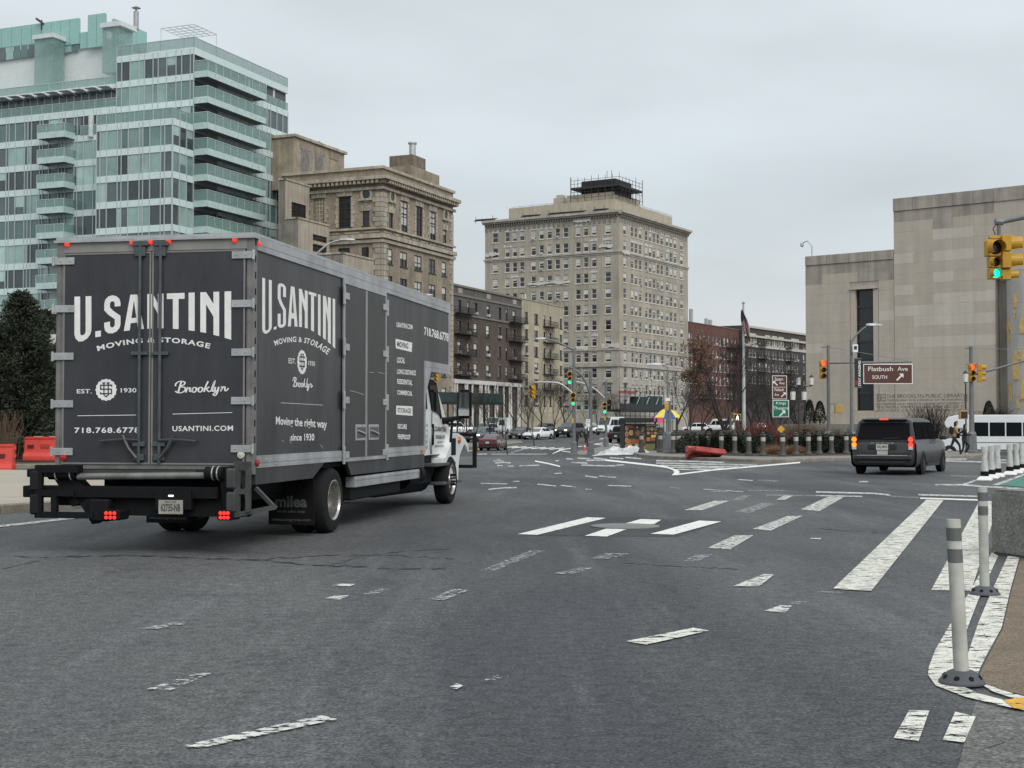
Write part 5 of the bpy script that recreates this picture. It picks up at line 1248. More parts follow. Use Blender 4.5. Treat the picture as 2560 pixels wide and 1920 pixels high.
# --- lettering (glyphs laid out in photo space, set onto the panels)
def glyph(ch, w, h, t):
    """quads of a heavy condensed capital in a w x h box, stem t"""
    q = []; f = t
    if ch == 'I': q = [[(0, 0), (w, 0), (w, h), (0, h)]]
    elif ch == '.': q = [[(0, 0), (w, 0), (w, w * 1.05), (0, w * 1.05)]]
    elif ch == 'T': q = [[(0, h - f), (w, h - f), (w, h), (0, h)], [((w - f) / 2, 0), ((w + f) / 2, 0), ((w + f) / 2, h - f), ((w - f) / 2, h - f)]]
    elif ch == 'N': q = [[(0, 0), (f, 0), (f, h), (0, h)], [(w - f, 0), (w, 0), (w, h), (w - f, h)], [(f, h), (f, h * .70), (w - f, h * .42), (w - f, h * .72)]]
    elif ch == 'A':
        il = lambda y: f * 1.02 + (w / 2 - f * 1.02) * y / (h * .84)
        q = [[(0, 0), (f * 1.02, 0), (w / 2, h * .84), (w / 2, h), (w / 2 - f * .62, h)], [(w, 0), (w / 2 + f * .62, h), (w / 2, h), (w / 2, h * .84), (w - f * 1.02, 0)],
             [(il(h * .2), h * .2), (w - il(h * .2), h * .2), (w - il(h * .34), h * .34), (il(h * .34), h * .34)]]
    elif ch in 'US':
        k = f / 2; r_ = w / 2 - k; n = 6
        arc = lambda cx, cy, a0, a1: [(cx + r_ * math.cos(a0 + (a1 - a0) * i / n), cy + min(r_, h * .14) * math.sin(a0 + (a1 - a0) * i / n)) for i in range(n + 1)]
        ry = min(r_, h * .14)
        if ch == 'U': pts_ = [(k, h)] + arc(w / 2, k + ry, math.pi, 2 * math.pi) + [(w - k, h)]
        else: pts_ = [(w - k, h * .70)] + arc(w / 2, h - k - ry, 0, math.pi) + [(k, h * .66), (w * .42, h * .54), (w - k, h * .40)] + arc(w / 2, k + ry, 0, -math.pi) + [(k, h * .32)]
        b = MB(); stroke(b, pts_, f); q = [[b.v[i][:2] for i in fc] for fc in b.f]
    return q
def lerp_tab(tab, x):
    for (a, c), (d, e_) in zip(tab, tab[1:]):
        if x <= d: return c + (e_ - c) * (x - a) / (d - a)
    return tab[-1][1]
def banner(lets, top, bot, zf, pl, t, parent, off, name):
    for ch, x0, x1 in lets:
        b = MB(); w = x1 - x0; xc = (x0 + x1) / 2; h = bot(xc) - top(xc)
        for q in glyph(ch, w, h, t if ch != 'I' else w):
            # finely split so that curved edges follow the arch
            pts_ = []
            for (a, c), (d, e_) in zip(q, q[1:] + q[:1]):
                for k in range(4): pts_.append((a + (d - a) * k / 4, c + (e_ - c) * k / 4))
            fl = [(x0 + p, bot(x0 + p) + (top(x0 + p) - bot(x0 + p)) * (r_ / h)) for p, r_ in pts_]
            b.add([put_on(pl, *zf(p, r_), off) for p, r_ in fl], [tuple(range(len(fl)))])
        b.build(name, LET, parent)
TRI = Matrix.Translation((TP.x, TP.y, 0)) @ Matrix.Rotation(-math.atan2(TDIR.x, TDIR.y), 4, 'Z'); TRI = TRI.inverted()
def put_on(pl, u, v, off):
    s, z = pl.hit(u, v); return TRI @ pl.P(s, z, off)
za = zc(160, 700, 480 / 2212)
topR = lambda x: 195 - (x - 135) * .035
botR = lambda x: lerp_tab(((100, 728), (190, 722), (330, 668), (440, 652), (550, 620), (705, 590), (935, 565), (1050, 560), (1160, 558), (1330, 567), (1518, 590), (1650, 612), (1800, 650), (1938, 690), (2000, 706)), x)
banner([('U', 135, 330), ('.', 375, 440), ('S', 478, 665), ('A', 703, 935), ('N', 973, 1160), ('T', 1198, 1402), ('I', 1448, 1518), ('N', 1583, 1800), ('I', 1862, 1938)], topR, botR, za, trear, 66, truck, .032, 'letter')
zb_ = zc(640, 660, 500 / 2212)
topS = lambda x: 150 + (x - 77) * .296
botS = lambda x: lerp_tab(((60, 780), (115, 775), (183, 742), (235, 718), (295, 703), (375, 690), (455, 693), (510, 697), (580, 714), (640, 745), (708, 790), (770, 832), (830, 885), (883, 938), (900, 950)), x)
banner([('U', 77, 183), ('.', 205, 235), ('S', 248, 340), ('A', 360, 468), ('N', 483, 580), ('T', 590, 675), ('I', 693, 722), ('N', 748, 835), ('I', 855, 883)], topS, botS, zb_, tside, 33, truck, -.010, 'letter')
def arch_text(body, x0, x1, h, base, zf, pl, off, bold=.02, spacing=1.1):
    b = fit_text(body, x0, x1, 0, h, bold=bold, spacing=spacing)
    def f(x, y):
        e_ = 3.; sl = (base(x + e_) - base(x - e_)) / (2 * e_)
        return put_on(pl, *zf(x + sl * y * .9, base(x) - y), off)
    return place(b, f)
TT(arch_text('MOVING & STORAGE', 405, 1690, 60, lambda x: 722 + 2.1e-4 * (x - 1040) ** 2 - .025 * (x - 1040), za, trear, .0325, .028, 1.15), 'lettering', LET)
TT(arch_text('MOVING & STORAGE', 222, 795, 60, lambda x: lerp_tab(((200, 915), (240, 900), (330, 872), (430, 862), (510, 866), (600, 888), (690, 930), (795, 1005), (810, 1015)), x), zb_, tside, -.0095, .028, 1.15), 'lettering', LET)
def flat_text(body, x0, x1, ya, yb, zf, pl, off, mat=LET, bold=.012, slope=0., name='lettering', **k):
    """x0..x1, cap top ya and baseline yb at x0; slope of the line in the photo"""
    b = fit_text(body, x0, x1, 0, yb - ya, bold=bold, **k)
    return TT(place(b, lambda x, y: put_on(pl, *zf(x, yb - y + slope * (x - x0)), off)), name, mat)
flat_text('EST.', 163, 335, 1258, 1307, za, trear, .0325); flat_text('1930', 668, 848, 1247, 1298, za, trear, .0325, slope=-.01)
flat_text('718.768.6778', 190, 535, 1082, 1112, zA2, trear, .0325, spacing=1.15, bold=.02, slope=-.005); flat_text('USANTINI.COM', 710, 1032, 1074, 1102, zA2, trear, .0325, spacing=1.1, bold=.02, slope=-.008)
for x0, y0, x1, y1 in ((205, 1018, 517, 1014), (710, 1009, 1028, 1001)):
    b = MB(); b.add([put_on(trear, *zA2(x, y), .0325) for x, y in ((x0, y0), (x1, y1), (x1, y1 + 3), (x0, y0 + 3))], [(0, 1, 2, 3)]); TT(b, 'rule_line', LET)
flat_text('EST.', 368, 448, 1040, 1098, zb_, tside, -.0095, slope=.1); flat_text('1930', 588, 660, 1068, 1120, zb_, tside, -.0095, slope=.14)
flat_text('Moving the right way', 205, 490, 988, 1048, zc(600, 600, 600 / 1345), tside, -.0095, slope=.075, bold=.02); flat_text('since 1930', 288, 420, 1085, 1125, zc(600, 600, 600 / 1345), tside, -.0095, slope=.0, bold=.02)
z3 = zc(600, 600, 600 / 1345)
b = MB(); b.add([put_on(tside, *z3(x, y), -.0095) for x, y in ((232, 911), (467, 924), (467, 926), (232, 913))], [(0, 1, 2, 3)]); TT(b, 'rule_line', LET)
for tx, x0, x1, ya, yb, sl in (('USANTINI.COM', 880, 970, 459, 487, .17), ('718.768.6778', 1035, 1172, 485, 533, .28), ('LOCAL', 883, 927, 655, 688, .1), ('LONG DISTANCE', 883, 988, 722, 750, .09), ('RESIDENTIAL', 884, 969, 777, 806, .1), ('COMMERCIAL', 884, 969, 840, 866, .09), ('SECURE', 886, 938, 1030, 1057, .06), ('FIREPROOF', 888, 957, 1088, 1116, .04)):
    flat_text(tx, x0, x1, ya, yb, z3, tside, -.0095, slope=sl, bold=.03)
DKT = M('dark_letter', (.03, .03, .034), .6)
for tx, q, x0, x1, ya, yb, sl in (('MOVING', ((874, 553), (968, 575), (965, 628), (876, 606)), 884, 945, 567, 598, .2), ('STORAGE', ((878, 928), (970, 932), (970, 985), (878, 978)), 886, 961, 940, 967, .06)):
    m = 8; edge_ = []
    for (a, c), (d, e_) in zip(q, q[1:] + q[:1]):
        for k in range(m): j = (1.5 if k % 2 else -1.5) if abs(d - a) < 20 else 0; edge_.append((a + (d - a) * k / m + j, c + (e_ - c) * k / m))
    b = MB(); b.add([put_on(tside, *z3(*p), -.0095) for p in edge_], [tuple(range(len(edge_)))]); TT(b, 'label_plate', LET)
    flat_text(tx, x0, x1, ya, yb, z3, tside, -.0075, DKT, .012, sl)
# scripted town name
SCR = [[(.10, .0), (.17, .45), (.27, .98)], [(-.04, .60), (.0, .85), (.2, 1.02), (.42, .95), (.43, .75), (.22, .54), (.44, .46), (.46, .2), (.28, .0), (.06, .02), (-.04, .16)], [(.50, .0), (.58, .42), (.60, .34), (.72, .42), (.70, .12), (.80, .05)],
       [(.80, .05), (.86, .36), (1.0, .42), (1.05, .22), (.95, .0), (.84, .08), (.86, .36)], [(1.04, .2), (1.12, .3), (1.2, .40), (1.33, .40), (1.36, .2), (1.26, .0), (1.15, .1), (1.19, .38)], [(1.36, .25), (1.44, .3)], [(1.44, .0), (1.54, .5), (1.66, .95)], [(1.53, .24), (1.72, .44)], [(1.56, .26), (1.70, .02), (1.82, .08)],
       [(1.82, .08), (1.92, .6), (2.02, .95), (1.96, .6), (1.88, .12), (1.96, .02), (2.02, .2)], [(2.04, .42), (2.02, .12), (2.12, .04), (2.22, .42)], [(2.22, .42), (2.14, -.1), (2.02, -.36), (1.93, -.24), (2.1, -.02)], [(2.32, .0), (2.38, .42), (2.35, .15), (2.46, .4), (2.54, .36), (2.53, .08), (2.62, .06), (2.72, .28)]]
def cr(pts_, n=6):
    P = [pts_[0]] + list(pts_) + [pts_[-1]]; out = []
    for i in range(1, len(P) - 2):
        for k in range(n):
            t = k / n; out.append(tuple(.5 * (2 * P[i][j] + (P[i + 1][j] - P[i - 1][j]) * t + (2 * P[i - 1][j] - 5 * P[i][j] + 4 * P[i + 1][j] - P[i + 2][j]) * t * t + (3 * P[i][j] - P[i - 1][j] - 3 * P[i + 1][j] + P[i + 2][j]) * t ** 3) for j in (0, 1)))
    out.append(P[-1]); return out
def script(x0, x1, ytop, ybase, zf, pl, off, slope, w=.085):
    kx = (x1 - x0) / 2.76; ky = (ybase - ytop)
    for i, st in enumerate(SCR):
        b = MB(); stroke(b, cr(st), w if i not in (0, 6, 7) else w * 1.1)
        place(b, lambda x, y: put_on(pl, *zf(x0 + (x + .04) * kx, ybase - y * ky + slope * x * kx), off + .0006 * i)); TT(b, 'script_stroke', LET)
script(1297, 1910, 1172, 1300, za, trear, .0325, -.03); script(415, 627, 1255, 1355, zb_, tside, -.0095, .06, .1)
def badge(cx, cy, rx, ry, zf, pl, off, lean):
    b = MB(); n = 96; P = []
    for i in range(n): a = 2 * math.pi * i / n; r_ = 1 - .075 * (.5 - .5 * math.cos(16 * a)); P.append((cx + rx * r_ * math.cos(a), cy - ry * r_ * math.sin(a) + lean * rx * math.cos(a)))
    b.add([put_on(pl, *zf(*p), off) for p in P], [tuple(range(n))]); o = TT(b, 'badge', LET)
    for i, st in enumerate(([(-.2, .62), (-.2, -.45), (0, -.62), (.2, -.45), (.2, .62)], [(.52, .28), (.52, .42), (-.5, .42), (-.5, .06), (.5, .06), (.5, -.34), (-.52, -.34), (-.52, -.2)], [(-.34, .62), (-.06, .62)], [(.06, .62), (.34, .62)])):
        b = MB(); stroke(b, st, .11); place(b, lambda x, y: put_on(pl, *zf(cx + x * rx, cy - y * ry + lean * x * rx), off + .002 + .0007 * i)); TT(b, 'monogram', DKT, o)
badge(500, 1266, 124, 128, za, trear, .0325, -.01); badge(517, 1085, 54, 138, zb_, tside, -.0095, .1)
# --- side doors
y0, y1 = tside.hit(*z3(580, 700))[0], tside.hit(*z3(808, 700))[0]; ym = tside.hit(*z3(700, 700))[0]; zt_, zb2 = BZ1 - .24, BZ0 - .0
b = MB()
for q in ((y0 - .05, y0, zb2, zt_ + .08), (y1, y1 + .05, zb2, zt_ + .08)): b.bx(.0, .026, q[0], q[1], q[2], q[3])
b.bx(0, .026, y0, y1, zt_, zt_ + .08); b.bx(0, .03, y0, y1, zb2 - .02, zb2 + .03); TT(b, 'door_surround', ALU)
for a, c in ((y0 + .005, ym - .01), (ym + .01, y1 - .005)):
    b = MB(); b.bx(.0, .022, a, c, zb2 + .035, zt_ - .005); d = TT(b, 'side_door', M('door_charcoal', (.034, .033, .033), .42, var=.15, scale=2, streak=.15), bevel=.004)
    b = MB(); b.bx(.0225, .027, a if a > y0 + .1 else c - .03, a + .03 if a > y0 + .1 else c, zb2 + .04, zt_ - .01); TT(b, 'edge_strip', ALU, d)
for xa, xb in ((638, 695), (712, 767)):
    a, c = tside.hit(*z3(xa, 1078))[0], tside.hit(*z3(xb, 1078))[0]; zc2 = tside.hit(*z3(700, 1078))[1]
    b = MB(); b.bx(.02, .034, a, c, zc2 - .12, zc2 + .12); o = TT(b, 'latch_plate', GALV, bevel=.005); b = MB(); b.bx(.034, .04, a + .04, c - .04, zc2 - .08, zc2 + .08); TT(b, 'latch_pocket', M('latch_dark', (.12, .12, .12), .5, .4), o); b = MB(); b.tube([(.05, a + .05, zc2 + .03), (.055, (a + c) / 2, zc2 + .0), (.05, c - .05, zc2 - .03)], .016, 6); TT(b, 'latch_handle', GALV, o)
for y, sd in ((y0, -1), (y1, 1)):
    for zf_ in (.03, .34, .64, .93):
        z_ = zb2 + (zt_ - zb2) * zf_; b = MB(); b.bx(.02, .045, y - (.03 if sd < 0 else .16), y + (.16 if sd < 0 else .03), z_ - .05, z_ + .05); b.bx(.02, .05, y + sd * .07 - .03, y + sd * .07 + .03, z_ - .13, z_ + .13); TT(b, 'side_hinge', GALV, bevel=.005)
SCU = M('scuff', (.4, .4, .39), .8)
for q in (((607, 845), (640, 852), (685, 868)), ((715, 742), (740, 743)), ((765, 742), (800, 750)), ((268, 1108), (272, 1140)), ((442, 1150), (452, 1165)), ((225, 1125), (232, 1128))):
    b = MB(); p = [TRI @ tside.P(*tside.hit(*z3(*k)), .026) for k in q]; b.tube(p, .006, 4); TT(b, 'scratch', SCU)
# --- chassis and running gear
b = MB(); b.bx(-BW + .5, -.5, .3, 11.6, .62, .98); TT(b, 'chassis', BLK)
b = MB()
for x in (-.62, -1.98):
    b.bx(x - .06, x + .06, .2, 11.9, .55, .95)
TT(b, 'frame_rail', BLK)
b = MB(); b.bx(-.6, -.08, yw + 1.0, yw + 3.7, .40, .78); TT(b, 'equipment_box', BLK, bevel=.02)
ya_, yb_ = tside.hit(*z3(648, 1360))[0], tside.hit(*z3(1008, 1345))[0]
b = MB(); b.bx(-.16, -.01, ya_, yb_, .60, .76); b.bx(-.014, -.004, ya_, yb_, .70, .74); TT(b, 'side_rail', ALU, bevel=.01)
for y in (ya_ + .05, yb_ - .02): b = MB(); b.bx(-.1, -.02, y - .03, y + .03, .74, SK - .1); TT(b, 'rail_hanger', BLK)
b = MB(); b.cyl((-.35, BL - .4, .62), (-.35, BL + .3, .62), .22, n=14); b.cyl((-.3, BL + .38, .64), (-.3, BL + .62, .64), .17, n=14); TT(b, 'air_tank', BLK, smooth=40)
b = MB(); b.cyl((-.55, yw + 3.6, .5), (-.55, BL + 1.7, .46), .2, n=12); TT(b, 'fuel_tank', BLK, smooth=40)
def truck_wheel(c, rad, w, dish, name='wheel', holes=5, lug=False):
    o = link(name, None, truck, c)
    pr_ = [(rad * .60, -w / 2), (rad * .8, -w / 2 - .012), (rad * .94, -w / 2 + .01), (rad, -w / 2 + .05), (rad, w / 2 - .05), (rad * .94, w / 2 - .01), (rad * .8, w / 2 + .012), (rad * .60, w / 2)]
    TT(MB().lathe(pr_, 36, (0, 0, 0), 'x', False), 'tyre', RUB, o, smooth=35)
    b = MB(); b.lathe([(rad * .625, w / 2 + .006), (rad * .60, w / 2 + .008), (rad * .56, w / 2 - .02), (rad * .53, w / 2 - .05 + dish), (rad * .30, w / 2 - .03 + dish), (rad * .27, w / 2 + .0 + dish), (rad * .14, w / 2 + .02 + dish), (0, w / 2 + .025 + dish)], 32, (0, 0, 0), 'x', False); TT(b, 'rim', CHROME, o, smooth=30)
    for i in range(10):
        a = 2 * math.pi * i / 10; b = MB(); b.lathe([(.035, 0), (.035, .004)], 10, (w / 2 - .035 + dish, rad * .43 * math.cos(a), rad * .43 * math.sin(a)), 'x'); 
        if i % 2 == 0 or holes > 5: TT(b, 'hand_hole', BLK, o)
        if lug: b = MB(); b.cyl((w / 2 + dish, rad * .22 * math.cos(a + .3), rad * .22 * math.sin(a + .3)), (w / 2 + dish + .10, rad * .22 * math.cos(a + .3), rad * .22 * math.sin(a + .3)), .016, .012, 6); TT(b, 'lug_nut', BLK, o)
    return o
RW = .465
for x, dsh in ((-.14, -.2), (-.44, -.2), (-BW + .44, -.2), (-BW + .14, -.2)): truck_wheel((x, yw, RW), RW, .25, dsh)
yf = Pl((TP + Vector((TDIR.y, -TDIR.x)) * -.08), TDIR).hit(1128, 1190)[0]
for x in (-.20, -BW + .20): truck_wheel((x, yf, RW + .0), RW, .27, -.02, holes=10, lug=x > -1)
b = MB(); b.cyl((-BW + .3, yw, RW), (-.3, yw, RW), .13, n=12); b.lathe([(.1, -.2), (.26, 0), (.1, .2)], 14, (-BW / 2, yw, RW), 'x'); b.cyl((-BW + .3, yf, RW), (-.3, yf, RW), .07, n=10); TT(b, 'axle', BLK, smooth=30)
# mud flaps with dealer lettering
FLT = M('flap_letter', (.10, .10, .10), .7)
for x0, x1 in ((-BW + .06, -BW + .70), (-.72, -.06)):
    b = MB(); b.bx(x0, x1, yw - .72, yw - .70, .16, .80); o = TT(b, 'mud_flap', BLK)
    for tx, h, z_, w in (('milea', .16, .40, .46), ('truck sales corp', .05, .315, .4), ('mileaautogroup.com', .05, .20, .56)):
        bb = fit_text(tx, (x0 + x1) / 2 - w / 2, (x0 + x1) / 2 + w / 2, z_, z_ + h, bold=.03 if h > .1 else .012); TT(place(bb, lambda x, z: (x, yw - .7235, z)), 'lettering', FLT, o)
b = MB(); b.bx(-BW + .1, -.1, yw - .6, yw + .6, .93, 1.0); TT(b, 'wheel_housing', BLK)
# --- folded tail lift
tback = Pl((TP - TDIR * .45), (TDIR.y, -TDIR.x)); LG = lambda x, y: tback.hit(*zc(80, 1120, 620 / 2212)(x, y))
b = MB(); b.bx(-BW - .22, -.0, -.30, -.04, .90, 1.0); b.bx(-BW - .2, -.28, -.42, -.2, .66, .80); b.bx(-BW + .1, -.35, -.30, .1, .56, .70); TT(b, 'lift_frame', BLK, bevel=.01)
b = MB(); b.bx(-BW + .2, -.6, -.322, -.30, .955, .995); TT(b, 'lift_bumper', M('worn_steel', (.06, .05, .05), .7, .2, var=.4, scale=4))
x0, z0 = LG(400, 255); x1, z1 = LG(1560, 245)
b = MB(); b.cyl((x0, -.42, z0), (x1, -.42, z1), .042, n=12); TT(b, 'lift_roller', M('worn_alu', (.22, .22, .215), .5, .5, var=.3, scale=6), smooth=40)
for xa, xb in ((150, 390), (1545, 1700)):
    a, z_ = LG(xa, 225); c, _ = LG(xb, 225); b = MB(); b.cyl((a, -.42, z_), (c, -.42, z_), .08, n=12); TT(b, 'lift_cylinder', BLK, smooth=40)
    for x in (xa + 70, xb - 40): p, _ = LG(x, 220); b = MB(); b.lathe([(.083, -.008), (.09, 0), (.083, .008)], 12, (p, -.42, z_), 'x'); TT(b, 'pipe_clamp', GALV)
for (xa, ya2), (xb, yb2) in (((180, 250), (420, 480)), ((420, 480), (600, 640)), ((1720, 250), (1780, 560))):
    a, z_ = LG(xa, ya2); c, z2_ = LG(xb, yb2); b = MB(); b.extr([(a - .1, z_ + .1), (a + .14, z_ + .12), (c + .16, z2_ + .06), (c - .12, z2_ - .06)], -.40, -.22, lambda x, z, t: (x, t, z)); TT(b, 'lift_arm', BLK)
b = MB(); a, z_ = LG(500, 560); c, z2_ = LG(1000, 500); b.bx(a, c + 1.2, -.32, -.2, z_ - .06, z2_ + .05); TT(b, 'lift_crossbeam', BLK)
b = MB(); x0, z0 = LG(520, 530); x1, z1 = LG(690, 655); b.bx(x0, x1, -.5, -.2, z1, z0 + .1); TT(b, 'lift_foot', BLK, bevel=.02)
# platform rails left and right
def bar(b, a, c, r_=.028): b.cyl(a, c, r_, n=4)
xl0, zl1 = LG(85, 150); xl1, zl0 = LG(85, 620)
b = MB(); yb3 = -.5
for x in (85, ): p, _ = LG(x, 300); b.bx(p - .045, p + .045, yb3 - .03, yb3 + .03, zl0, zl1)
p2, _ = LG(225, 300); zz2 = LG(225, 400)[1]; b.bx(p2 - .035, p2 + .035, yb3 - .03, yb3 + .03, zl0 + .01, zz2); b.bx(p + .045, p2 + .25, yb3 - .025, yb3 + .025, zz2 - .035, zz2 + .035); b.bx(p + .045, p2 + .5, yb3 - .025, yb3 + .025, zl0, zl0 + .075); b.bx(p + .045, p2 + .3, yb3 - .025, yb3 + .12, zl1 - .09, zl1); TT(b, 'platform_guard', BLK)
for y in (290, 500): q, z_ = LG(45, y); b = MB(); b.bx(q - .05, q + .06, yb3 - .05, yb3 + .05, z_ - .12, z_ + .12); TT(b, 'dock_bumper', RUB, bevel=.02)
GSt = M('guard_grey', (.06, .063, .062), .55, .3, var=.3, scale=5); b = MB()
pa, _ = LG(1845, 300); pb_, _ = LG(1945, 300); zt2, zb3 = LG(1850, 120)[1], LG(1850, 615)[1]; zm2 = LG(1850, 385)[1]
b.bx(pa - .03, pa + .03, yb3 - .03, yb3 + .03, zb3, zt2); b.bx(pb_ - .025, pb_ + .025, yb3 - .03, yb3 + .03, zb3 + .06, zt2); b.bx(pa + .03, pb_ - .025, yb3 - .025, yb3 + .025, zm2 - .03, zm2 + .03); b.bx(pa + .03, pb_ - .025, yb3 - .025, yb3 + .025, zt2 - .1, zt2)
TT(b, 'platform_guard', GSt)
b = MB(); bar(b, (pa, yb3, zb3 + .03), (pb_ + .3, yb3 + .1, zb3 + .12), .04); bar(b, (pb_ + .05, yb3 + .1, zb3 + .34), (pb_ + .3, yb3 + .1, zb3 + .10), .03); TT(b, 'guard_stay', GSt)
for y in (270, 480): q, z_ = LG(1800, y); b = MB(); b.bx(q - .06, q + .06, yb3 - .06, yb3 + .04, z_ - .12, z_ + .12); TT(b, 'dock_bumper', GSt, bevel=.02)
for xa, xb, n_ in ((690, 800, 'l'), (1705, 1802, 'r')):
    a, z_ = LG(xa, 594); c, _ = LG(xb, 594); b = MB(); b.bx(a - .03, c + .03, -.58, -.3, z_ - .06, z_ + .06); o = TT(b, 'tail_lamp', BLK, bevel=.02)
    for i in range(3):
        for j in (-1, 1): x = a + (c - a) * (i + .5) / 3; b = MB(); b.lathe([(.0, -.592), (.02, -.59), (.022, -.58)], 10, (x, 0, z_ + j * .026), 'y'); TT(b, 'lamp_dot', REDL, o)
a, z_ = LG(1135, 530); c, _ = LG(1350, 530); b = MB(); b.bx(a, c, -.47, -.46, z_ - .075, z_ + .09); o = TT(b, 'number_plate', M('truck_plate_shaded', (.32, .31, .27), .6)); b = MB(); b.bx((a + c) / 2 - .2, (a + c) / 2 + .25, -.455, -.3, z_ - .02, z_ + .2); TT(b, 'plate_bracket', BLK)  # plate colour darkened for the shade below the box
TT(place(fit_text('62735-NB', a + .03, c - .03, z_ - .045, z_ + .045, bold=.02), lambda x, z: (x, -.4715, z)), 'lettering', DKT, o)
TT(place(fit_text('NEW YORK', a + .08, c - .08, z_ + .057, z_ + .078), lambda x, z: (x, -.4715, z)), 'lettering', DKT, o)
b = MB(); b.bx((a + c) / 2 - .03, (a + c) / 2 + .03, -.47, -.4, z_ + .13, z_ + .15); TT(b, 'plate_lamp', ME('plate_lamp', (1, 1, 1), 1.2))
# --- cab
z5 = zc(980, 880, 400 / 1659); XS = -.20
cpl = Pl((TP + Vector((TDIR.y, -TDIR.x)) * XS), TDIR)
hc = lambda x, y: cpl.hit(*z5(x, y))
yr = BL + .03; zdo = hc(430, 1065)[1]
roof = hc(440, 262); yA, zA_ = roof[0] + .28, min(roof[1] + .05, ZA - .04)
wb = hc(600, 795); wb = (wb[0] + .15, wb[1])                                   # foot of the windscreen
def ring(y, zs_, ws): return [Vector((-BW / 2 + w, y, z)) for z, w in zip(zs_, ws)] + [Vector((-BW / 2 - w, y, z)) for z, w in reversed(list(zip(zs_, ws)))]
HW = BW / 2 + XS
secs = []
for y, zt3, wt in ((yr, zA_ - .02, HW - .05), (yr + .1, zA_, HW - .04), (yA - .25, zA_ + .0, HW - .04), (yA, zA_ - .05, HW - .06)):
    secs.append(ring(y, (zdo, zdo + .4, wb[1], wb[1] + .1, zt3 - .08, zt3), (HW - .02, HW, HW, HW - .01, wt, wt - .15)))
secs.append(ring(wb[0] + .02, (zdo, zdo + .4, wb[1] - .04, wb[1] - .02, wb[1] - .01, wb[1]), (HW - .05, HW, HW - .01, HW - .02, HW - .05, HW - .15)))
b = MB().loft(secs); TT(b, 'cab_body', CABW, smooth=35)
yh = hc(735, 950)[0] + .5; zh0 = wb[1] + .02
secs = []
for y, zt3, w in ((wb[0], zh0, HW - .12), (wb[0] + .5, zh0 - .03, HW - .2), (yh - .5, zh0 - .14, HW - .36), (yh - .1, zh0 - .24, HW - .44), (yh, zh0 - .42, HW - .5)):
    secs.append(ring(y, (.62, .9, zt3 - .12, zt3 - .03, zt3), (w - .02, w, w - .02, w - .1, w - .3)))
b = MB().loft(secs); TT(b, 'hood', CABW, smooth=40)
b = MB(); b.bx(-BW + .75, -.75, yh - .02, yh + .03, .7, zh0 - .45); TT(b, 'grille', GALV)
# wings over the front wheels
fp = [hc(*p) for p in ((505, 1085), (560, 935), (575, 850), (640, 842), (700, 880), (742, 950), (752, 1040), (738, 1040), (722, 985), (700, 958), (684, 1000), (655, 1070), (642, 1160), (636, 1345), (570, 1345), (535, 1240), (530, 1180), (470, 1165), (470, 1100))]
for sd in (1, -1):
    b = MB(); x0, x1 = (XS + .10, XS - .35) if sd > 0 else (-BW - XS - .10, -BW - XS + .35)
    b.extr([(y, z) for y, z in fp], x0, x1, lambda y, z, x: (x, y, z)); TT(b, 'wing', CABW, bevel=.015, segs=2)
    b = MB(); b.bx(min(x0, x1) + .06, max(x0, x1) - .03, yf - .1, yf + .55, .95, 1.0); TT(b, 'wing_liner', BLK)
s, z = hc(640, 912); b = MB(); b.lathe([(.0, .05), (.06, .035), (.075, .0)], 10, (XS + .10, s, z), 'x'); TT(b, 'side_marker', ORG)
a, z_ = hc(562, 985); c, _ = hc(606, 985); b = MB(); b.bx(XS + .1, XS + .112, a, c, z_ - .16, z_ + .17); TT(b, 'wing_vent', BLK)
def side_poly(px, x, mat, name, th=.012):
    b = MB(); b.extr([hc(*p) for p in px], x, x + th, lambda y, z, t: (t, y, z)); return TT(b, name, mat)
for sd in (1, -1):
    x = XS - .03 if sd > 0 else -BW - XS + .018
    side_poly(((380, 300), (418, 300), (455, 335), (505, 640), (512, 660), (462, 622), (418, 612)), x + (.0 if sd > 0 else 0), VGL, 'side_window', .034)
    side_poly(((343, 352), (352, 352), (366, 590), (343, 598)), x, VGL, 'rear_window', .034)
side_poly(((372, 285), (424, 286), (462, 325), (520, 690), (512, 690), (455, 335), (418, 300), (380, 300)), XS - .028, BLK, 'window_seal', .03)
b = MB(); y0_, y1_ = yA + .02, wb[0] + .0
b.add([Vector((-BW / 2 + w, y + .03, z + .012)) for y, z, w in ((yA + .0, zA_ - .1, HW - .2), (yA + .0, zA_ - .1, -HW + .2), (wb[0] + .02, wb[1] + .04, -HW + .1), (wb[0] + .02, wb[1] + .04, HW - .1))], [(0, 1, 2, 3)]); TT(b, 'windscreen', VGL)
for x_, y0_, y1_ in ((378, 300, 1060), (412, 620, 1060)): 
    p = hc(x_, y0_); q = hc(x_ + (22 if x_ == 378 else -2), y1_)
    b = MB(); b.cyl((XS + .004 - (.06 if y0_ == 300 else 0), p[0], p[1]), (XS + .004, q[0], q[1]), .008, n=4); TT(b, 'door_seam', BLK)
s, z = hc(425, 855); b = MB(); b.box((XS + .0, s, z), (.03, .085, .40)); TT(b, 'door_handle', BLK, bevel=.012)
for tx, x0, x1, ya2, yb2, sl in (('U.SANTINI', 432, 560, 768, 822, .06), ('718-768-6778', 450, 545, 860, 900, .03), ('DOT 1234', 468, 530, 925, 945, 0), ('BROOKLYN NY', 443, 540, 965, 985, 0)):
    if tx.startswith('DOT'): tx = 'US DOT'
    bb = fit_text(tx, x0, x1, 0, yb2 - ya2, bold=.02); TT(place(bb, lambda x, y: TRI @ cpl.P(*hc(x, yb2 - y + sl * (x - x0)), .006)), 'lettering', DKT)
for y in (760, 815, 870, 925, 980): p, z = hc(356, y); b = MB(); b.bx(XS + .0, XS + .006, p, p + .1, z - .03, z + .03); TT(b, 'permit_decal', M('decal_grey', (.4, .41, .42), .6))
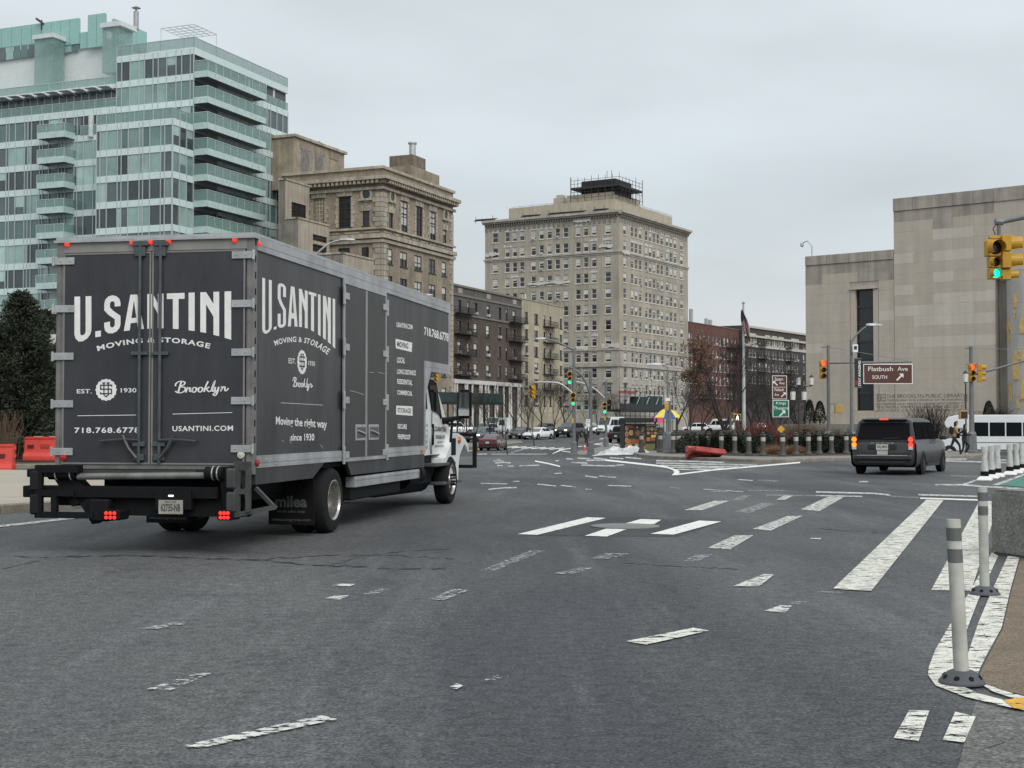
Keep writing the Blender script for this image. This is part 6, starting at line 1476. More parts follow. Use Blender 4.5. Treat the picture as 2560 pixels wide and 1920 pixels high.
# mirror
mpl = Pl((TP + Vector((TDIR.y, -TDIR.x)) * .10), TDIR); hm = lambda x, y: mpl.hit(*z5(x, y))
my, mz = hm(722, 540); _, mt = hm(722, 390); _, mb_ = hm(722, 690)
b = MB(); b.box((.16, my, (mt + mb_) / 2), (.28, .14, mt - mb_)); mo = TT(b, 'mirror_housing', BLK, bevel=.05, segs=3)
b = MB(); b.box((.16, my - .072, mz + .06), (.21, .006, (mt - mb_) * .6)); TT(b, 'mirror_glass', M('mirror_glass', (.12, .13, .14), .05, .6, var=0), mo)
b = MB(); b.box((.16, my - .072, mb_ + .13), (.21, .006, .15)); TT(b, 'mirror_glass', M('mirror_convex', (.55, .57, .58), .1, .3, var=.3, scale=6), mo)
p, z = hc(535, 715)
b = MB(); b.tube([(XS - .02, p, z), (XS + .1, p + .1, z + .03), (.1, my, mb_ + .03)], [.07, .05, .035], 8); b.tube([(XS - .02, p, z - .02), (.0, (p + my) / 2, z - .1), (.1, my, mb_ + .02)], .02, 6); TT(b, 'mirror_arm', BLK)
s, z = hc(500, 250)
for a in ((380, 590, 1160, 1190, .35), (460, 650, 1348, 1382, .3)):
    p, z_ = hc(a[0], (a[2] + a[3]) / 2); q, _ = hc(a[1], (a[2] + a[3]) / 2); b = MB(); b.bx(XS - .3, XS + .14, p, q, z_ - .03, z_ + .03); TT(b, 'cab_step', M('step_tread', (.07, .07, .07), .7), bevel=.01)
b = MB(); b.bx(XS - .5, XS - .1, BL + .2, BL + 1.7, .42, 1.0); TT(b, 'step_box', BLK, bevel=.03)
b = MB(); b.bx(-BW + .5, -.5, yh + .02, yh + .2, .5, .8); TT(b, 'front_bumper', BLK, bevel=.04)
b = MB(); yg = yh + .35
for x in (-.15, -BW + .15): b.bx(x - .04, x + .04, yg, yg + .06, .62, 1.36)
for z in (.65, 1.32): b.bx(-BW + .19, -.19, yg, yg + .06, z - .035, z + .035)
for x in (-.6, -2.0): b.bx(x - .03, x + .03, yh + .1, yg, .66, .72)
TT(b, 'bull_bar', BLK)
p, z = hm(650, 800); b = MB(); b.cyl((.02, p, z - .25), (.02, p + .12, z + .15), .03, n=6); TT(b, 'hood_mirror', BLK)
# ================================================================== cars
def paint(name, col, rough=.3, metal=.0): return M('paint_' + name, col, rough, metal, var=.06, coat=.6)
TLAMP = M('tail_lens', (.22, .012, .012), .2, var=0); HLAMP = M('head_lens', (.55, .58, .6), .15, var=0); PLATE = M('plate_white', (.5, .49, .43), .5); DPL = M('dark_plastic', (.018, .018, .019), .6, var=0)
TLIT = ME('tail_lit', (1, .05, .03), 1.6); HLIT = ME('head_lit', (1, 1, .95), 2.5)
KINDS = dict(  # L, W, H, ground clearance, hood front z, cowl z, belt z, deck z, y of: screen foot, screen top, rear glass top, rear glass foot, wheel radius
    sedan=(4.85, 1.86, 1.45, .2, .70, .96, .94, 1.08, .95, .10, -.95, -1.75, .33), hatch=(4.46, 1.76, 1.50, .2, .68, 1.0, .95, 1.12, 1.15, .15, -1.0, -2.0, .31),
    suv=(4.75, 1.93, 1.74, .26, .98, 1.12, 1.08, 1.12, 1.0, .25, -1.85, -2.2, .37), bigsuv=(5.1, 2.0, 1.88, .3, 1.05, 1.2, 1.15, 1.18, 1.1, .4, -2.1, -2.4, .40),
    minivan=(5.15, 2.0, 1.74, .24, .92, 1.10, 1.02, 1.08, 1.45, .55, -2.18, -2.44, .34), van=(5.6, 2.06, 2.55, .3, 1.12, 1.42, 1.32, 1.35, 1.95, 1.3, -2.72, -2.78, .37), pickup=(5.6, 2.0, 1.85, .35, 1.05, 1.2, 1.15, 1.12, 1.2, .5, -.85, -1.05, .40))
def wheel(parent, c, r, sgn, rimm, spokes=5):
    o = link('wheel', None, parent, c); w = .11
    o_t = MB().lathe([(r * .62, -w), (r * .9, -w), (r, -w * .7), (r, w * .7), (r * .9, w), (r * .62, w)], 22, (0, 0, 0), 'x', False).build('tyre', RUB, o, smooth=35)
    b = MB(); b.lathe([(r * .64, sgn * w), (r * .6, sgn * w), (r * .56, sgn * (w - .05)), (0, sgn * (w - .07))] if sgn > 0 else [(0, sgn * (w - .07)), (r * .56, sgn * (w - .05)), (r * .6, sgn * w), (r * .64, sgn * w)], 20, (0, 0, 0), 'x', False)
    b.build('wheel_well', DPL, o)
    b = MB()
    for i in range(spokes):
        a = 2 * math.pi * i / spokes + .3; b.box((sgn * (w - .025), math.cos(a) * r * .32, math.sin(a) * r * .32), (.03, r * .16, r * .56), rx=a - math.pi / 2)
    b.lathe([(r * .16, sgn * (w - .04)), (r * .16, sgn * (w - .005))], 10, (0, 0, 0), 'x'); b.lathe([(r * .57, sgn * (w - .03)), (r * .64, sgn * (w + .004))], 20, (0, 0, 0), 'x', False); b.build('rim', rimm, o)
    return o
RIMS = M('alloy', (.35, .35, .36), .35, .6, var=0); RIMB = M('black_alloy', (.03, .03, .03), .35, .3, var=0)
def car(label, kind, pm, loc, rz, group='cars on the avenue', rim=RIMS, lit=None, cat='car', name='car', detail=False, tint=VGL, wide=1.):
    L, Wd, H, gc, hz, cz, bz, dz, yws, ywt, yrt, yrb, wr = KINDS[kind]; L2, hw = L / 2, Wd / 2
    t = thing(name, label, cat, loc, rz, group)
    def rg2(y, zs_, ws): return [Vector((w, y, z)) for z, w in zip(zs_, ws)] + [Vector((-w, y, z)) for z, w in reversed(list(zip(zs_, ws)))]
    def low(y, top, k, zb): return rg2(y, (zb, zb + .10, (zb + top) / 2, top - .10, top - .02, top), (hw * k - .10, hw * k - .02, hw * k, hw * k - .02, hw * k - .08, hw * k - .26))
    secs = [low(-L2, dz - .22, .86, gc + .12), low(-L2 + .05, dz - .08, .93, gc + .06), low(-L2 + .35, dz, .985, gc + .02), low(yrb, dz if kind in ('sedan',) else bz + .02, 1, gc)]
    if kind == 'pickup': secs = [low(-L2, dz - .05, .95, gc + .12), low(-L2 + .05, dz, .99, gc + .06), low(-L2 + .35, dz, 1, gc + .02), low(yrb, dz, 1, gc)]
    secs += [low(-.3, bz, 1, gc), low(yws - .1, (bz + cz) / 2, 1, gc), low(yws + .15, cz - .03, .995, gc), low((yws + L2) / 2, (hz + cz) / 2 + .03, .985, gc + .02), low(L2 - .3, hz + .03, .95, gc + .04), low(L2 - .08, hz - .08, .88, gc + .06), low(L2, hz - .22, .78, gc + .12)]
    MB().loft(secs).build('body', pm, t, smooth=38)
    rw = hw - (.30 if kind in ('sedan', 'hatch') else .22 if kind != 'van' else .12)
    zr = H - .0
    G_ = [(yrb, bz - .02 if kind != 'sedan' else dz - .02, hw - .09), (yrt, zr - .06, rw), (yrt + .5, zr, rw), (ywt - .5 if ywt - .5 > yrt + .6 else (ywt + yrt) / 2 + .3, zr, rw), (ywt, zr - .05, rw), (yws, cz - .03, hw - .12)]
    secs = []
    for y, zt3, w in G_:
        base = bz - .05
        secs.append(rg2(y, (base, max(base + .01, zt3 - .07), max(base + .02, zt3 - .02), max(base + .03, zt3)), (hw - .05, w + .03 if zt3 > bz + .2 else hw - .07, w - .03 if zt3 > bz + .2 else hw - .1, w - .14 if zt3 > bz + .2 else hw - .2)))
    MB().loft(secs).build('cabin', pm, t, smooth=38)
    def sx(z): f = (z - bz) / (zr - .07 - bz); return (hw - .05) + (rw + .03 - hw + .05) * f + .010
    z0, z1 = bz + .06, zr - .13
    fw_ = lambda z: yws - .16 + (ywt - yws) * (z - bz) / (zr - bz) ; rw_ = lambda z: yrb + .14 + (yrt - yrb) * (z - bz) / (zr - bz)
    cuts = {'sedan': (-.35,), 'hatch': (-.4,), 'pickup': (-.15,), 'van': (.72, -.6)}.get(kind, (-.25, -1.2))
    for sgn in (1, -1):
        ys_ = [fw_] + list(cuts) + [rw_]
        for i in range(len(ys_) - 1):
            a = ys_[i](z0) if callable(ys_[i]) else ys_[i] - .04; a1 = ys_[i](z1) if callable(ys_[i]) else ys_[i] - .04
            c = ys_[i + 1](z0) if callable(ys_[i + 1]) else ys_[i + 1] + .04; c1 = ys_[i + 1](z1) if callable(ys_[i + 1]) else ys_[i + 1] + .04
            if kind == 'van' and i == 2 and 'cargo' in label: continue
            zz1 = z1 if kind != 'van' else bz + .85
            b = MB(); b.add([(sgn * sx(z0), a, z0), (sgn * sx(z0), c, z0), (sgn * sx(zz1), c1, zz1), (sgn * sx(zz1), a1, zz1)], [(0, 1, 2, 3)]); b.build('side_window', tint, t)
        for y in (L2 * .62, -L2 * .58):
            if kind == 'van': y = y * 1.02
            b = MB(); b.lathe([(wr * 1.13, -.01), (wr * 1.13, .008)], 24, (sgn * (hw - .004), y, wr * 1.02), 'x'); b.build('arch_shade_disc', DPL, t)  # black disc stands for the shade inside the wheel well
            wheel(t, (sgn * (hw - .085), y, wr), wr, sgn, rim, 5 if not detail else 10)
        b = MB(); b.box((sgn * (hw + .10), yws - .25, bz + .10), (.2, .12, .15)); b.build('door_mirror', DPL if kind in ('van', 'pickup') else pm, t, bevel=.03)
        b = MB(); b.bx(sgn * (hw - .01), sgn * (hw + .008), -L2 * .36, L2 * .40, gc + .0, gc + .12); b.build('sill', DPL, t)
        for yy in cuts[:1]: b = MB(); b.cyl((sgn * (hw + .002), yy, gc + .15), (sgn * (hw - .03), yy, bz - .02), .006, n=4); b.build('door_seam', DPL, t)
    # screens
    o = .014
    b = MB(); b.add([(-(hw - .2), yws + o, cz + .02), (hw - .2, yws + o, cz + .02), (rw - .04, ywt + .03 + o, zr - .10 + o), (-(rw - .04), ywt + .03 + o, zr - .10 + o)], [(0, 1, 2, 3)]); b.build('windscreen', M('windscreen', (.10, .12, .125), .06, var=.4, scale=2), t)
    fz = (dz if kind == 'sedan' else bz) + .06
    ya = yrb + (yrt - yrb) * .06 - o; b = MB(); b.add([(-(hw - .2), ya, fz), (hw - .2, ya, fz), (rw - .04, yrt - .03 - o, zr - .16), (-(rw - .04), yrt - .03 - o, zr - .16)], [(0, 1, 2, 3)]); b.build('rear_window', tint, t)
    # front
    b = MB(); b.box((0, L2 - .005, hz - .28), (Wd * .42, .06, .16)); b.build('grille', DPL, t, bevel=.02)
    b = MB(); b.box((0, L2 - .03, gc + .18), (Wd * .74, .10, .14)); b.build('front_bumper', DPL, t, bevel=.02)
    for sgn in (1, -1):
        b = MB(); b.box((sgn * (hw * .72), L2 - .10, hz - .16), (.34, .22, .15), rz=-sgn * .35); b.build('headlight', HLIT if lit == 'front' else HLAMP, t, bevel=.03)
        b = MB()
        if kind in ('suv', 'bigsuv', 'van'): b.box((sgn * (hw - .20), -L2 + .10, dz - .15), (.20, .2, .42), rz=sgn * .25)
        elif not detail: b.box((sgn * (hw - .22), -L2 + .06, dz - .18), (.36, .16, .16), rz=sgn * .3)
        if b.f: b.build('tail_light', TLIT if lit == 'rear' else TLAMP, t, bevel=.03)
    b = MB(); b.box((0, -L2 - .004, dz - .38), (.32, .02, .16)); b.build('number_plate', PLATE, t)
    b = MB(); b.box((0, L2 + .006, hz - .42), (.30, .02, .14)); b.build('number_plate', PLATE, t)
    b = MB(); b.box((0, -L2 + .02, gc + .16), (Wd * .72, .12, .12)); b.build('rear_bumper', DPL, t, bevel=.02)
    if kind == 'pickup': b = MB(); b.bx(-hw + .12, hw - .12, -L2 + .15, yrb - .1, dz - .02, dz + .006); b.build('cargo_bed', DPL, t)
    t.scale = (wide, wide, wide)
    return t
def gat(u, v, back=1.6):
    g = G(u, v); k = (g.y + back) / g.y; x, y = g.x * k, g.y * k; return (x, y, gz(x, y))
FW, TO = R(-23), R(157)
WHT = paint('white', (.72, .74, .74)); BLKP = paint('black', (.012, .012, .013)); MAR = paint('maroon', (.06, .010, .015), .3); BGR = paint('bluegrey', (.12, .15, .17), .3, .4); SIL = paint('silver', (.36, .38, .39), .35, .5); GRY = paint('grey', (.07, .075, .08), .3, .4)
car('maroon hatchback driving away in front of the median', 'hatch', MAR, gat(1233, 1127, 1.8), R(-13), lit=None)
car('blue grey suv facing us left of the maroon hatchback', 'suv', BGR, gat(1202, 1107, 2.2), TO, lit='front')
car('silver car with only its roof showing behind blue grey suv', 'suv', SIL, gat(1214, 1092, 4), TO)
car('white cargo van, front one of two, above the maroon hatchback', 'van', WHT, gat(1243, 1086, 3), TO, cat='van', name='van')
car('white cargo van, rear one of two, beside bare median tree', 'van', WHT, gat(1277, 1083, 4), R(150), cat='van', name='van')
car('white pickup truck seen beyond the moving truck hood', 'pickup', WHT, gat(1140, 1090, 3), R(-75), cat='pickup', name='pickup_truck')
car('black sedan facing us beside the white sedan', 'sedan', BLKP, gat(1304, 1098, 2.5), TO)
car('white sedan with black grille facing us at the median tip', 'sedan', WHT, gat(1346, 1100, 2.5), R(147))
car('white sedan in the row behind the black sedan', 'sedan', WHT, gat(1317, 1079, 4), R(150))
car('dark suv in the row behind the white sedan', 'suv', GRY, gat(1360, 1083, 4), R(150))
car('silver suv parked left of the black suv', 'suv', SIL, gat(1402, 1078, 4), TO)
car('black suv with lit headlights facing us behind the signal pole', 'bigsuv', BLKP, gat(1424, 1094, 2.5), R(150), lit='front')
car('white suv between black suv and passenger van', 'suv', WHT, gat(1472, 1083, 3), R(160))
car('white hatchback half hidden behind the tall grey signal pole', 'hatch', WHT, gat(1490, 1084, 5), R(155))
car('white high-roof passenger van with dark side windows facing us', 'van', WHT, gat(1525, 1088, 3), R(148), cat='van', name='van', lit='front')
car('black pickup waiting just left of the food cart', 'pickup', BLKP, gat(1556, 1108, 2.5), R(-20), cat='pickup', name='pickup_truck')
for i, (u, v, k, p, a, lb) in enumerate(((1738, 1083, 'suv', WHT, 80, 'white suv parked beyond the yellow and blue umbrella'), (1800, 1080, 'van', WHT, 75, 'white van parked beyond the dark cone shaped bush'), (1705, 1076, 'sedan', SIL, 150, 'silver sedan behind the food cart umbrella'),
                                    (1768, 1072, 'sedan', GRY, 120, 'grey sedan far behind the plaza shrubs'), (1890, 1076, 'suv', SIL, 95, 'silver suv behind the red twig shrubs'), (1935, 1074, 'sedan', WHT, 100, 'white sedan behind the green theatre sign'), (1448, 1072, 'suv', GRY, 150, 'grey suv deep in the queue behind the black suv'), (1345, 1068, 'suv', BLKP, 150, 'black suv farthest back in the avenue queue'))):
    car(lb, k, p, gat(u, v, 3), R(a), 'cars beyond the plaza')
# delivery truck with coloured letters, beyond the passenger van
g = gat(1500, 1077, 12); t = thing('delivery_truck', 'white delivery box truck with purple and red letters behind the vans', 'truck', g, R(158))
b = MB(); b.bx(-1.2, 1.2, -3.4, 2.6, .9, 3.9); b.build('cargo_box', WHT, t, bevel=.05); b = MB(); b.bx(-1.05, 1.05, 2.65, 4.3, .5, 2.6); b.build('cab', WHT, t, bevel=.25, segs=3)
b = MB(); b.add([(-.9, 4.27, 1.5), (.9, 4.27, 1.5), (.85, 4.2, 2.45), (-.85, 4.2, 2.45)], [(0, 1, 2, 3)]); b.build('windscreen', VGL, t)
for sgn in (1, -1):
    for y in (3.4, -2.0): wheel(t, (sgn * 1.0, y, .45), .45, sgn, RIMS)
    for tx, a, c, m in (('Fed', 2.2, .2, M('purple_ink', (.08, .02, .16), .5)), ('Ex', .1, -1.3, M('red_ink', (.5, .03, .02), .5))):
        bb = fit_text(tx, 0, 1, 1.9, 2.9, bold=.05); sg = sgn; a2, c2 = (a, c) if sgn < 0 else (-a + .9, -c + .9)
        if sgn > 0: a2, c2 = {'Fed': (-1.6, .4), 'Ex': (.5, 1.9)}[tx]
        bb.v = [(sg * 1.205, a2 + (c2 - a2) * p[0], p[1]) for p in bb.v]; bb.build('lettering', m, t)
# the near minivan
mv = car('dark grey minivan with lit brake lights waiting at the crossing', 'minivan', M('gunmetal_paint', (.030, .031, .034), .42, .1, var=.1, coat=.15, dust=.08), (12.45, 44.2, gz(12.45, 44.2)), R(-28), None, RIMB, 'rear', 'minivan', 'minivan', True, M('privacy_glass', (.012, .012, .013), .2, var=0, spec=0))
L, Wd, H = KINDS['minivan'][:3]; L2, hw = L / 2, Wd / 2
for sgn in (1, -1):
    b = MB(); b.box((sgn * (hw - .14), -L2 + .05, .98), (.17, .12, .40), rz=sgn * .3); o = b.build('tail_light', M('tail_red_dark', (.18, .012, .012), .2, var=0), mv, bevel=.03)
    for dz_ in (-.07, .09):
        b = MB(); b.lathe([(.035, -.012), (.075, -.014), (.075, .0), (.035, .0)], 16, (sgn * (hw - .15), -L2 - .02, .99 + dz_), 'y'); b.build('light_ring', ME('amber_lit', (1, .25, .02), 1.4) if sgn < 0 else TLIT, o)
    b = MB(); b.box((sgn * (hw - .15), -L2 - .015, .82), (.13, .05, .09)); b.build('reverse_lens', HLAMP, o)
b = MB(); b.box((0, -2.2, H - .055), (1.35, .28, .045)); b.build('roof_spoiler', M('gunmetal_paint', (.030, .031, .034), .42, .1, var=.1, coat=.15, dust=.08), mv, bevel=.015)
b = MB(); b.box((0, -2.345, H - .05), (.26, .02, .035)); b.build('brake_lamp', TLIT, mv)
b = MB(); b.add([(-.84, -L2 - .006, .62), (.84, -L2 - .006, .62), (.84, -L2 + .01, .80), (-.84, -L2 + .01, .80)], [(0, 1, 2, 3)]); b.build('lower_tailgate', DPL, mv)
b = MB(); b.box((0, -L2 - .03, .535), (1.78, .12, .16)); b.build('rear_bumper_cover', M('gunmetal_paint', (.030, .031, .034), .42, .1, var=.1, coat=.15, dust=.08), mv, bevel=.04)
b = MB(); b.box((0, -L2 - .095, .60), (1.5, .012, .022)); b.build('chrome_strip', GALV, mv)
b = MB(); b.box((0, -L2 - .012, .855), (.86, .03, .15)); b.build('plate_recess', DPL, mv, bevel=.01)
b = MB(); b.box((0, -L2 - .032, .85), (.36, .012, .17)); o = b.build('rear_number_plate', PLATE, mv)
place(fit_text('DKJ-4810', -.15, .15, .80, .90, bold=.02), lambda x, z: (x, -L2 - .0395, z)).build('lettering', DKT, o)
place(fit_text('D O D G E', -.34, .34, .955, .99, bold=.02), lambda x, z: (x, -L2 - .012, z)).build('lettering', GALV, mv)
b = MB(); b.tube([(0, -2.49, 1.10), (.25, -2.50, 1.12), (.5, -2.49, 1.135)], .012, 5); b.build('rear_wiper', DPL, mv)
# shuttle bus on the far side
gb = W(2372, 1137, 96.); t = thing('shuttle_bus', 'white shuttle bus with dark side windows passing behind the walkers', 'bus', (0, 0, 0), 0)
bl_, br_ = W(2336, 1135, 94.), W(2600, 1135, 91.5)
ang = math.atan2(br_.y - bl_.y, br_.x - bl_.x); t.location = (bl_.x, bl_.y, gz(bl_.x + 2, bl_.y)); t.scale = (1.03, 1.03, 1.03); t.rotation_euler = (0, 0, ang)
# local: x to the rear (viewer's right), y away, z up; the nose is at x = 0
BWH = M('bus_white', (.76, .78, .78), .3, var=.05, coat=.3)
b = MB(); b.extr([(2.1, .5), (8.6, .5), (8.6, 2.78), (8.4, 2.88), (1.55, 2.88), (.85, 2.74), (.62, 2.35), (.75, 2.0), (2.0, 1.95)], 0., 2.4, lambda x, z, y: (x, y, z)); b.build('coach_body', BWH, t, bevel=.06, segs=2)
b = MB(); b.extr([(0.05, .5), (2.12, .5), (2.12, 1.98), (1.55, 2.0), (.98, 1.32), (.3, 1.2), (.02, 1.0)], .18, 2.2, lambda x, z, y: (x, y, z)); b.build('cab_nose', BWH, t, bevel=.05, segs=2)
b = MB(); b.extr([(1.02, 1.34), (1.52, 1.94), (1.62, 1.94), (1.60, 1.34)], .17, .178, lambda x, z, y: (x, y, z)); b.build('quarter_window', VGL, t)
b = MB(); b.add([(.98, .25, 1.36), (.98, 2.1, 1.36), (1.52, 2.0, 1.99), (1.52, .35, 1.99)], [(0, 1, 2, 3)]); b.v = [(x - .03, y, z + .02) for x, y, z in b.v]; b.build('windscreen', M('bus_windscreen', (.2, .25, .25), .08), t)
for i in range(6): x = 2.45 + i * 1.02; b = MB(); b.bx(x, x + .94, -.012, .01, 1.48, 2.38); b.build('side_window', VGL, t, bevel=.005)
b = MB(); b.bx(2.2, 8.55, -.01, .0, 1.05, 1.09); b.bx(2.2, 8.55, -.008, .0, .56, .62); b.build('trim_strip', DPL, t)
for x in (.95, 5.5):
    b = MB(); b.lathe([(.46, -.012), (.46, .02)], 24, (x, .0 if x > 2 else .17, .42), 'y'); b.build('arch_shade_disc', DPL, t)  # dark disc carries the shade of the wheel opening
    o = link('wheel', None, t, (x, .06 if x > 2 else .24, .40)); MB().lathe([(.25, -.12), (.36, -.12), (.4, -.08), (.4, .08), (.36, .12), (.25, .12)], 22, (0, 0, 0), 'y', False).build('tyre', RUB, o, smooth=35); MB().lathe([(0, -.09), (.1, -.12), (.14, -.1), (.24, -.09), (.26, -.125), (.26, -.05)], 20, (0, 0, 0), 'y', False).build('rim', CHROME, o, smooth=30)
b = MB(); b.box((.04, .5, .95), (.1, .4, .2)); b.build('headlight', HLAMP, t, bevel=.03); b = MB(); b.box((.0, 1.2, .62), (.14, 1.9, .22)); b.build('bumper', DPL, t, bevel=.03)
# ================================================================== poles, signals, signs
POLE = M('pole_grey', (.17, .175, .18), .5, .2, var=.15, scale=3, streak=.1); YELH = M('signal_yellow', (.50, .28, .02), .45, var=.1); LENS0 = M('dark_lens', (.02, .008, .005), .2, var=0)
LIT = {'g': ME('green_lit', (.0, .95, .55), 1.5), 'r': ME('red_lit', (1, .09, .04), 1.6), 'a': ME('walk_lit', (1, 1, 1), 1.6)}
def P3(u, v, Y): p = W(u, v, Y); return p
def pole_thing(label, u, v, vtop, r0=.15, r1=.11, ped=True, cat='signal pole', name='signal_pole', base=None, group='street poles'):
    g = base or G(u, v); t = thing(name, label, cat, g, 0, group); h = W(u, vtop, g.y).z - g.z
    if ped: MB().lathe([(.34, 0), (.34, .08), (.27, .12), (.23, .95), (.17, 1.05)], 8).build('pole_base', POLE, t)
    MB().cyl((0, 0, .0 if not ped else .8), (0, 0, h), r0, r1, 12).build('pole_shaft', POLE, t, smooth=40)
    return t, g, h
def signal(t, loc, rz, lit, sizes=(.2, .2, .2), name='signal_head'):
    """head facing local -y; rz turns it"""
    o = link(name, None, t, loc, rz); zt_ = sum(s * 1.28 for s in sizes) / 2
    for s, c in zip(sizes, 'ryg'):
        z = zt_ - s * .64; zt_ -= s * 1.28; w = s * .62
        b = MB(); b.bx(-w, w, -.10, .10, z - w + .004, z + w - .004); b.build('housing', YELH, o, bevel=.012)
        b = MB(); n = 14; r_ = s * .52                         # visor: open below
        ring_ = lambda y, rr: [(rr * math.cos(R(-50 + 280 * i / n)), y, z + rr * math.sin(R(-50 + 280 * i / n))) for i in range(n + 1)]
        b.loft([ring_(-.10, r_), ring_(-.10 - s * .85, r_ * 1.0)], closed=False, caps=False); b.build('visor', YELH, o)
        b = MB(); b.lathe([(0, -.118), (s * .36, -.112), (s * .5, -.101)], 16, (0, 0, z), 'y'); b.build('lens', LIT[lit] if c == lit else LENS0, o, smooth=50)
    return o
def arm(t, pts_, r_, mat=None, name='mast_arm'):
    P = []
    for i in range(len(pts_) - 1):
        pass
    q = [Vector(p) for p in pts_]; P = []; n = 8; Q = [q[0]] + q + [q[-1]]
    for i in range(1, len(Q) - 2):
        for k in range(n):
            s = k / n; P.append(.5 * ((2 * Q[i]) + (Q[i + 1] - Q[i - 1]) * s + (2 * Q[i - 1] - 5 * Q[i] + 4 * Q[i + 1] - Q[i + 2]) * s * s + (3 * Q[i] - Q[i - 1] - 3 * Q[i + 1] + Q[i + 2]) * s ** 3))
    P.append(Q[-1]); m = len(P)
    rs = [r_[0] + (r_[1] - r_[0]) * i / (m - 1) for i in range(m)] if isinstance(r_, tuple) else r_
    return MB().tube(P, rs, 8).build(name, mat or POLE, t, smooth=50)
def ped_box(t, loc, rz=0., lit=False):
    o = link('pedestrian_signal', MB().bx(-.21, .21, -.1, .1, -.21, .21).mesh('pedestrian_signal', M('ped_housing', (.52, .33, .09), .5), bevel=.02), t, loc, rz)
    b = MB(); b.bx(-.17, .17, -.115, -.101, -.17, .17); b.build('display', M('ped_display', (.03, .02, .015), .3), o)
    if lit:
        for i, q in enumerate(([(0, .13), (.0, .10)], [(0, .09), (-.01, -.0)], [(-.01, .0), (-.06, -.07), (-.08, -.14)], [(-.01, .0), (.04, -.07), (.06, -.14)], [(0, .07), (-.06, .01)], [(0, .07), (.06, .02)])):
            b = MB(); stroke(b, q, .045); b.v = [(x, -.117 - .0006 * i, z) for x, z, _ in b.v]; b.build('walking_figure', LIT['a'], o)
    return o
def lamp_head(t, loc, rz):
    b = MB(); b.loft([[Vector((x, y, z)) for x, z in ((-w, -.03), (w, -.03), (w * .8, h), (-w * .8, h))] for y, w, h in ((-.1, .06, .05), (.0, .12, .09), (.35, .16, .10), (.7, .13, .06), (.78, .06, .03))])
    return b.build('lamp_head', M('lamp_grey', (.42, .43, .44), .4, .2), t, bevel=.01, loc=loc, rz=rz)
def rel(g, u, v, Y=None): p = W(u, v, Y or g.y); return Vector((p.x - g.x, p.y - g.y, p.z - g.z))
def sign_panel(t, w, h, loc, rz, face, edge, texts, name='sign_panel'):
    b = MB(); b.bx(-w / 2, w / 2, -.012, .012, 0, h); o = link(name, b.mesh(name, edge, bevel=.004), t, loc, rz)
    k = .04 * min(w, h); b = MB(); b.bx(-w / 2 + k, w / 2 - k, -.016, -.0125, k, h - k); b.build('sign_face', face, o)
    for tx in texts:
        if isinstance(tx[0], str):
            body, x0, x1, z0, z1 = tx[:5]; bb = fit_text(body, x0, x1, z0, z1, bold=.004); place(bb, lambda x, z: (x, -.018, z)); bb.build('lettering', tx[5] if len(tx) > 5 else WHITEP, o)
        else:
            cx, cz, s = tx                                   # arrow to the upper right or left
            d = 1 if s > 0 else -1; s = abs(s)
            for i, q in enumerate(([(-s * .5 * d, -s * .5), (s * .28 * d, s * .28)],)):
                b = MB(); stroke(b, q, s * .24); b.v = [(cx + x, -.018, cz + z) for x, z, _ in b.v]; b.build('arrow', WHITEP, o)
            b = MB(); b.add([(cx + x * d * s, -.0186, cz + z * s) for x, z in ((.55, .55), (-.12, .55), (.12, .32), (.32, .12), (.55, -.12))], [(0, 1, 2, 3, 4)]); b.build('arrow_head', WHITEP, o)
    return o
WHITEP = M('sign_white', (.75, .75, .73), .5, var=.05); BROWN = M('sign_brown', (.085, .028, .018), .5, var=.08); GREENS = M('sign_green', (.0, .13, .075), .5, var=.08)

# --- near signal at the top right, hung from an arm that reaches in from the right
Y0 = 31.; t = thing('signal_pole', 'yellow signal with green light hung from arm at upper right', 'traffic light', (20.5, 33, gz(20.5, 33)), 0, 'street poles'); g = t.location
MB().lathe([(.3, 0), (.3, .1), (.22, .14), (.2, .9), (.15, 1.0)], 8).build('pole_base', POLE, t); MB().cyl((0, 0, .95), (0, 0, 8), .14, .1, 12).build('pole_shaft', POLE, t, smooth=40)
pe = rel(g, 2497, 555, Y0); pm_ = rel(g, 2560, 541, Y0 + .3)
arm(t, [(0, 0, 6.2), pm_ + (pm_ - pe) * 2, pm_, pe], (.10, .06))
b = MB(); b.lathe([(.075, -.08), (.085, .0), (.075, .09)], 10, tuple(pe), 'x'); b.cyl(pe, pe + Vector((0, 0, -.34)), .045, n=8); b.build('hanger', POLE, t)
b = MB(); b.tube([pe + Vector((-.02, 0, .02)), pe + Vector((-.13, 0, -.15)), pe + Vector((-.08, 0, -.3))], .012, 5); b.build('cable', DPL, t)
s1 = rel(g, 2484, 646, Y0); s2 = rel(g, 2528, 641, Y0); zc2 = pe.z - .36
b = MB(); b.bx(s1.x - .1, s2.x + .05, s1.y - .05, s1.y + .06, zc2 - .02, zc2 + .05); b.bx(s1.x + .1, s2.x, s1.y - .03, s1.y + .03, s1.z - .44, s1.z - .40); b.build('bracket', YELH, t, bevel=.01)
signal(t, (s1.x, s1.y, s1.z - .03), R(2), 'g', (.3, .2, .2)); signal(t, (s2.x - .12, s2.y + .02, s2.z - .03), R(80), '-', (.3, .3, .2))

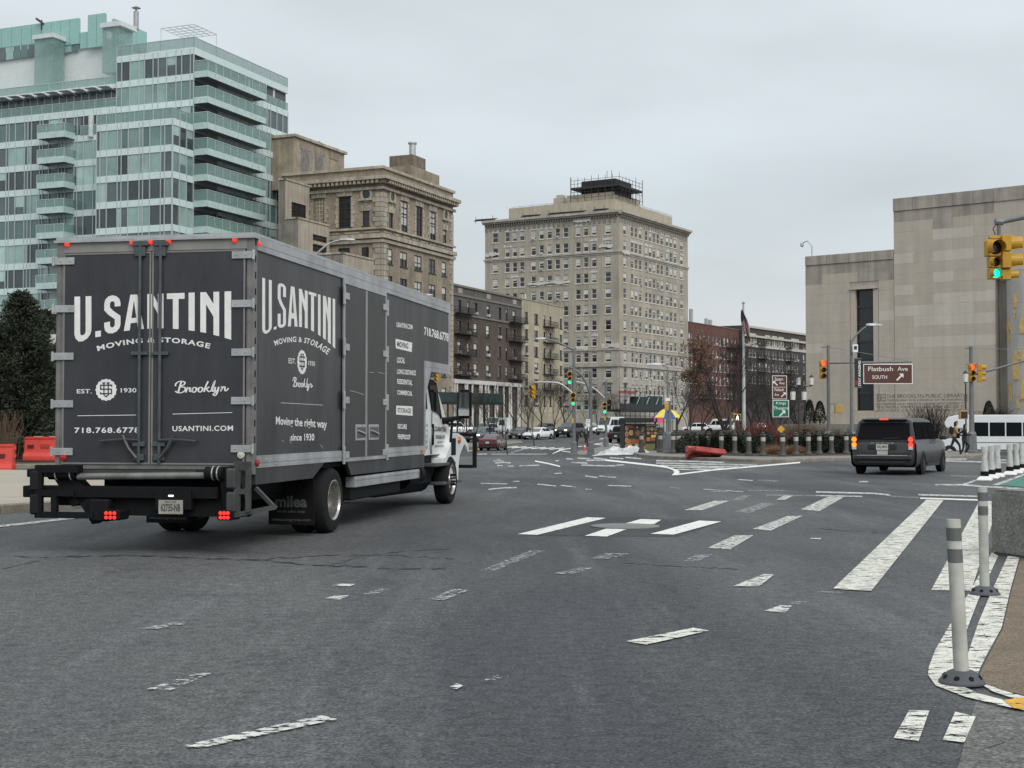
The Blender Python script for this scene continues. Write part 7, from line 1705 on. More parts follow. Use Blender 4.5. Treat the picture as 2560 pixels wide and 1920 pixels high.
# --- poles across the crossing
t, g, h = pole_thing('grey lamp and signal pole with curved arm reaching left', 1435, 1137, 872)
arm(t, [(0, 0, h - .1), rel(g, 1400, 858), rel(g, 1360, 846), rel(g, 1346, 845)], (.09, .06)); lamp_head(t, rel(g, 1362, 847), R(98))
arm(t, [rel(g, 1432, 984), rel(g, 1405, 962), rel(g, 1380, 956), rel(g, 1336, 956)], (.10, .07), GALV)
signal(t, rel(g, 1333, 980), R(-40), '-', (.3, .24, .24)); b = MB(); b.cyl(rel(g, 1336, 956), rel(g, 1334, 966), .03); b.build('hanger', POLE, t)
signal(t, rel(g, 1433, 998) + Vector((-.03, -.3, 0)), 0, 'g', (.32, .24, .24))
b = MB(); b.bx(-.25, .8, -.03, .03, h * .745, h * .765); b.build('cross_bracket', POLE, t)
ped_box(t, rel(g, 1430, 1052), R(100))
p = rel(g, 1441, 1012); sign_panel(t, .55, .14, (p.x + .3, -.12, p.z), 0, GREENS, GREENS, [('EASTERN PKWY', -.25, .25, .03, .11)], 'street_name_sign')
t, g, h = pole_thing('grey signal pole with T bar and white regulation sign', 1477, 1137, 929)
b = MB(); b.cyl((-.4, 0, h - .08), (.42, 0, h - .02), .03); b.build('cross_bar', POLE, t)
arm(t, [rel(g, 1476, 984), rel(g, 1462, 950), rel(g, 1445, 930), rel(g, 1424, 917)], (.11, .08))
b = MB(); b.cyl(rel(g, 1425, 918), rel(g, 1424, 930), .03); b.build('hanger', POLE, t)
signal(t, rel(g, 1424, 945) + Vector((0, -.05, 0)), 0, 'g', (.3, .24, .24))
p = rel(g, 1470, 1068); sign_panel(t, .34, .62, (p.x, -.14, p.z), 0, WHITEP, WHITEP, [('NO', -.1, .1, .44, .54, DKT), ('TURNS', -.13, .13, .3, .38, DKT)])
t, g, h = pole_thing('grey signal pole with orange walk box beside passenger van', 1515, 1120, 953)
b = MB(); b.cyl((-.3, 0, h - .1), (.55, 0, h - .06), .03); b.build('cross_bar', POLE, t)
arm(t, [rel(g, 1513, 996), rel(g, 1490, 975), rel(g, 1468, 962), rel(g, 1441, 954)], (.09, .07), GALV); b = MB(); b.cyl(rel(g, 1441, 954), rel(g, 1436, 963), .025); b.build('hanger', POLE, t)
signal(t, rel(g, 1435, 972), 0, 'g'); signal(t, rel(g, 1511, 1020) + Vector((0, -.3, 0)), 0, 'g', (.32, .28, .28)); ped_box(t, rel(g, 1514, 1046) + Vector((0, -.2, 0)), R(60))
# signal glimpsed between cab and attic of the truck
t, g, h = pole_thing('signal pole mostly hidden behind the moving truck cab', 1048, 1132, 905); arm(t, [(0, 0, h - .1), rel(g, 1066, 918), rel(g, 1090, 921)], (.06, .04)); signal(t, rel(g, 1092, 938), R(-30), '-', (.3, .24, .24))
# --- plaza poles
ipt = lambda u, v: (lambda p: Vector((p.x, p.y, gz(p.x, p.y) + .13)))(G0(u, v))
t, g, h = pole_thing('lamp pole with walk box at the plaza corner, right of the food cart', 1674, 1139, 995, .10, .09, base=ipt(1674, 1139))
MB().cyl((-.08, .0, h - .1), (-.09, 0, rel(g, 1671, 917).z), .045, .035).build('lamp_shaft', POLE, t)
arm(t, [rel(g, 1671, 920), rel(g, 1664, 915), rel(g, 1652, 912)], .025); lamp_head(t, rel(g, 1652, 912), R(90)); ped_box(t, rel(g, 1668, 1016), R(75)); p = rel(g, 1669, 1003); sign_panel(t, .24, .16, (p.x, -.12, p.z), 0, WHITEP, WHITEP, [], 'small_sign')
t, g, h = pole_thing('short pole with lit white walking figure in the shrubs', 1827, 1118, 1028, .07, .06, False, base=ipt(1827, 1128))
ped_box(t, rel(g, 1843, 1044), 0, True); b = MB(); b.bx(0, .28, -.02, .02, h - .15, h - .11); b.bx(0, .28, -.02, .02, h - .62, h - .58); b.build('bracket', YELH, t)
t, g, h = pole_thing('signal pole with red light carrying the Flatbush Ave sign', 2072, 1130, 863, .10, .075, base=ipt(2072, 1136))
b = MB(); b.cyl((-.35, 0, h - .1), (.1, 0, h - .08), .03); b.build('cross_bar', POLE, t)
arm(t, [(0, 0, rel(g, 2072, 907).z), rel(g, 2180, 906), rel(g, 2280, 904)], (.06, .045)); b = MB(); b.cyl((0, 0, h - .1), rel(g, 2280, 903), .012, n=5); b.build('guy_wire', POLE, t)
signal(t, rel(g, 2056, 924) + Vector((0, -.1, 0)), 0, 'r', (.28, .24, .24)); b = MB(); b.bx(-.32, 0, -.03, .03, rel(g, 2056, 902).z - .02, rel(g, 2056, 902).z + .02); b.bx(-.32, 0, -.03, .03, rel(g, 2056, 944).z - .02, rel(g, 2056, 944).z + .02); b.build('bracket', POLE, t)
ped_box(t, rel(g, 2097, 1022), R(180)); b = MB(); b.bx(0, .5, -.02, .02, rel(g, 2097, 1011).z, rel(g, 2097, 1011).z + .04); b.build('bracket', POLE, t)
pa, pb2 = rel(g, 2157, 960), rel(g, 2280, 910); w, h_ = pb2.x - pa.x, pb2.z - pa.z
sign_panel(t, w, h_, ((pa.x + pb2.x) / 2, -.1, pa.z), 0, BROWN, WHITEP, [('Flatbush', -w * .4, w * .1, h_ * .64, h_ * .86), ('Ave', w * .19, w * .4, h_ * .65, h_ * .86), ('SOUTH', -w * .32, -w * .02, h_ * .25, h_ * .43), (w * .24, h_ * .34, w * .13)])
t, g, h = pole_thing('lamp pole with white camera box and library banner', 2130, 1128, 850, .09, .07, base=ipt(2130, 1138))
arm(t, [(0, 0, h - .1), rel(g, 2140, 838), rel(g, 2160, 820), rel(g, 2180, 810)], (.05, .035)); lamp_head(t, rel(g, 2170, 813), R(-75))
p = rel(g, 2135, 872); b = MB(); b.bx(p.x - .13, p.x + .13, -.3, -.1, p.z - .2, p.z + .2); o = b.build('camera_box', WHITEP, t, bevel=.02); b = MB(); b.bx(p.x - .07, p.x + .07, -.312, -.301, p.z - .05, p.z + .12); b.build('camera_window', DPL, o)
p0, p1 = rel(g, 2136, 968), rel(g, 2151, 897); b = MB(); b.bx(p0.x, p1.x + .05, -.05, -.03, p0.z, p1.z); o = b.build('banner', DPL, t)
bb = fit_text('STAY AMAZING', p0.z + .05, p1.z - .1, 0, .12, bold=.03); place(bb, lambda x, y: (p1.x - .0 - y * 1., -.052, x)).build('lettering', WHITEP, o); b = MB(); b.bx(p0.x + .03, p0.x + .14, -.054, -.051, p0.z + .1, p0.z + .32); b.build('banner_logo', REDR, o)
b = MB(); b.bx(-.02, p1.x + .05, -.06, .0, p1.z, p1.z + .03); b.bx(-.02, p1.x + .05, -.06, .0, p0.z - .03, p0.z); b.build('banner_arm', POLE, t)
t, g, h = pole_thing('signal pole with red light beside the shuttle bus', 2430, 1138, 866, .13, .09, base=ipt(2430, 1138))
b = MB(); b.cyl((-.3, 0, h - .1), (.0, 0, h - .06), .035); b.build('cross_bar', POLE, t)
arm(t, [(0, 0, rel(g, 2432, 938).z), rel(g, 2490, 922), rel(g, 2560, 902), rel(g, 2640, 880)], (.06, .045)); b = MB(); b.cyl((0, 0, h - .1), rel(g, 2650, 876), .012, n=5); b.build('guy_wire', POLE, t)
signal(t, rel(g, 2426, 932) + Vector((0, -.2, 0)), 0, 'r', (.26, .22, .22)); signal(t, rel(g, 2444, 933) + Vector((.1, 0, 0)), R(75), '-', (.26, .22, .22)); ped_box(t, rel(g, 2408, 1037), R(10))
b = MB(); b.bx(-.5, 0, -.02, .02, rel(g, 2408, 1026).z, rel(g, 2408, 1026).z + .04); b.bx(-.25, .3, -.03, .03, rel(g, 2426, 912).z, rel(g, 2426, 912).z + .04); b.build('bracket', POLE, t)
# direction signs on a post
gs = ipt(1952, 1143); t = thing('direction_sign_post', 'brown and green road signs on a dark post behind the bollards', 'road sign', gs, 0)
MB().cyl((0, 0, 0), (0, 0, rel(gs, 1952, 930).z), .035).build('post', DPL, t)
for u0, u1, v0, v1, f_, tx in ((1930, 1966.5, 998, 939, BROWN, (('Eastern', -.22, .16, .78, .92), ('Pkwy', .0, .24, .60, .73), (-.2, .67, -.2), ('Flatbush', -.24, .2, .34, .47), ('Ave', -.24, -.04, .14, .25), (.18, .19, .2))), (1931, 1971.5, 1043, 1000, GREENS, (('Kings', -.2, .22, .70, .90), ('Theatre', -.32, .34, .44, .62), (.06, .22, .24)))):
    p0, p1 = rel(gs, u0, v0), rel(gs, u1, v1); w, h_ = p1.x - p0.x, p1.z - p0.z; k = w / .7
    sign_panel(t, w, h_, ((p0.x + p1.x) / 2, -.06, p0.z), 0, f_, WHITEP, [((q[0], q[1] * k, q[2] * k, q[3] * h_, q[4] * h_) if isinstance(q[0], str) else (q[0] * k, q[1] * h_, q[2] * k)) for q in tx])
    if f_ is BROWN: b = MB(); b.bx(p0.x + .02, p1.x - .02, -.08, -.077, p0.z + h_ * .5, p0.z + h_ * .515); b.build('divider', WHITEP, t)
p = rel(gs, 1952, 1073); b = MB(); b.box((p.x, -.06, p.z), (.26, .015, .26), ry=R(45)); b.build('diamond_sign', M('sign_amber', (.62, .31, .02), .5), t)
# ornamental lanterns by the library
for u, v, u2, Y in ((1998, 1040, 2021, 88), (2410, 1010, 2410, 84)): pass
def lantern(label, u, vb, vt, Y, heads):
    g = W(u, vb, Y); g.z = 1.55 if Y > 97 else gz(g.x, g.y); t = thing('lantern_post', label, 'street lamp', g, 0, 'ornamental lantern posts'); zt_ = W(u, vt, Y).z - g.z
    MB().lathe([(.12, 0), (.1, .5), (.05, .6), (.04, zt_ - .7)], 8).build('post', DPL, t)
    if len(heads) > 1: b = MB(); b.bx(min(heads), max(heads), -.03, .03, zt_ - .74, zt_ - .68); b.build('cross_arm', DPL, t)
    for x in heads:
        MB().lathe([(.14, zt_ - .62), (.17, zt_ - .12), (.17, zt_ - .1)], 6, (x, 0, 0)).build('lantern_glass', M('lantern_glass', (.7, .7, .66), .4), t); MB().lathe([(.19, zt_ - .1), (.1, zt_ - .0), (.02, zt_ + .1)], 6, (x, 0, 0)).build('lantern_cap', DPL, t); MB().lathe([(.08, zt_ - .68), (.15, zt_ - .62)], 6, (x, 0, 0)).build('lantern_base', DPL, t)
lantern('twin headed lantern at left edge of the library', 2013, 1060, 940, 96, (-.45, .45)); lantern('pair of white lanterns left of the library corner', 1997, 1080, 975, 86, (-.35, .35)); lantern('single white lantern behind the red signal pole', 2415, 1060, 930, 84, (0,)); lantern('lantern rising beside the dark evergreen at far left', 128, 1130, 830, 62, (0,))
# street lamps over the truck
for lb, u, v, ul, vl, Y in (('tall street lamp arching above the truck roof', 770, 1160, 872, 600, 74), ('far street lamp head just above the truck roof line', 1030, 1110, 1064, 738, 105)):
    g = W(u, 1060, Y); g.z = gz(g.x, g.y); t = thing('street_lamp', lb, 'street lamp', g, 0, 'tall street lamps'); e_ = rel(g, ul, vl, Y); k = e_.z
    MB().cyl((0, 0, 0), (0, 0, k - 1.4), .11, .07, 10).build('pole_shaft', POLE, t, smooth=40); arm(t, [(0, 0, k - 1.45), (e_.x * .2, 0, k - .75), (e_.x * .55, 0, k - .15), (e_.x * .85, 0, k)], (.06, .045), GALV); lamp_head(t, (e_.x * .8, 0, k), R(-90))
# flagpole
g = W(1860, 1085, 92); g.z = gz(g.x, g.y); t = thing('flagpole', 'white flagpole with drooping striped flag on the plaza', 'flagpole', g, 0); hz_ = W(1860, 762, 92).z - g.z
MB().cyl((0, 0, 0), (0, 0, hz_), .15, .06, 12).build('pole_shaft', M('flagpole_white', (.5, .51, .5), .5, streak=.25), t, smooth=40); MB().lathe([(0, 0), (.1, .08), (.1, .16), (0, .26)], 10, (0, 0, hz_)).build('finial', GALV, t, smooth=40)
b = MB(); zt_ = W(1860, 775, 92).z - g.z; zb_f = W(1860, 852, 92).z - g.z; n = 26; rf = random.Random(4)
mats = [M('flag_red', (.20, .03, .04), .8), M('flag_white', (.42, .4, .39), .8), M('flag_blue', (.03, .035, .07), .8)]
def fpt(i, j):
    f = i / n; w = .10 + .50 * math.sin(math.pi * min(1, f * 1.1)) * (.6 + .4 * f); a = j / 10
    return (-.05 + .5 * f - .1 + w * (a - .45), -.18 + .14 * math.sin(a * 11 + f * 5) , zt_ + (zb_f - zt_) * (f + .05 * math.sin(a * 9)))
for i in range(n):
    for j in range(10): b.mi = 2 if i < 9 and j < 4 else (j % 2); b.add([fpt(i, j), fpt(i, j + 1), fpt(i + 1, j + 1), fpt(i + 1, j)], [(0, 1, 2, 3)])
b.build('flag', mats, t, smooth=60)

# ================================================================== bollards, posts, barriers
BOL = M('bollard_iron', (.055, .052, .045), .6, .1, var=.2, scale=6)
def bollard_mesh():
    a = MB().lathe([(.19, 0), (.19, .06), (.16, .1), (.125, .18), (.11, .22), (.10, .86), (.125, .89), (.125, .91), (.135, .91), (.135, .95), (.08, .99), (.095, 1.02), (.02, 1.07)], 14).mesh('column', BOL, smooth=35)
    c = MB().lathe([(.106, .66), (.104, .84)], 14).mesh('white_band', M('band_cream', (.42, .40, .35), .6)); return a, c
bm_, bw_ = bollard_mesh(); zs_ = zc(1640, 960, 420 / 2212)
BP = [(1604, 1137), (1651, 1137)] + [zs_(x, y) for x, y in ((228, 948), (298, 938), (378, 938), (530, 945), (694, 950), (862, 963), (1038, 968), (1224, 980), (1412, 988), (1668, 993), (1845, 982), (2008, 978), (2152, 970))] + [(2050, 1143.5), (2079, 1143), (2116, 1142)]
bset = set()
names = ['leftmost of the iron bollards, in front of the food cart', 'second iron bollard from the left, at the right end of the food cart']
k_i = 0
for i, (u, v) in enumerate(BP):
    if i in (15,): continue
    g = ipt(u, v)
    lb = names[i] if i < 2 else ['third', 'fourth', 'fifth', 'sixth', 'seventh', 'eighth', 'ninth', 'tenth', 'eleventh', 'twelfth', 'thirteenth', 'fourteenth', 'fifteenth', 'sixteenth', 'seventeenth', 'eighteenth'][k_i] + ' iron bollard from the left along the island kerb'
    if i >= 2: k_i += 1
    o = thing('bollard', lb, 'bollard', g, 0, 'bollards along the island kerb'); link('column', bm_, o); link('white_band', bw_, o)
for lb, u in (('black bollard nearest the red signal pole by the bus', 2443), ('black bollard second from the signal pole by the bus', 2464), ('black bollard in front of the bus rear wheel', 2498), ('black bollard at right edge in front of the bus', 2538)):
    g = G(u, 1136); o = thing('slim_bollard', lb, 'bollard', g, 0, 'black bollards before the bus'); MB().lathe([(.13, 0), (.13, .1), (.10, .14), (.09, .85), (.11, .9), (.11, 1.0), (.05, 1.08)], 12).build('column', M('bollard_black', (.012, .012, .013), .5), o, smooth=35); MB().lathe([(.093, .6), (.093, .68)], 12).build('white_band', WHITEP, o)
FPW = M('post_plastic', (.50, .50, .45), .6, var=.25, scale=7, streak=.3, dust=.35); FPG = M('reflective_grey', (.13, .135, .13), .4, .2, var=.15); FPB = M('post_base_rubber', (.075, .08, .09), .7, var=.15, scale=9)
for lb, u, v, tilt in (('nearest white flexible post at the kerb corner', 2405, 1712, -.045), ('white flexible post in front of the concrete block', 2462, 1489, -.012)):
    g = G(u, v); g.z += .012; o = thing('flexible_post', lb, 'delineator post', g, 0, 'white flexible posts'); n = 20
    MB().lathe([(.135, 0), (.135, .012), (.085, .065), (.062, .075)], 24).build('post_base', FPB, o, smooth=30)
    for i in range(8): a = 2 * math.pi * i / 8 + .2; b = MB(); b.lathe([(.017, 0), (.014, .005)], 8); b.xf(Matrix.Translation((math.cos(a) * .108, math.sin(a) * .108, .041)) @ Matrix.Rotation(a, 4, 'Z') @ Matrix.Rotation(R(50), 4, 'Y')); b.build('bolt_recess', BLK, o)
    hh = .97
    sec = lambda z, rx, ry, tw=0: [Vector((rx * math.cos(2 * math.pi * i / n) + tilt * z, ry * math.sin(2 * math.pi * i / n), z)) for i in range(n)]
    MB().loft([sec(.07, .044, .044), sec(.3, .043, .042), sec(hh - .06, .043, .038), sec(hh, .044, .024)]).build('post_tube', FPW, o, smooth=40)
    for z0, z1 in ((hh - .125, hh - .05), (hh - .255, hh - .175)): MB().loft([sec(z0, .0445, .0415), sec(z1, .0445, .040)], caps=False).build('reflective_band', FPG, o, smooth=40)
# lane separators: rows of three white flared posts
def separator(lb, u, v, k):
    g = G(u, v); o = thing('lane_separator_post', lb, 'delineator post', g, R(-25), 'lane separator posts'); b = MB(); n = 10
    b.loft([[Vector((x, y, z)) for x, y in ((-.2 * s, -.28 * s), (.2 * s, -.28 * s), (.2 * s, .28 * s), (-.2 * s, .28 * s))] for s, z in ((1, 0), (.95, .05), (.6, .13))]); b.build('base', WHITEP, o, bevel=.03)
    b = MB(); b.lathe([(.11, .12), (.11, .26)], 10); b.build('collar', BLK, o)
    sec = lambda z, rx, ry: [Vector((rx * math.cos(2 * math.pi * i / n), ry * math.sin(2 * math.pi * i / n), z)) for i in range(n)]
    MB().loft([sec(.24, .10, .10), sec(.4, .095, .09), sec(.7, .07, .07), sec(.8, .09, .05), sec(.93, .095, .045)]).build('post_sleeve', M('post_white', (.5, .5, .48), .6, var=.25, scale=6, dust=.3), o, smooth=40)
for i, (u, v, lb) in enumerate(((2462, 1202, 'front left lane separator post of the nearer trio'), (2479, 1197, 'middle lane separator post of the nearer trio'), (2494, 1193, 'rear right lane separator post of the nearer trio'), (2525, 1188, 'front left lane separator post of the farther trio'), (2541, 1184, 'middle lane separator post of the farther trio'), (2555, 1180, 'rear right lane separator post of the farther trio'))): separator(lb, u, v, i)
# concrete block at the right edge
A = Vector((5.70, 16.5)); d1 = Vector((.30, -.954)); d2 = Vector((.954, .30)); q = [A, A + d1 * 1.5, A + d1 * 1.5 + d2 * 1.6, A + d2 * 1.6]
cb = MB().prism([(p.x, p.y) for p in q], 0, .775).build('concrete_block', M('exposed_concrete', (.21, .205, .19), .9, var=.25, scale=5, fine=.35, fscale=38, bump=.6, bscale=45), bevel=.035, segs=2); tag(cb, 'rough grey concrete block at right edge behind the post', 'concrete block')
# water-filled barriers
ORB = M('barrier_orange', (.58, .058, .042), .5, var=.1, scale=3)
def jersey(lb, loc, rz, Lh=1.0, tilt=None, mat=ORB):
    o = thing('water_barrier', lb, 'barrier', loc, rz, 'orange water barriers'); prof = [(-.28, 0), (.28, 0), (.28, .16), (.14, .34), (.09, .80), (.11, .86), (.11, .92), (-.11, .92), (-.11, .86), (-.09, .80), (-.14, .34), (-.28, .16)]
    b = MB(); b.extr(prof, -Lh, Lh, lambda p, q, t: (t, p, q)); body = b.build('barrier_body', mat, o, bevel=.025, segs=2)
    for x in (-.55, .55):
        b = MB(); b.box((x, -.125, .55), (.24, .06, .13)); b.build('fork_slot', M('slot_dark', (.09, .015, .01), .8), o)
    b = MB(); b.box((0, -.13, .57), (.34, .05, .16)); b.build('recess_panel', M('barrier_dark', (.4, .04, .02), .6), o, bevel=.01)
    for x in (-.3, .3) if mat is ORB else (): b = MB(); b.box((x, 0, .925), (.3, .16, .03)); b.build('reflector_strip', M('strip_white', (.5, .4, .36), .6), o)
    for sx in (-1, 1):
        for z in (.25, .55, .8): b = MB(); b.lathe([(.06, z - .05), (.06, z + .05)], 10, (sx * Lh, 0, 0)); b.build('hinge_lug', mat, o)
    if tilt: o.rotation_euler = tilt
    return o
g = G(115, 1161); jersey('orange water barrier half hidden behind the truck', (g.x, g.y, .14 + gz(g.x, g.y)), R(-3), .82)
g = G(-40, 1184); jersey('orange water barrier cut by the left picture edge', (g.x, g.y, gz(g.x, g.y)), R(4), .92)
REDB2 = M('barrier_red', (.38, .035, .03), .55, var=.4, scale=4, dust=.45)
g = G(1750, 1150); jersey('scuffed red water barrier lying toppled on the kerb', (g.x, g.y, gz(g.x, g.y) + .25), 0, .74, (R(78), R(6), R(22)), REDB2)
# traffic cone
g = G(1462, 1127); o = thing('traffic_cone', 'orange traffic cone at the foot of the signal poles', 'cone', g); MB().bx(-.18, .18, -.18, .18, 0, .04).build('cone_base', ORB, o); MB().lathe([(.14, .04), (.035, .68), (.02, .7)], 14).build('cone_body', ORB, o, smooth=40); MB().lathe([(.092, .34), (.068, .48)], 14).build('cone_band', WHITEP, o)
# snow heap
g = G(1552, 1139); b = MB(); n, m = 40, 14; rs_ = random.Random(8)
grid = []
for j in range(m + 1):
    for i in range(n + 1):
        x = -1.15 + 2.3 * i / n; y = -.6 + 1.5 * j / m; e_ = max(0, 1 - (abs(x - .25) / 1.25) ** 2.2) * max(0, 1 - (abs(y - .15) / .78) ** 2)
        h_ = .50 * e_ * (.55 + .9 * noise.noise(Vector((x * 2.2, y * 2.2, 1)))) + .12 * e_ * noise.noise(Vector((x * 9, y * 9, 4))); h_ = max(-.02, h_ + .12 * e_ * (1 if x > .1 else .3)); grid.append((x, y, h_ if e_ > 0 else -.02))
b.add(grid, [(j * (n + 1) + i, j * (n + 1) + i + 1, (j + 1) * (n + 1) + i + 1, (j + 1) * (n + 1) + i) for j in range(m) for i in range(n)])
sh_ = b.build('snow_heap', M('dirty_snow', (.55, .55, .54), .8, var=.35, scale=4, bump=.5, bscale=14), None, loc=(g.x, g.y + .3, gz(g.x, g.y) + .02)); sh_.scale = (1.22, 1.22, 1.15); tag(sh_, 'dirty white snow heap in front of the food cart', 'snow pile')
# ================================================================== food cart and umbrella
Yc = 72.5; xl, xr = W(1560, 1100, Yc).x, W(1642, 1100, Yc).x; zc0 = gz(xl, Yc) + .13
t = thing('food_cart', 'black food cart covered with food pictures and a dark awning', 'food cart', ((xl + xr) / 2, Yc, zc0), R(4)); w = (xr - xl); CB = M('cart_black', (.018, .018, .02), .45, var=.1)
b = MB(); b.bx(-w / 2, w / 2, 0, 1.5, .22, 1.68); b.build('cart_body', CB, t, bevel=.02); b = MB(); b.bx(-w / 2 - .02, w / 2 + .35, -.35, 1.6, 1.76, 2.0); b.build('awning', M('awning_black', (.014, .015, .018), .7), t, bevel=.02)
for x in (-w / 2 + .05, w / 2 - .05): b = MB(); b.bx(x - .03, x + .03, .0, .05, 1.68, 1.78); b.build('awning_post', CB, t)
for x in (-w * .35, w * .35): b = MB(); b.lathe([(.0, -.06), (.2, -.06), (.22, -.03), (.22, .03), (.2, .06), (0, .06)], 16, (x, .3, .22), 'y'); b.build('cart_wheel', RUB, t)
FD = [M('food_%d' % i, c, .6, var=.55, scale=14) for i, c in enumerate(((.42, .15, .03), (.30, .09, .03), (.38, .22, .09), (.22, .07, .035), (.36, .28, .16), (.16, .15, .05)))]; PLT = M('plate_rim', (.5, .36, .22), .5)
rfd = random.Random(2)
def dish(x, z, rx, rz_, m, rim=True):
    n = 14; e_ = lambda k, y: [(x + rx * k * math.cos(2 * math.pi * i / n), y, z + rz_ * k * math.sin(2 * math.pi * i / n)) for i in range(n)]
    b = MB(); b.add(e_(1, -.008), [tuple(range(n))]); o = b.build('menu_picture', PLT if rim else m, t); 
    if rim: b = MB(); b.add(e_(.8, -.012), [tuple(range(n))]); b.build('menu_food', m, o)
for k in range(4): dish(-w * .42, 1.48 - .33 * k, .09, .14, FD[k % 2 * 1])
for k, (x, z, rx, rz_) in enumerate(((-.50, 1.55, .16, .07), (-.50, 1.22, .12, .15), (-.15, 1.2, .12, .15), (-.17, 1.5, .05, .06), (.13, 1.42, .09, .14), (.13, 1.1, .09, .13), (.15, .78, .1, .15), (.13, .45, .1, .13))): dish(x, z, rx, rz_, FD[(k + 1) % 6], False)
for k, (x, z, a, c) in enumerate(((-.58, .78, .1, .12), (-.42, .76, .1, .14), (-.57, .52, .12, .12), (-.2, .78, .12, .1), (-.2, .5, .1, .16), (.5, .42, .26, .22), (.42, .88, .1, .1), (.66, .9, .11, .1))):
    b = MB(); b.bx(x - a, x + a, -.008, .0, z - c, z + c); b.build('menu_picture', FD[k % 6], t)
for k in range(3): dish(.42 + .19 * k, 1.42, .085, .09, FD[(k + 3) % 6]); dish(.42 + .19 * k, 1.2, .08, .08, FD[(k + 2) % 6], False)
b = MB(); b.bx(.3, .95, -.01, .0, 1.56, 1.66); b.build('window_strip', M('cart_steel', (.3, .3, .29), .4, .6), t)
b = MB(); b.bx(w / 2 - .02, w / 2 + .3, -.37, -.34, 1.72, 2.02); b.build('pink_sign', M('pink_neon', (.75, .12, .26), .4), t); b = MB(); b.bx(w / 2 - .2, w / 2 - .13, -.37, -.34, 1.8, 2.05); b.build('pink_sign', M('pink_neon', (.75, .12, .26), .4), t)
b = MB(); b.bx(w / 2 + .02, w / 2 + .4, .2, 1.3, .3, 1.5); b.build('side_cabinet', M('cabinet_grey', (.06, .065, .065), .5), t, bevel=.02); b = MB(); b.bx(w / 2 - .3, w / 2 - .05, -.012, -.002, .98, 1.1); b.build('yellow_label', M('label_yellow', (.6, .5, .08), .6), t)
gu = W(1667, 1090, 74.); gu.z = gz(gu.x, gu.y) + .13; t = thing('cart_umbrella', 'yellow and blue umbrella beside the food cart', 'umbrella', gu, 0); zt_ = W(1667, 1023, 74).z - gu.z; ze = W(1667, 1046, 74).z - gu.z; ru = .76
MB().cyl((0, 0, 0), (0, 0, zt_), .025).build('umbrella_pole', GALV, t); MB().lathe([(.3, 0), (.3, .06), (.05, .12)], 12).build('umbrella_base', CB, t)
UY, UB = M('umbrella_yellow', (.78, .60, .08), .7, var=.12), M('umbrella_blue', (.03, .09, .32), .7, var=.12)
for i in range(8):
    b = MB(); k = 6; P = []
    for a in range(k + 1):
        f = a / k; z = zt_ + .02 - (zt_ - ze) * f ** 1.7
        for e_ in (0, .5, 1): ang = 2 * math.pi * (i + e_ - .5) / 8 - math.pi / 2 + .1; rr = ru * f * (1 if e_ != .5 else .97); P.append((rr * math.cos(ang), rr * math.sin(ang), z - (.02 * f if e_ == .5 else 0)))
    b.add(P, [(3 * a + j, 3 * a + j + 1, 3 * a + j + 4, 3 * a + j + 3) for a in range(k) for j in range(2)]); b.build('umbrella_panel', UB if i % 3 == 0 else UY, t)
for i in range(8): ang = 2 * math.pi * (i + .5) / 8 - math.pi / 2 + .1; b = MB(); b.cyl((0, 0, zt_ - .06), (ru * .95 * math.cos(ang), ru * .95 * math.sin(ang), ze + .02), .008, n=4); b.build('umbrella_rib', GALV, t)
t.scale = (1.6,) * 3; k_ = 105 / 74.; t.location = (gu.x * k_, 105, gz(gu.x * k_, 105))
bpy.data.objects['food_cart'].scale = (1.43,) * 3; q_ = bpy.data.objects['food_cart'].location; k_ = 1.43; q_.x *= k_; q_.y *= k_; q_.z = gz(q_.x, q_.y)
# ================================================================== pavement sheds and scaffolds
SHG = M('shed_green', (.018, .045, .042), .6, var=.15, scale=.5); SHD = M('shed_dark', (.02, .022, .024), .7)
t = thing('sidewalk_shed', 'dark green pavement shed in front of the brown apartment house', 'scaffold', (0, 0, 0)); a, c = W(1095, 1000, 158), W(1258, 1000, 168); psd = Pl((a.x, a.y), (c.x - a.x, c.y - a.y)); Ls = (c - a).length; t.location = (a.x, a.y, gz(a.x, a.y))
def put(mb, nm, mt): o = mb.build(nm, mt, t); o.matrix_parent_inverse = Matrix.Translation(-Vector(t.location)); return o
zt_, zb_s = W(1200, 983, 165).z, W(1200, 1006, 165).z; b = MB(); pbox(b, psd, 0, Ls, zb_s, zt_, -.05, .05); put(b, 'parapet_panel', SHG); b = MB(); pbox(b, psd, 0, Ls, zb_s - .25, zb_s, -3, .0); put(b, 'shed_deck', SHD)
for i in range(8): s = Ls * i / 7; b = MB(); pbox(b, psd, s - .05, s + .05, -.2, zb_s - .25, -.1, .0); put(b, 'shed_post', SHD); b = MB(); pbox(b, psd, s - .05, s + .05, -.2, zb_s - .25, -2.9, -2.8); put(b, 'shed_post', SHD)
t = thing('scaffold_shed', 'dark green scaffold shed at the foot of the beige tower', 'scaffold', (0, 0, 0)); a, c = W(1548, 1000, 248), W(1680, 1000, 268); psd = Pl((a.x, a.y), (c.x - a.x, c.y - a.y)); Ls = (c - a).length; t.location = (a.x, a.y, gz(a.x, a.y)); rsh = random.Random(6)
Zs = lambda v: W(1600, v, 256).z
b = MB(); pbox(b, psd, 0, Ls * .5, Zs(992), Zs(986), -2, .1); put(b, 'upper_deck', GALV); b = MB(); pbox(b, psd, Ls * .38, Ls, Zs(1022), Zs(988), -2.2, -2.0); put(b, 'green_hoarding', SHG); b = MB(); pbox(b, psd, 0, Ls, Zs(1030), Zs(1024), -2.5, .2); put(b, 'shed_deck', SHD); b = MB(); pbox(b, psd, 0, Ls, Zs(1024), Zs(1010), .12, .17); put(b, 'parapet_mesh', M('shed_mesh', (.035, .04, .04), .8))
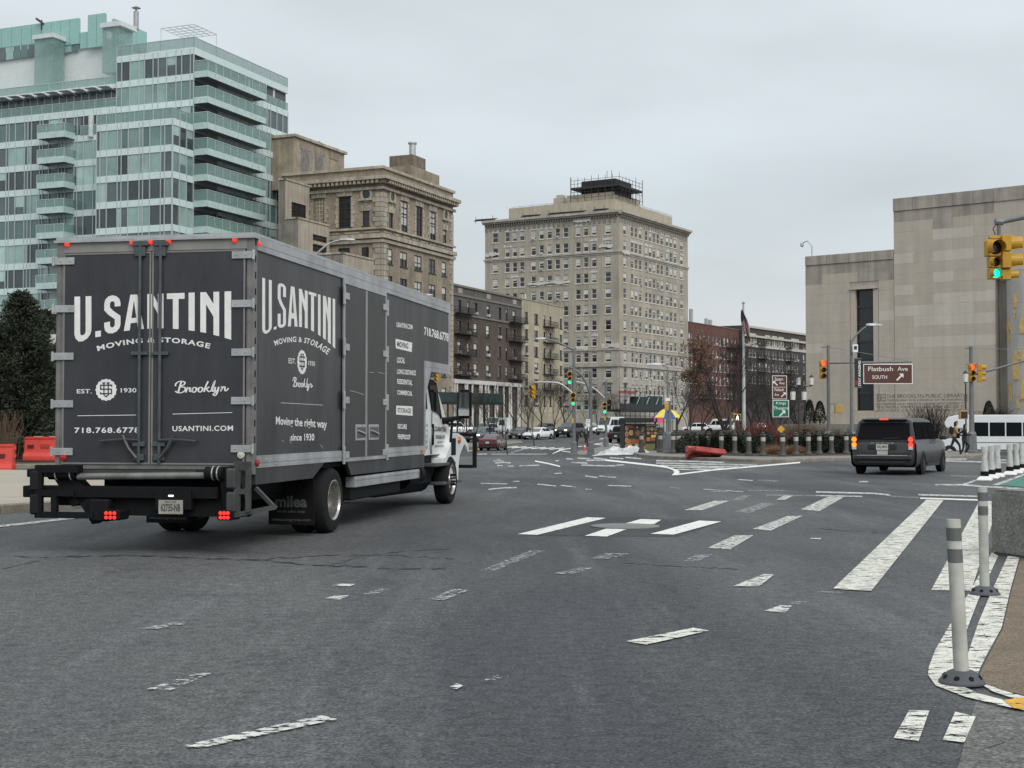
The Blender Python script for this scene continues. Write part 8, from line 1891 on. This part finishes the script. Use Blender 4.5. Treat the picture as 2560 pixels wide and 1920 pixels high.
for i in range(12):
    s = Ls * i / 11; b = MB(); b.cyl(psd.P(s, -.2, .15), psd.P(s, Zs(975 + rsh.uniform(-8, 6)), .15), .07, n=5); put(b, 'scaffold_pole', SHD)
    if i < 11 and i % 2: b = MB(); b.cyl(psd.P(s, Zs(1022), .1), psd.P(s + Ls / 11, Zs(992), .1), .05, n=4); put(b, 'scaffold_brace', GALV)
for v in (972, 980, 1040, 1055): b = MB(); b.cyl(psd.P(0, Zs(v), .15), psd.P(Ls * (.5 if v < 1000 else 1), Zs(v), .15), .05, n=5); put(b, 'scaffold_ledger', SHD)
b = MB(); pbox(b, psd, 2, Ls * .4, Zs(986), Zs(980), -1.2, -1.1); put(b, 'orange_netting', M('orange_net', (.35, .08, .05), .8, var=.3))
# ================================================================== trees and shrubs
BARK = M('bark', (.055, .045, .038), .95, var=.3, scale=5); BARK2 = M('bark_dark', (.032, .027, .024), .95, var=.3, scale=5); TWIGR = M('red_twigs', (.16, .045, .035), .8, var=.25, scale=5); TWIGT = M('tan_twigs', (.15, .095, .06), .85, var=.3, scale=5)
LEAFB = M('withered_leaf', (.13, .068, .04), .8, var=.35, scale=4); YEW = M('yew_leaf', (.020, .032, .020), .7, var=.4, scale=3); SPRUCE = M('spruce_leaf', (.030, .040, .022), .75, var=.45, scale=1.6); GRASS = M('dry_grass', (.26, .15, .08), .85, var=.3, scale=6); BOX = M('box_leaf', (.018, .024, .016), .75, var=.4, scale=4)
def bare_meshes(seed, H, r0, trunk=.28, depth=5, spread=.62, up=.22, kids=(3, 4), vase=False, mat=BARK):
    rn = random.Random(seed); T, Cw = MB(), MB(); tips = []
    def grow(p, d, ln, r_, lv):
        n = 3; path = [p]; rs = [r_]; q = p; dd = d
        for i in range(n):
            dd = (dd + Vector((rn.uniform(-1, 1), rn.uniform(-1, 1), rn.uniform(-.5, 1) * up * 2)) * .16).normalized(); q = q + dd * ln / n; path.append(q); rs.append(max(.007, r_ * (1 - .42 * (i + 1) / n)))
        (T if lv == 0 else Cw).tube(path, rs, 8 if lv == 0 else (5 if lv < 3 else 3), caps=False)
        if lv >= depth: tips.append((q, dd)); return
        k = rn.randint(*kids) + (2 if vase and lv == 0 else 0)
        for c in range(k):
            t = rn.uniform(.35, 1) if lv else rn.uniform(.7, 1); j = min(n - 1, int(t * n)); o = path[j].lerp(path[j + 1], t * n - j)
            a = rn.uniform(0, 6.283); e_ = dd.orthogonal().normalized(); e_ = Matrix.Rotation(a, 3, dd) @ e_
            nd = (dd * rn.uniform(.55, 1) + e_ * rn.uniform(.5, 1.2) * spread + Vector((0, 0, up))).normalized(); grow(o, nd, ln * rn.uniform(.55, .82) * (1.6 if lv == 0 and not vase else 1 if lv else 2.2), rs[j + 1] * rn.uniform(.5, .75), lv + 1)
        if lv: grow(q, dd, ln * .6, rs[-1] * .9, lv + 1)
    grow(Vector((0, 0, -.1)), Vector((0, 0, 1)), H * trunk, r0, 0)
    zm = max(v[2] for v in Cw.v); k = H / zm
    for m in (T, Cw): m.v = [(x * k, y * k, z * k) for x, y, z in m.v]
    return T.mesh('trunk', mat, smooth=60), Cw.mesh('crown', mat), [(p * k, d) for p, d in tips]
def leaf_quads(b, pts_, size, rn):
    for p in pts_:
        a = Vector((rn.gauss(0, 1), rn.gauss(0, 1), rn.gauss(0, 1))).normalized(); c = a.orthogonal().normalized(); s = size * rn.uniform(.6, 1.4); a *= s; c *= s * .55; p = Vector(p)
        b.add([p - a, p + c * .9, p + a, p - c * .9], [(0, 1, 2, 3)])
TREES = [bare_meshes(11, 7.5, .11, depth=4, mat=BARK2), bare_meshes(23, 8, .12, depth=4, spread=.8, mat=BARK2), bare_meshes(37, 6.5, .09, depth=4, spread=.5, mat=BARK), bare_meshes(51, 9, .2, trunk=.16, depth=5, kids=(2, 3), spread=.75, up=.1, vase=True, mat=BARK2)]
def tree(lb, x, y, k, sc=1., rot=0., grp='bare street trees'):
    o = thing('bare_tree', lb, 'tree', (x, y, gz(x, y)), rot, grp); link('trunk', TREES[k][0], o); link('crown', TREES[k][1], o); o.scale = (sc, sc, sc); return o
def at(u, Y): return W(u, 1060, Y).x, Y
for lb, u, Y, k, s in (('bare tree in front of the green pavement shed', 1165, 128, 2, .85), ('slim bare median tree left of the white vans', 1192, 120, 0, .8), ('bare tree in front of the white columns', 1222, 150, 1, .9), ('bare tree at the right end of the white columns', 1290, 172, 0, 1.05), ('bare tree between brown and yellow houses', 1318, 165, 1, 1.05), ('bare tree in front of the yellow house', 1352, 180, 1, 1.1),
                       ('bare tree right of the yellow house entrance', 1385, 165, 0, 1.1), ('bare tree behind the tall signal pole', 1410, 185, 1, 1.05), ('bare tree in front of the tower corner', 1468, 200, 0, 1.0), ('bare tree left of the passenger van', 1492, 190, 2, 1.1), ('bare tree at the left end of the scaffold shed', 1545, 215, 1, .95), ('thin young tree with lamp on the median', 1269, 108, 2, .62), ('bare tree just above the black sedan', 1336, 140, 2, .8)):
    x, y = at(u, Y); tree(lb, x, y, k, s, u * .37)
for lb, u, Y, k, s in (('spreading vase shaped bare tree left of the flagpole', 1815, 92, 3, .97), ('bare tree with dense twigs right of the flagpole', 1905, 104, 1, .85), ('bare tree behind the red brick house front', 1760, 150, 1, 1.0), ('bare tree in front of the dark brick house', 1945, 140, 3, .92), ('bare tree left of the library corner', 1990, 128, 1, 1.0), ('bare tree low behind the walk signal', 1800, 78, 2, .55), ('tall bare tree far behind the flagpole', 1880, 190, 3, 1.1), ('bare tree far behind the brown leaved tree', 1725, 200, 0, 1.2),
                       ('bare tree beyond the red brick house front', 1845, 230, 1, 1.35), ('bare tree far left of the library roof camera', 1965, 210, 0, 1.35), ('twiggy bare tree behind the brown and green signs', 1930, 98, 2, .75), ('bare tree behind the yellow umbrella', 1712, 120, 2, 1.1)):
    x, y = at(u, Y); tree(lb, x, y, k, s, u * .29, 'bare plaza trees')
# tree that kept its brown leaves
T_, C_, tips = bare_meshes(71, 8.2, .12, depth=5, kids=(2, 4), spread=.55, up=.35); x, y = at(1692, 88); o = thing('brown_leaved_tree', 'tree with withered brown leaves behind the cart umbrella', 'tree', (x, y, gz(x, y)), 0); link('trunk', T_, o); link('crown', C_, o)
rn = random.Random(1); b = MB(); leaf_quads(b, [p + Vector((rn.gauss(0, .16), rn.gauss(0, .16), rn.gauss(0, .16))) for p, d in tips for _ in range(7) if rn.random() < .8], .085, rn); b.build('leaves', LEAFB, o); o.scale = (.9, .9, .92)
# evergreens at the left
def conifer(lb, u, Y, vtop, rad, n, seed):
    x, y = at(u, Y); rn = random.Random(seed); H = W(u, vtop, Y).z - .1; o = thing('evergreen_tree', lb, 'tree', (x, y, gz(x, y) + .1), 0, 'dark evergreens'); MB().cyl((0, 0, 0), (0, 0, H * .95), .16, .03, 8).build('trunk', BARK2, o); b = MB(); br = MB()
    for i in range(n):
        t = rn.random() ** 1.35; a = rn.uniform(0, 6.283); L_ = rad * (1 - t) ** .68 * (.74 + .62 * noise.noise(Vector((math.cos(a) * 2, math.sin(a) * 2, t * 7 + seed)))) + .12; z = .25 + t * (H - .3)
        if i % 6 == 0: br.tube([(0, 0, z), (math.cos(a) * L_ * .9, math.sin(a) * L_ * .9, z + .12 * L_)], [.02, .006], 3, False)
        for k in range(26):
            f = rn.uniform(.25, 1.02) ** .7; j = .05 + .10 * f; p = Vector((math.cos(a) * L_ * f + rn.gauss(0, j), math.sin(a) * L_ * f + rn.gauss(0, j), z + .22 * L_ * f * f - .1 * f + rn.gauss(0, .07)))
            d = Vector((math.cos(a) + rn.gauss(0, .6), math.sin(a) + rn.gauss(0, .6), .5 + rn.gauss(0, .5))).normalized() * rn.uniform(.06, .13); c = d.cross(Vector((rn.gauss(0, 1), rn.gauss(0, 1), rn.gauss(0, 1)))).normalized() * .03; b.add([p - d, p + c, p + d, p - c], [(0, 1, 2, 3)])
    br.build('branches', BARK2, o); b.build('crown', SPRUCE, o)
conifer('tall dark evergreen tree left of the truck', 52, 60, 728, 3.1, 1300, 3); conifer('second dark evergreen touching the truck left edge', 108, 63, 775, 2.9, 1000, 4); conifer('dark evergreen cut by the left picture edge', -30, 61, 790, 2.8, 800, 5)
def shrub(lb, x, y, rx, ry, h, n, mat, seed, size=.06, name='shrub', grp=None, z=None, cone=False):
    rn = random.Random(seed); o = thing(name, lb, 'shrub', (x, y, gz(x, y) + .13 if z is None else z), rn.uniform(0, 6), grp); b = MB(); P = []
    while len(P) < n:
        a = rn.uniform(0, 6.283); t = rn.random(); ph = math.acos(1 - t) if not cone else 0
        if cone: f = rn.random() ** .8; k = (1 - f) ** .42 * (1 if f > .12 else .85); P.append((rx * k * math.cos(a) * rn.uniform(.75, 1.03), ry * k * math.sin(a) * rn.uniform(.75, 1.03), h * f + .02)); continue
        q = Vector((math.sin(ph) * math.cos(a), math.sin(ph) * math.sin(a), math.cos(ph))); k = rn.uniform(.55, 1) ** .4 * (1 + .28 * noise.noise(q * 2.3 + Vector((seed, 0, 0)))); P.append((q.x * rx * k, q.y * ry * k, .05 + q.z * h * k))
    leaf_quads(b, P, size, rn); b.build('foliage', mat, o)
    b = MB()
    for i in range(7): a = rn.uniform(0, 6.28); b.tube([(0, 0, -.05), (rx * .3 * math.cos(a), ry * .3 * math.sin(a), h * .4), (rx * .6 * math.cos(a), ry * .6 * math.sin(a), h * .75 if not cone else h * .4)], [.03, .02, .008], 4, False)
    b.build('stems', BARK2, o); return o
yi = 0
for u in range(1722, 2150, 27):
    g = ipt(u, 1143); k = (g.y + 1.9 + (u % 5) * .25) / g.y; yi += 1
    if u in (1938, 1965): continue
    nm = {0: 'dark green yew hedge clump behind the toppled barrier'}.get(yi - 1, 'dark yew clump number %s of the hedge counted from the left' % ['one', 'two', 'three', 'four', 'five', 'six', 'seven', 'eight', 'nine', 'ten', 'eleven', 'twelve', 'thirteen', 'fourteen', 'fifteen', 'sixteen'][yi - 1])
    shrub(nm, g.x * k, g.y * k, .62 + (u % 3) * .08, .6, .78 + (u % 4) * .08, 1500, YEW, u, .055, 'yew_shrub', 'yew hedge behind the bollards')
for lb, u, Y, h, r_ in (('clipped dark cone bush beside the white parked van', 1772, 84, 1.15, .42),): x, y = at(u, Y); shrub(lb, x, y, r_, r_, h, 3000, BOX, 5, .045, 'topiary', 'clipped cone bushes', cone=True)
for lb, u, Y, vt, r_ in (('clipped cone bush at the far left of the library front', 2024, 103, 1000, .5), ('clipped cone bush left of the lamp pole banner', 2050, 101, 1003, .52), ('clipped cone bush left of the gilded pier', 2472, 99.8, 1003, .52)):
    x, y = at(u, Y); shrub(lb, x, y, r_, r_, W(u, vt, Y).z - 1.55, 3000, BOX, u, .045, 'topiary', 'clipped cone bushes', 1.55, True)
for i, u in enumerate(range(-60, 330, 48)):
    x, y = at(u, 55 + (u % 7) * .3); shrub(['juniper clump at the left picture edge', 'juniper clump below the tallest evergreen', 'juniper clump behind the orange barrier', 'juniper clump at the truck left edge', 'juniper clump seen under the truck', 'juniper clump hidden behind the truck box', 'juniper clump behind the truck rear door', 'juniper clump behind the truck right door', 'juniper clump farthest right behind the truck'][i], x, y, 1.1, .9, .95, 1600, SPRUCE, u + 900, .06, 'juniper_shrub', 'low junipers by the planting bed')
def stems(lb, u, Y, n, h, spread, mat, seed, z=None, name='stem_shrub', droop=0., r_=.011, grp=None):
    x, y = at(u, Y) if u is not None else Y; rn = random.Random(seed); o = thing(name, lb, 'shrub', (x, y, gz(x, y) + .13 if z is None else z), 0, grp); b = MB()
    for i in range(n):
        a = rn.uniform(0, 6.283); s = spread * rn.uniform(.2, 1); hh = h * rn.uniform(.6, 1.05); p0 = Vector((rn.gauss(0, spread * .22), rn.gauss(0, spread * .22), -.04)); p1 = p0 + Vector((math.cos(a) * s * .4, math.sin(a) * s * .4, hh * .6)); p2 = p0 + Vector((math.cos(a) * s, math.sin(a) * s, hh - droop * s)); b.tube([p0, p1, p2], [r_, r_ * .8, r_ * .4], 3, False)
        if r_ > .01 and not droop:
            for _ in range(2): q = p1.lerp(p2, rn.uniform(.1, .8)); b.tube([q, q + Vector((rn.gauss(0, .12), rn.gauss(0, .12), rn.uniform(.1, .3) * h * .6))], [r_ * .6, r_ * .3], 3, False)
    b.build('twigs', mat, o); return o
for lb, u, Y, n, h, sp, m in (('red stemmed dogwood right of the flagpole base', 1886, 76, 170, 1.5, .9, TWIGR), ('red stemmed dogwood in front of the parked cars', 1915, 79, 170, 1.7, .9, TWIGR), ('red stemmed dogwood nearest the sign post', 1940, 74, 140, 1.3, .8, TWIGR), ('tan twiggy shrub right of the sign post', 1985, 76, 160, 1.4, .9, TWIGT), ('tan twiggy shrub below the left lantern', 2015, 80, 170, 1.5, .9, TWIGT), ('tan twiggy shrub left of the red signal pole', 2045, 77, 160, 1.4, .9, TWIGT), ('pale twiggy shrub right of the red signal pole', 2090, 78, 130, 1.3, .8, TWIGT), ('bare brown shrub left of the walk signal pole', 1790, 77, 150, 1.2, .9, BARK), ('bare brown shrub right of the walk signal pole', 1850, 78, 150, 1.3, .9, BARK), ('bare brown shrub behind the second bollard group', 1735, 80, 140, 1.0, .9, BARK)):
    stems(lb, u, Y, n, h, sp, m, u, grp='twiggy plaza shrubs')
stems('large bare fan shaped shrub right of the minivan', 2322, 99, 240, 3.3, 1.9, BARK2, 4, -.4, r_=.016, grp='twiggy plaza shrubs'); stems('bare shrub at the foot of the gilded pier', 2500, 98.6, 120, 1.3, .9, BARK2, 6, 1.5, grp='twiggy plaza shrubs'); stems('bare shrub left of the second lantern', 2440, 101.5, 110, 1.1, .9, BARK2, 7, 1.5, grp='twiggy plaza shrubs'); stems('thin bare shrub at left edge below the evergreen', 8, 52, 90, 1.9, .9, TWIGT, 9, grp='twiggy plaza shrubs')
for lb, u, v in (('dry tan grass tuft left of the sign post', 1932, 1146), ('dry tan grass tuft right of the sign post', 1978, 1147)): g = ipt(u, v); k = (g.y + 1.6) / g.y; stems(lb, None, (g.x * k, g.y * k), 420, .62, .75, GRASS, u, name='grass_tuft', droop=.35, r_=.007, grp='dry grass tufts')
# a low wall and planting soil behind the hedge
soil = struct(MB().prism([gp(1720, 1141), gp(1800, 1145), gp(1880, 1148), gp(1960, 1148.5), gp(2060, 1146), gp(2140, 1145), (22, 79), (9, 88)], lambda x, y: gz(x, y) + .05, lambda x, y: gz(x, y) + .15).build('planting_soil', MULCH))
lw = MB().box((15.5, 90, .6), (10, .35, 1.1), R(-8)).build('low_wall', M('brown_wall', (.11, .085, .075), .9, var=.2, scale=1)); tag(lw, 'low brown wall behind the red stemmed shrubs', 'wall')

# ================================================================== people
SKINC = M('skin', (.42, .26, .19), .6, var=.05); TANJ = M('tan_jacket', (.34, .22, .11), .85, var=.2, scale=6); BLKC = M('black_cloth', (.014, .014, .016), .9, var=.3, scale=6); SHOE = M('white_shoe', (.5, .5, .48), .7); HAIR = M('dark_hair', (.02, .014, .011), .6); DGR = M('dark_coat', (.022, .021, .022), .9)
def person(lb, loc, rz, pose, top, leg, shoe, sc=1., hair_len=.16, bag=None):
    """local x = the way the person faces"""
    o = thing('person', lb, 'person', loc, rz, 'pedestrians'); J = pose; E = []
    nodes = {}; V_, R_ = [], []
    def nd(k, p, r_): nodes[k] = len(V_); V_.append(Vector(p)); R_.append(r_)
    rad = dict(pel=.135, waist=.125, chest=.145, neck=.055, head=.092, top_=.08, sl=.075, el=.048, hl=.035, fl=.03, sr=.075, er=.048, hr=.035, fr=.03, pl=.095, kl=.062, al=.042, tl=.038, pr=.095, kr=.062, ar=.042, tr=.038)
    for k, p in J.items(): nd(k, p, rad[k])
    ed = [('pel', 'waist', 't'), ('waist', 'chest', 't'), ('chest', 'neck', 't'), ('neck', 'head', 's'), ('head', 'top_', 's')]
    for s in 'lr': ed += [('chest', 's' + s, 't'), ('s' + s, 'e' + s, 't'), ('e' + s, 'h' + s, 't'), ('h' + s, 'f' + s, 's'), ('pel', 'p' + s, 'l'), ('p' + s, 'k' + s, 'l'), ('k' + s, 'a' + s, 'l'), ('a' + s, 't' + s, 'f')]
    me = bpy.data.meshes.new('sk'); me.from_pydata(V_, [(nodes[a], nodes[c]) for a, c, _ in ed], []); ob = bpy.data.objects.new('sk', me); COL.objects.link(ob); ob.modifiers.new('s', 'SKIN')
    for i, sv in enumerate(me.skin_vertices[0].data): sv.radius = (R_[i], R_[i] * (.8 if i < 3 else 1)); sv.use_root = i == 0
    m = ob.modifiers.new('d', 'SUBSURF'); m.levels = 2; bpy.context.view_layer.update(); ev = ob.evaluated_get(bpy.context.evaluated_depsgraph_get()); body = bpy.data.meshes.new_from_object(ev); bpy.data.objects.remove(ob)
    body.materials.clear(); idx = {'t': 0, 's': 1, 'l': 2, 'f': 3}
    for q in (top, SKINC, leg, shoe): body.materials.append(q)
    for p in body.polygons:
        p.use_smooth = True; best = (9, 't')
        for a, c, tg in ed:
            A_, B_ = V_[nodes[a]], V_[nodes[c]]; d = B_ - A_; t = max(0, min(1, (p.center - A_).dot(d) / d.length_squared)); dist = (p.center - A_ - d * t).length / (R_[nodes[a]] * (1 - t) + R_[nodes[c]] * t)
            if dist < best[0]: best = (dist, tg)
        p.material_index = idx[best[1]]
    # fingers and nose in the same skin
    b = MB(); b.add([tuple(v.co) for v in body.vertices], [tuple(p.vertices) for p in body.polygons]); mi = [p.material_index for p in body.polygons]
    n0 = len(b.f)
    for s in 'lr':
        h, f_ = Vector(J['h' + s]), Vector(J['f' + s]); d = (f_ - h).normalized(); a = d.orthogonal().normalized()
        for i, (off, ln) in enumerate(((-.027, .05), (-.009, .062), (.009, .058), (.026, .046))): p = f_ + a * off; b.tube([p - d * .01, p + d * ln * .6, p + d * ln + d.cross(a) * .02], [.009, .008, .006], 5)
        b.tube([h.lerp(f_, .5), h.lerp(f_, .6) + a * .045, f_ + a * .06], [.011, .010, .007], 5)
    hd = Vector(J['head']); b.tube([hd + Vector((.085, 0, .03)), hd + Vector((.115, 0, .0))], [.008, .016], 5)
    for sy in (-1, 1): b.tube([hd + Vector((-.005, sy * .088, .02)), hd + Vector((-.005, sy * .1, -.02))], [.012, .01], 5)
    b.m = mi + [1] * (len(b.f) - n0); b.build('body', [top, SKINC, leg, shoe], o, smooth=60)
    for sy in (-1, 1): MB().lathe([(0, -.008), (.011, 0), (0, .008)], 6, tuple(hd + Vector((.083, sy * .035, .028)))).build('eye', HAIR, o)
    b = MB(); b.box(tuple(hd + Vector((.085, 0, -.045))), (.012, .045, .01)); b.build('mouth', M('lips', (.3, .12, .1), .6), o)
    b = MB(); n = 14; secs = []
    for f, k, dx in ((-hair_len, .55, -.05), (-.06, .95, -.035), (.03, 1.08, -.022), (.09, .98, -.01), (.125, .6, -.005), (.14, .1, 0)): secs.append([hd + Vector((dx + .098 * k * math.cos(2 * math.pi * i / n) * (1 if math.cos(2 * math.pi * i / n) < 0 or f > .05 else .35), .104 * k * math.sin(2 * math.pi * i / n), f)) for i in range(n)])
    b.loft(secs); b.build('hair', HAIR, o, smooth=60)
    if bag: b = MB(); c = Vector(J['chest']); b.box((c.x - .2, 0, c.z - .05), (.16, .3, .42)); b.build('backpack', bag, o, bevel=.05, segs=2)
    o.scale = (sc,) * 3; return o
WALK = dict(pel=(0, 0, .93), waist=(.02, 0, 1.08), chest=(.05, 0, 1.32), neck=(.08, 0, 1.47), head=(.11, 0, 1.60), top_=(.11, 0, 1.68), sl=(.05, .17, 1.39), el=(-.17, .22, 1.17), hl=(-.06, .22, .97), fl=(-.02, .22, .90), sr=(.06, -.17, 1.39), er=(.14, -.23, 1.13), hr=(.36, -.19, 1.19), fr=(.43, -.18, 1.22), pl=(0, .09, .88), kl=(.26, .09, .54), al=(.30, .09, .12), tl=(.44, .09, .07), pr=(0, -.09, .88), kr=(-.14, -.09, .50), ar=(-.46, -.09, .24), tr=(-.40, -.09, .10))
RUN = dict(WALK); RUN.update(el=(-.2, .2, 1.2), hl=(-.02, .2, 1.1), fl=(.05, .2, 1.12), kl=(.3, .09, .6), al=(.12, .09, .22), tl=(.25, .09, .14), kr=(-.02, -.09, .48), ar=(-.2, -.09, .11), tr=(-.06, -.09, .045))
STAND = dict(WALK); STAND.update(chest=(.02, 0, 1.32), neck=(.03, 0, 1.47), head=(.06, 0, 1.6), top_=(.06, 0, 1.68), el=(-.05, .24, 1.1), hl=(.1, .2, .9), fl=(.12, .2, .83), er=(-.05, -.24, 1.1), hr=(.1, -.2, .9), fr=(.12, -.2, .83), kl=(.03, .1, .5), al=(-.01, .1, .09), tl=(.13, .11, .05), kr=(.03, -.1, .5), ar=(-.01, -.1, .09), tr=(.13, -.11, .05))
g = G(2386, 1139); person('person in tan jacket and black trousers striding past the bus', (g.x, g.y, g.z), R(-12), WALK, TANJ, BLKC, SHOE, .98, .2, BLKC)
g = G(2409, 1143); person('person in black hurrying beside the tan jacket walker', (g.x, g.y, g.z), R(-8), RUN, BLKC, BLKC, SHOE, .90, .14)
g = G(1438, 1121); person('person in black bending behind the left signal pole', (g.x + .12, g.y, g.z), R(60), STAND, BLKC, DGR, BLKC, .98, .1)
g = G(1466, 1121); person('person in long dark coat standing beside the traffic cone', (g.x, g.y, g.z), R(-110), STAND, DGR, DGR, SHOE, 1.0, .12)
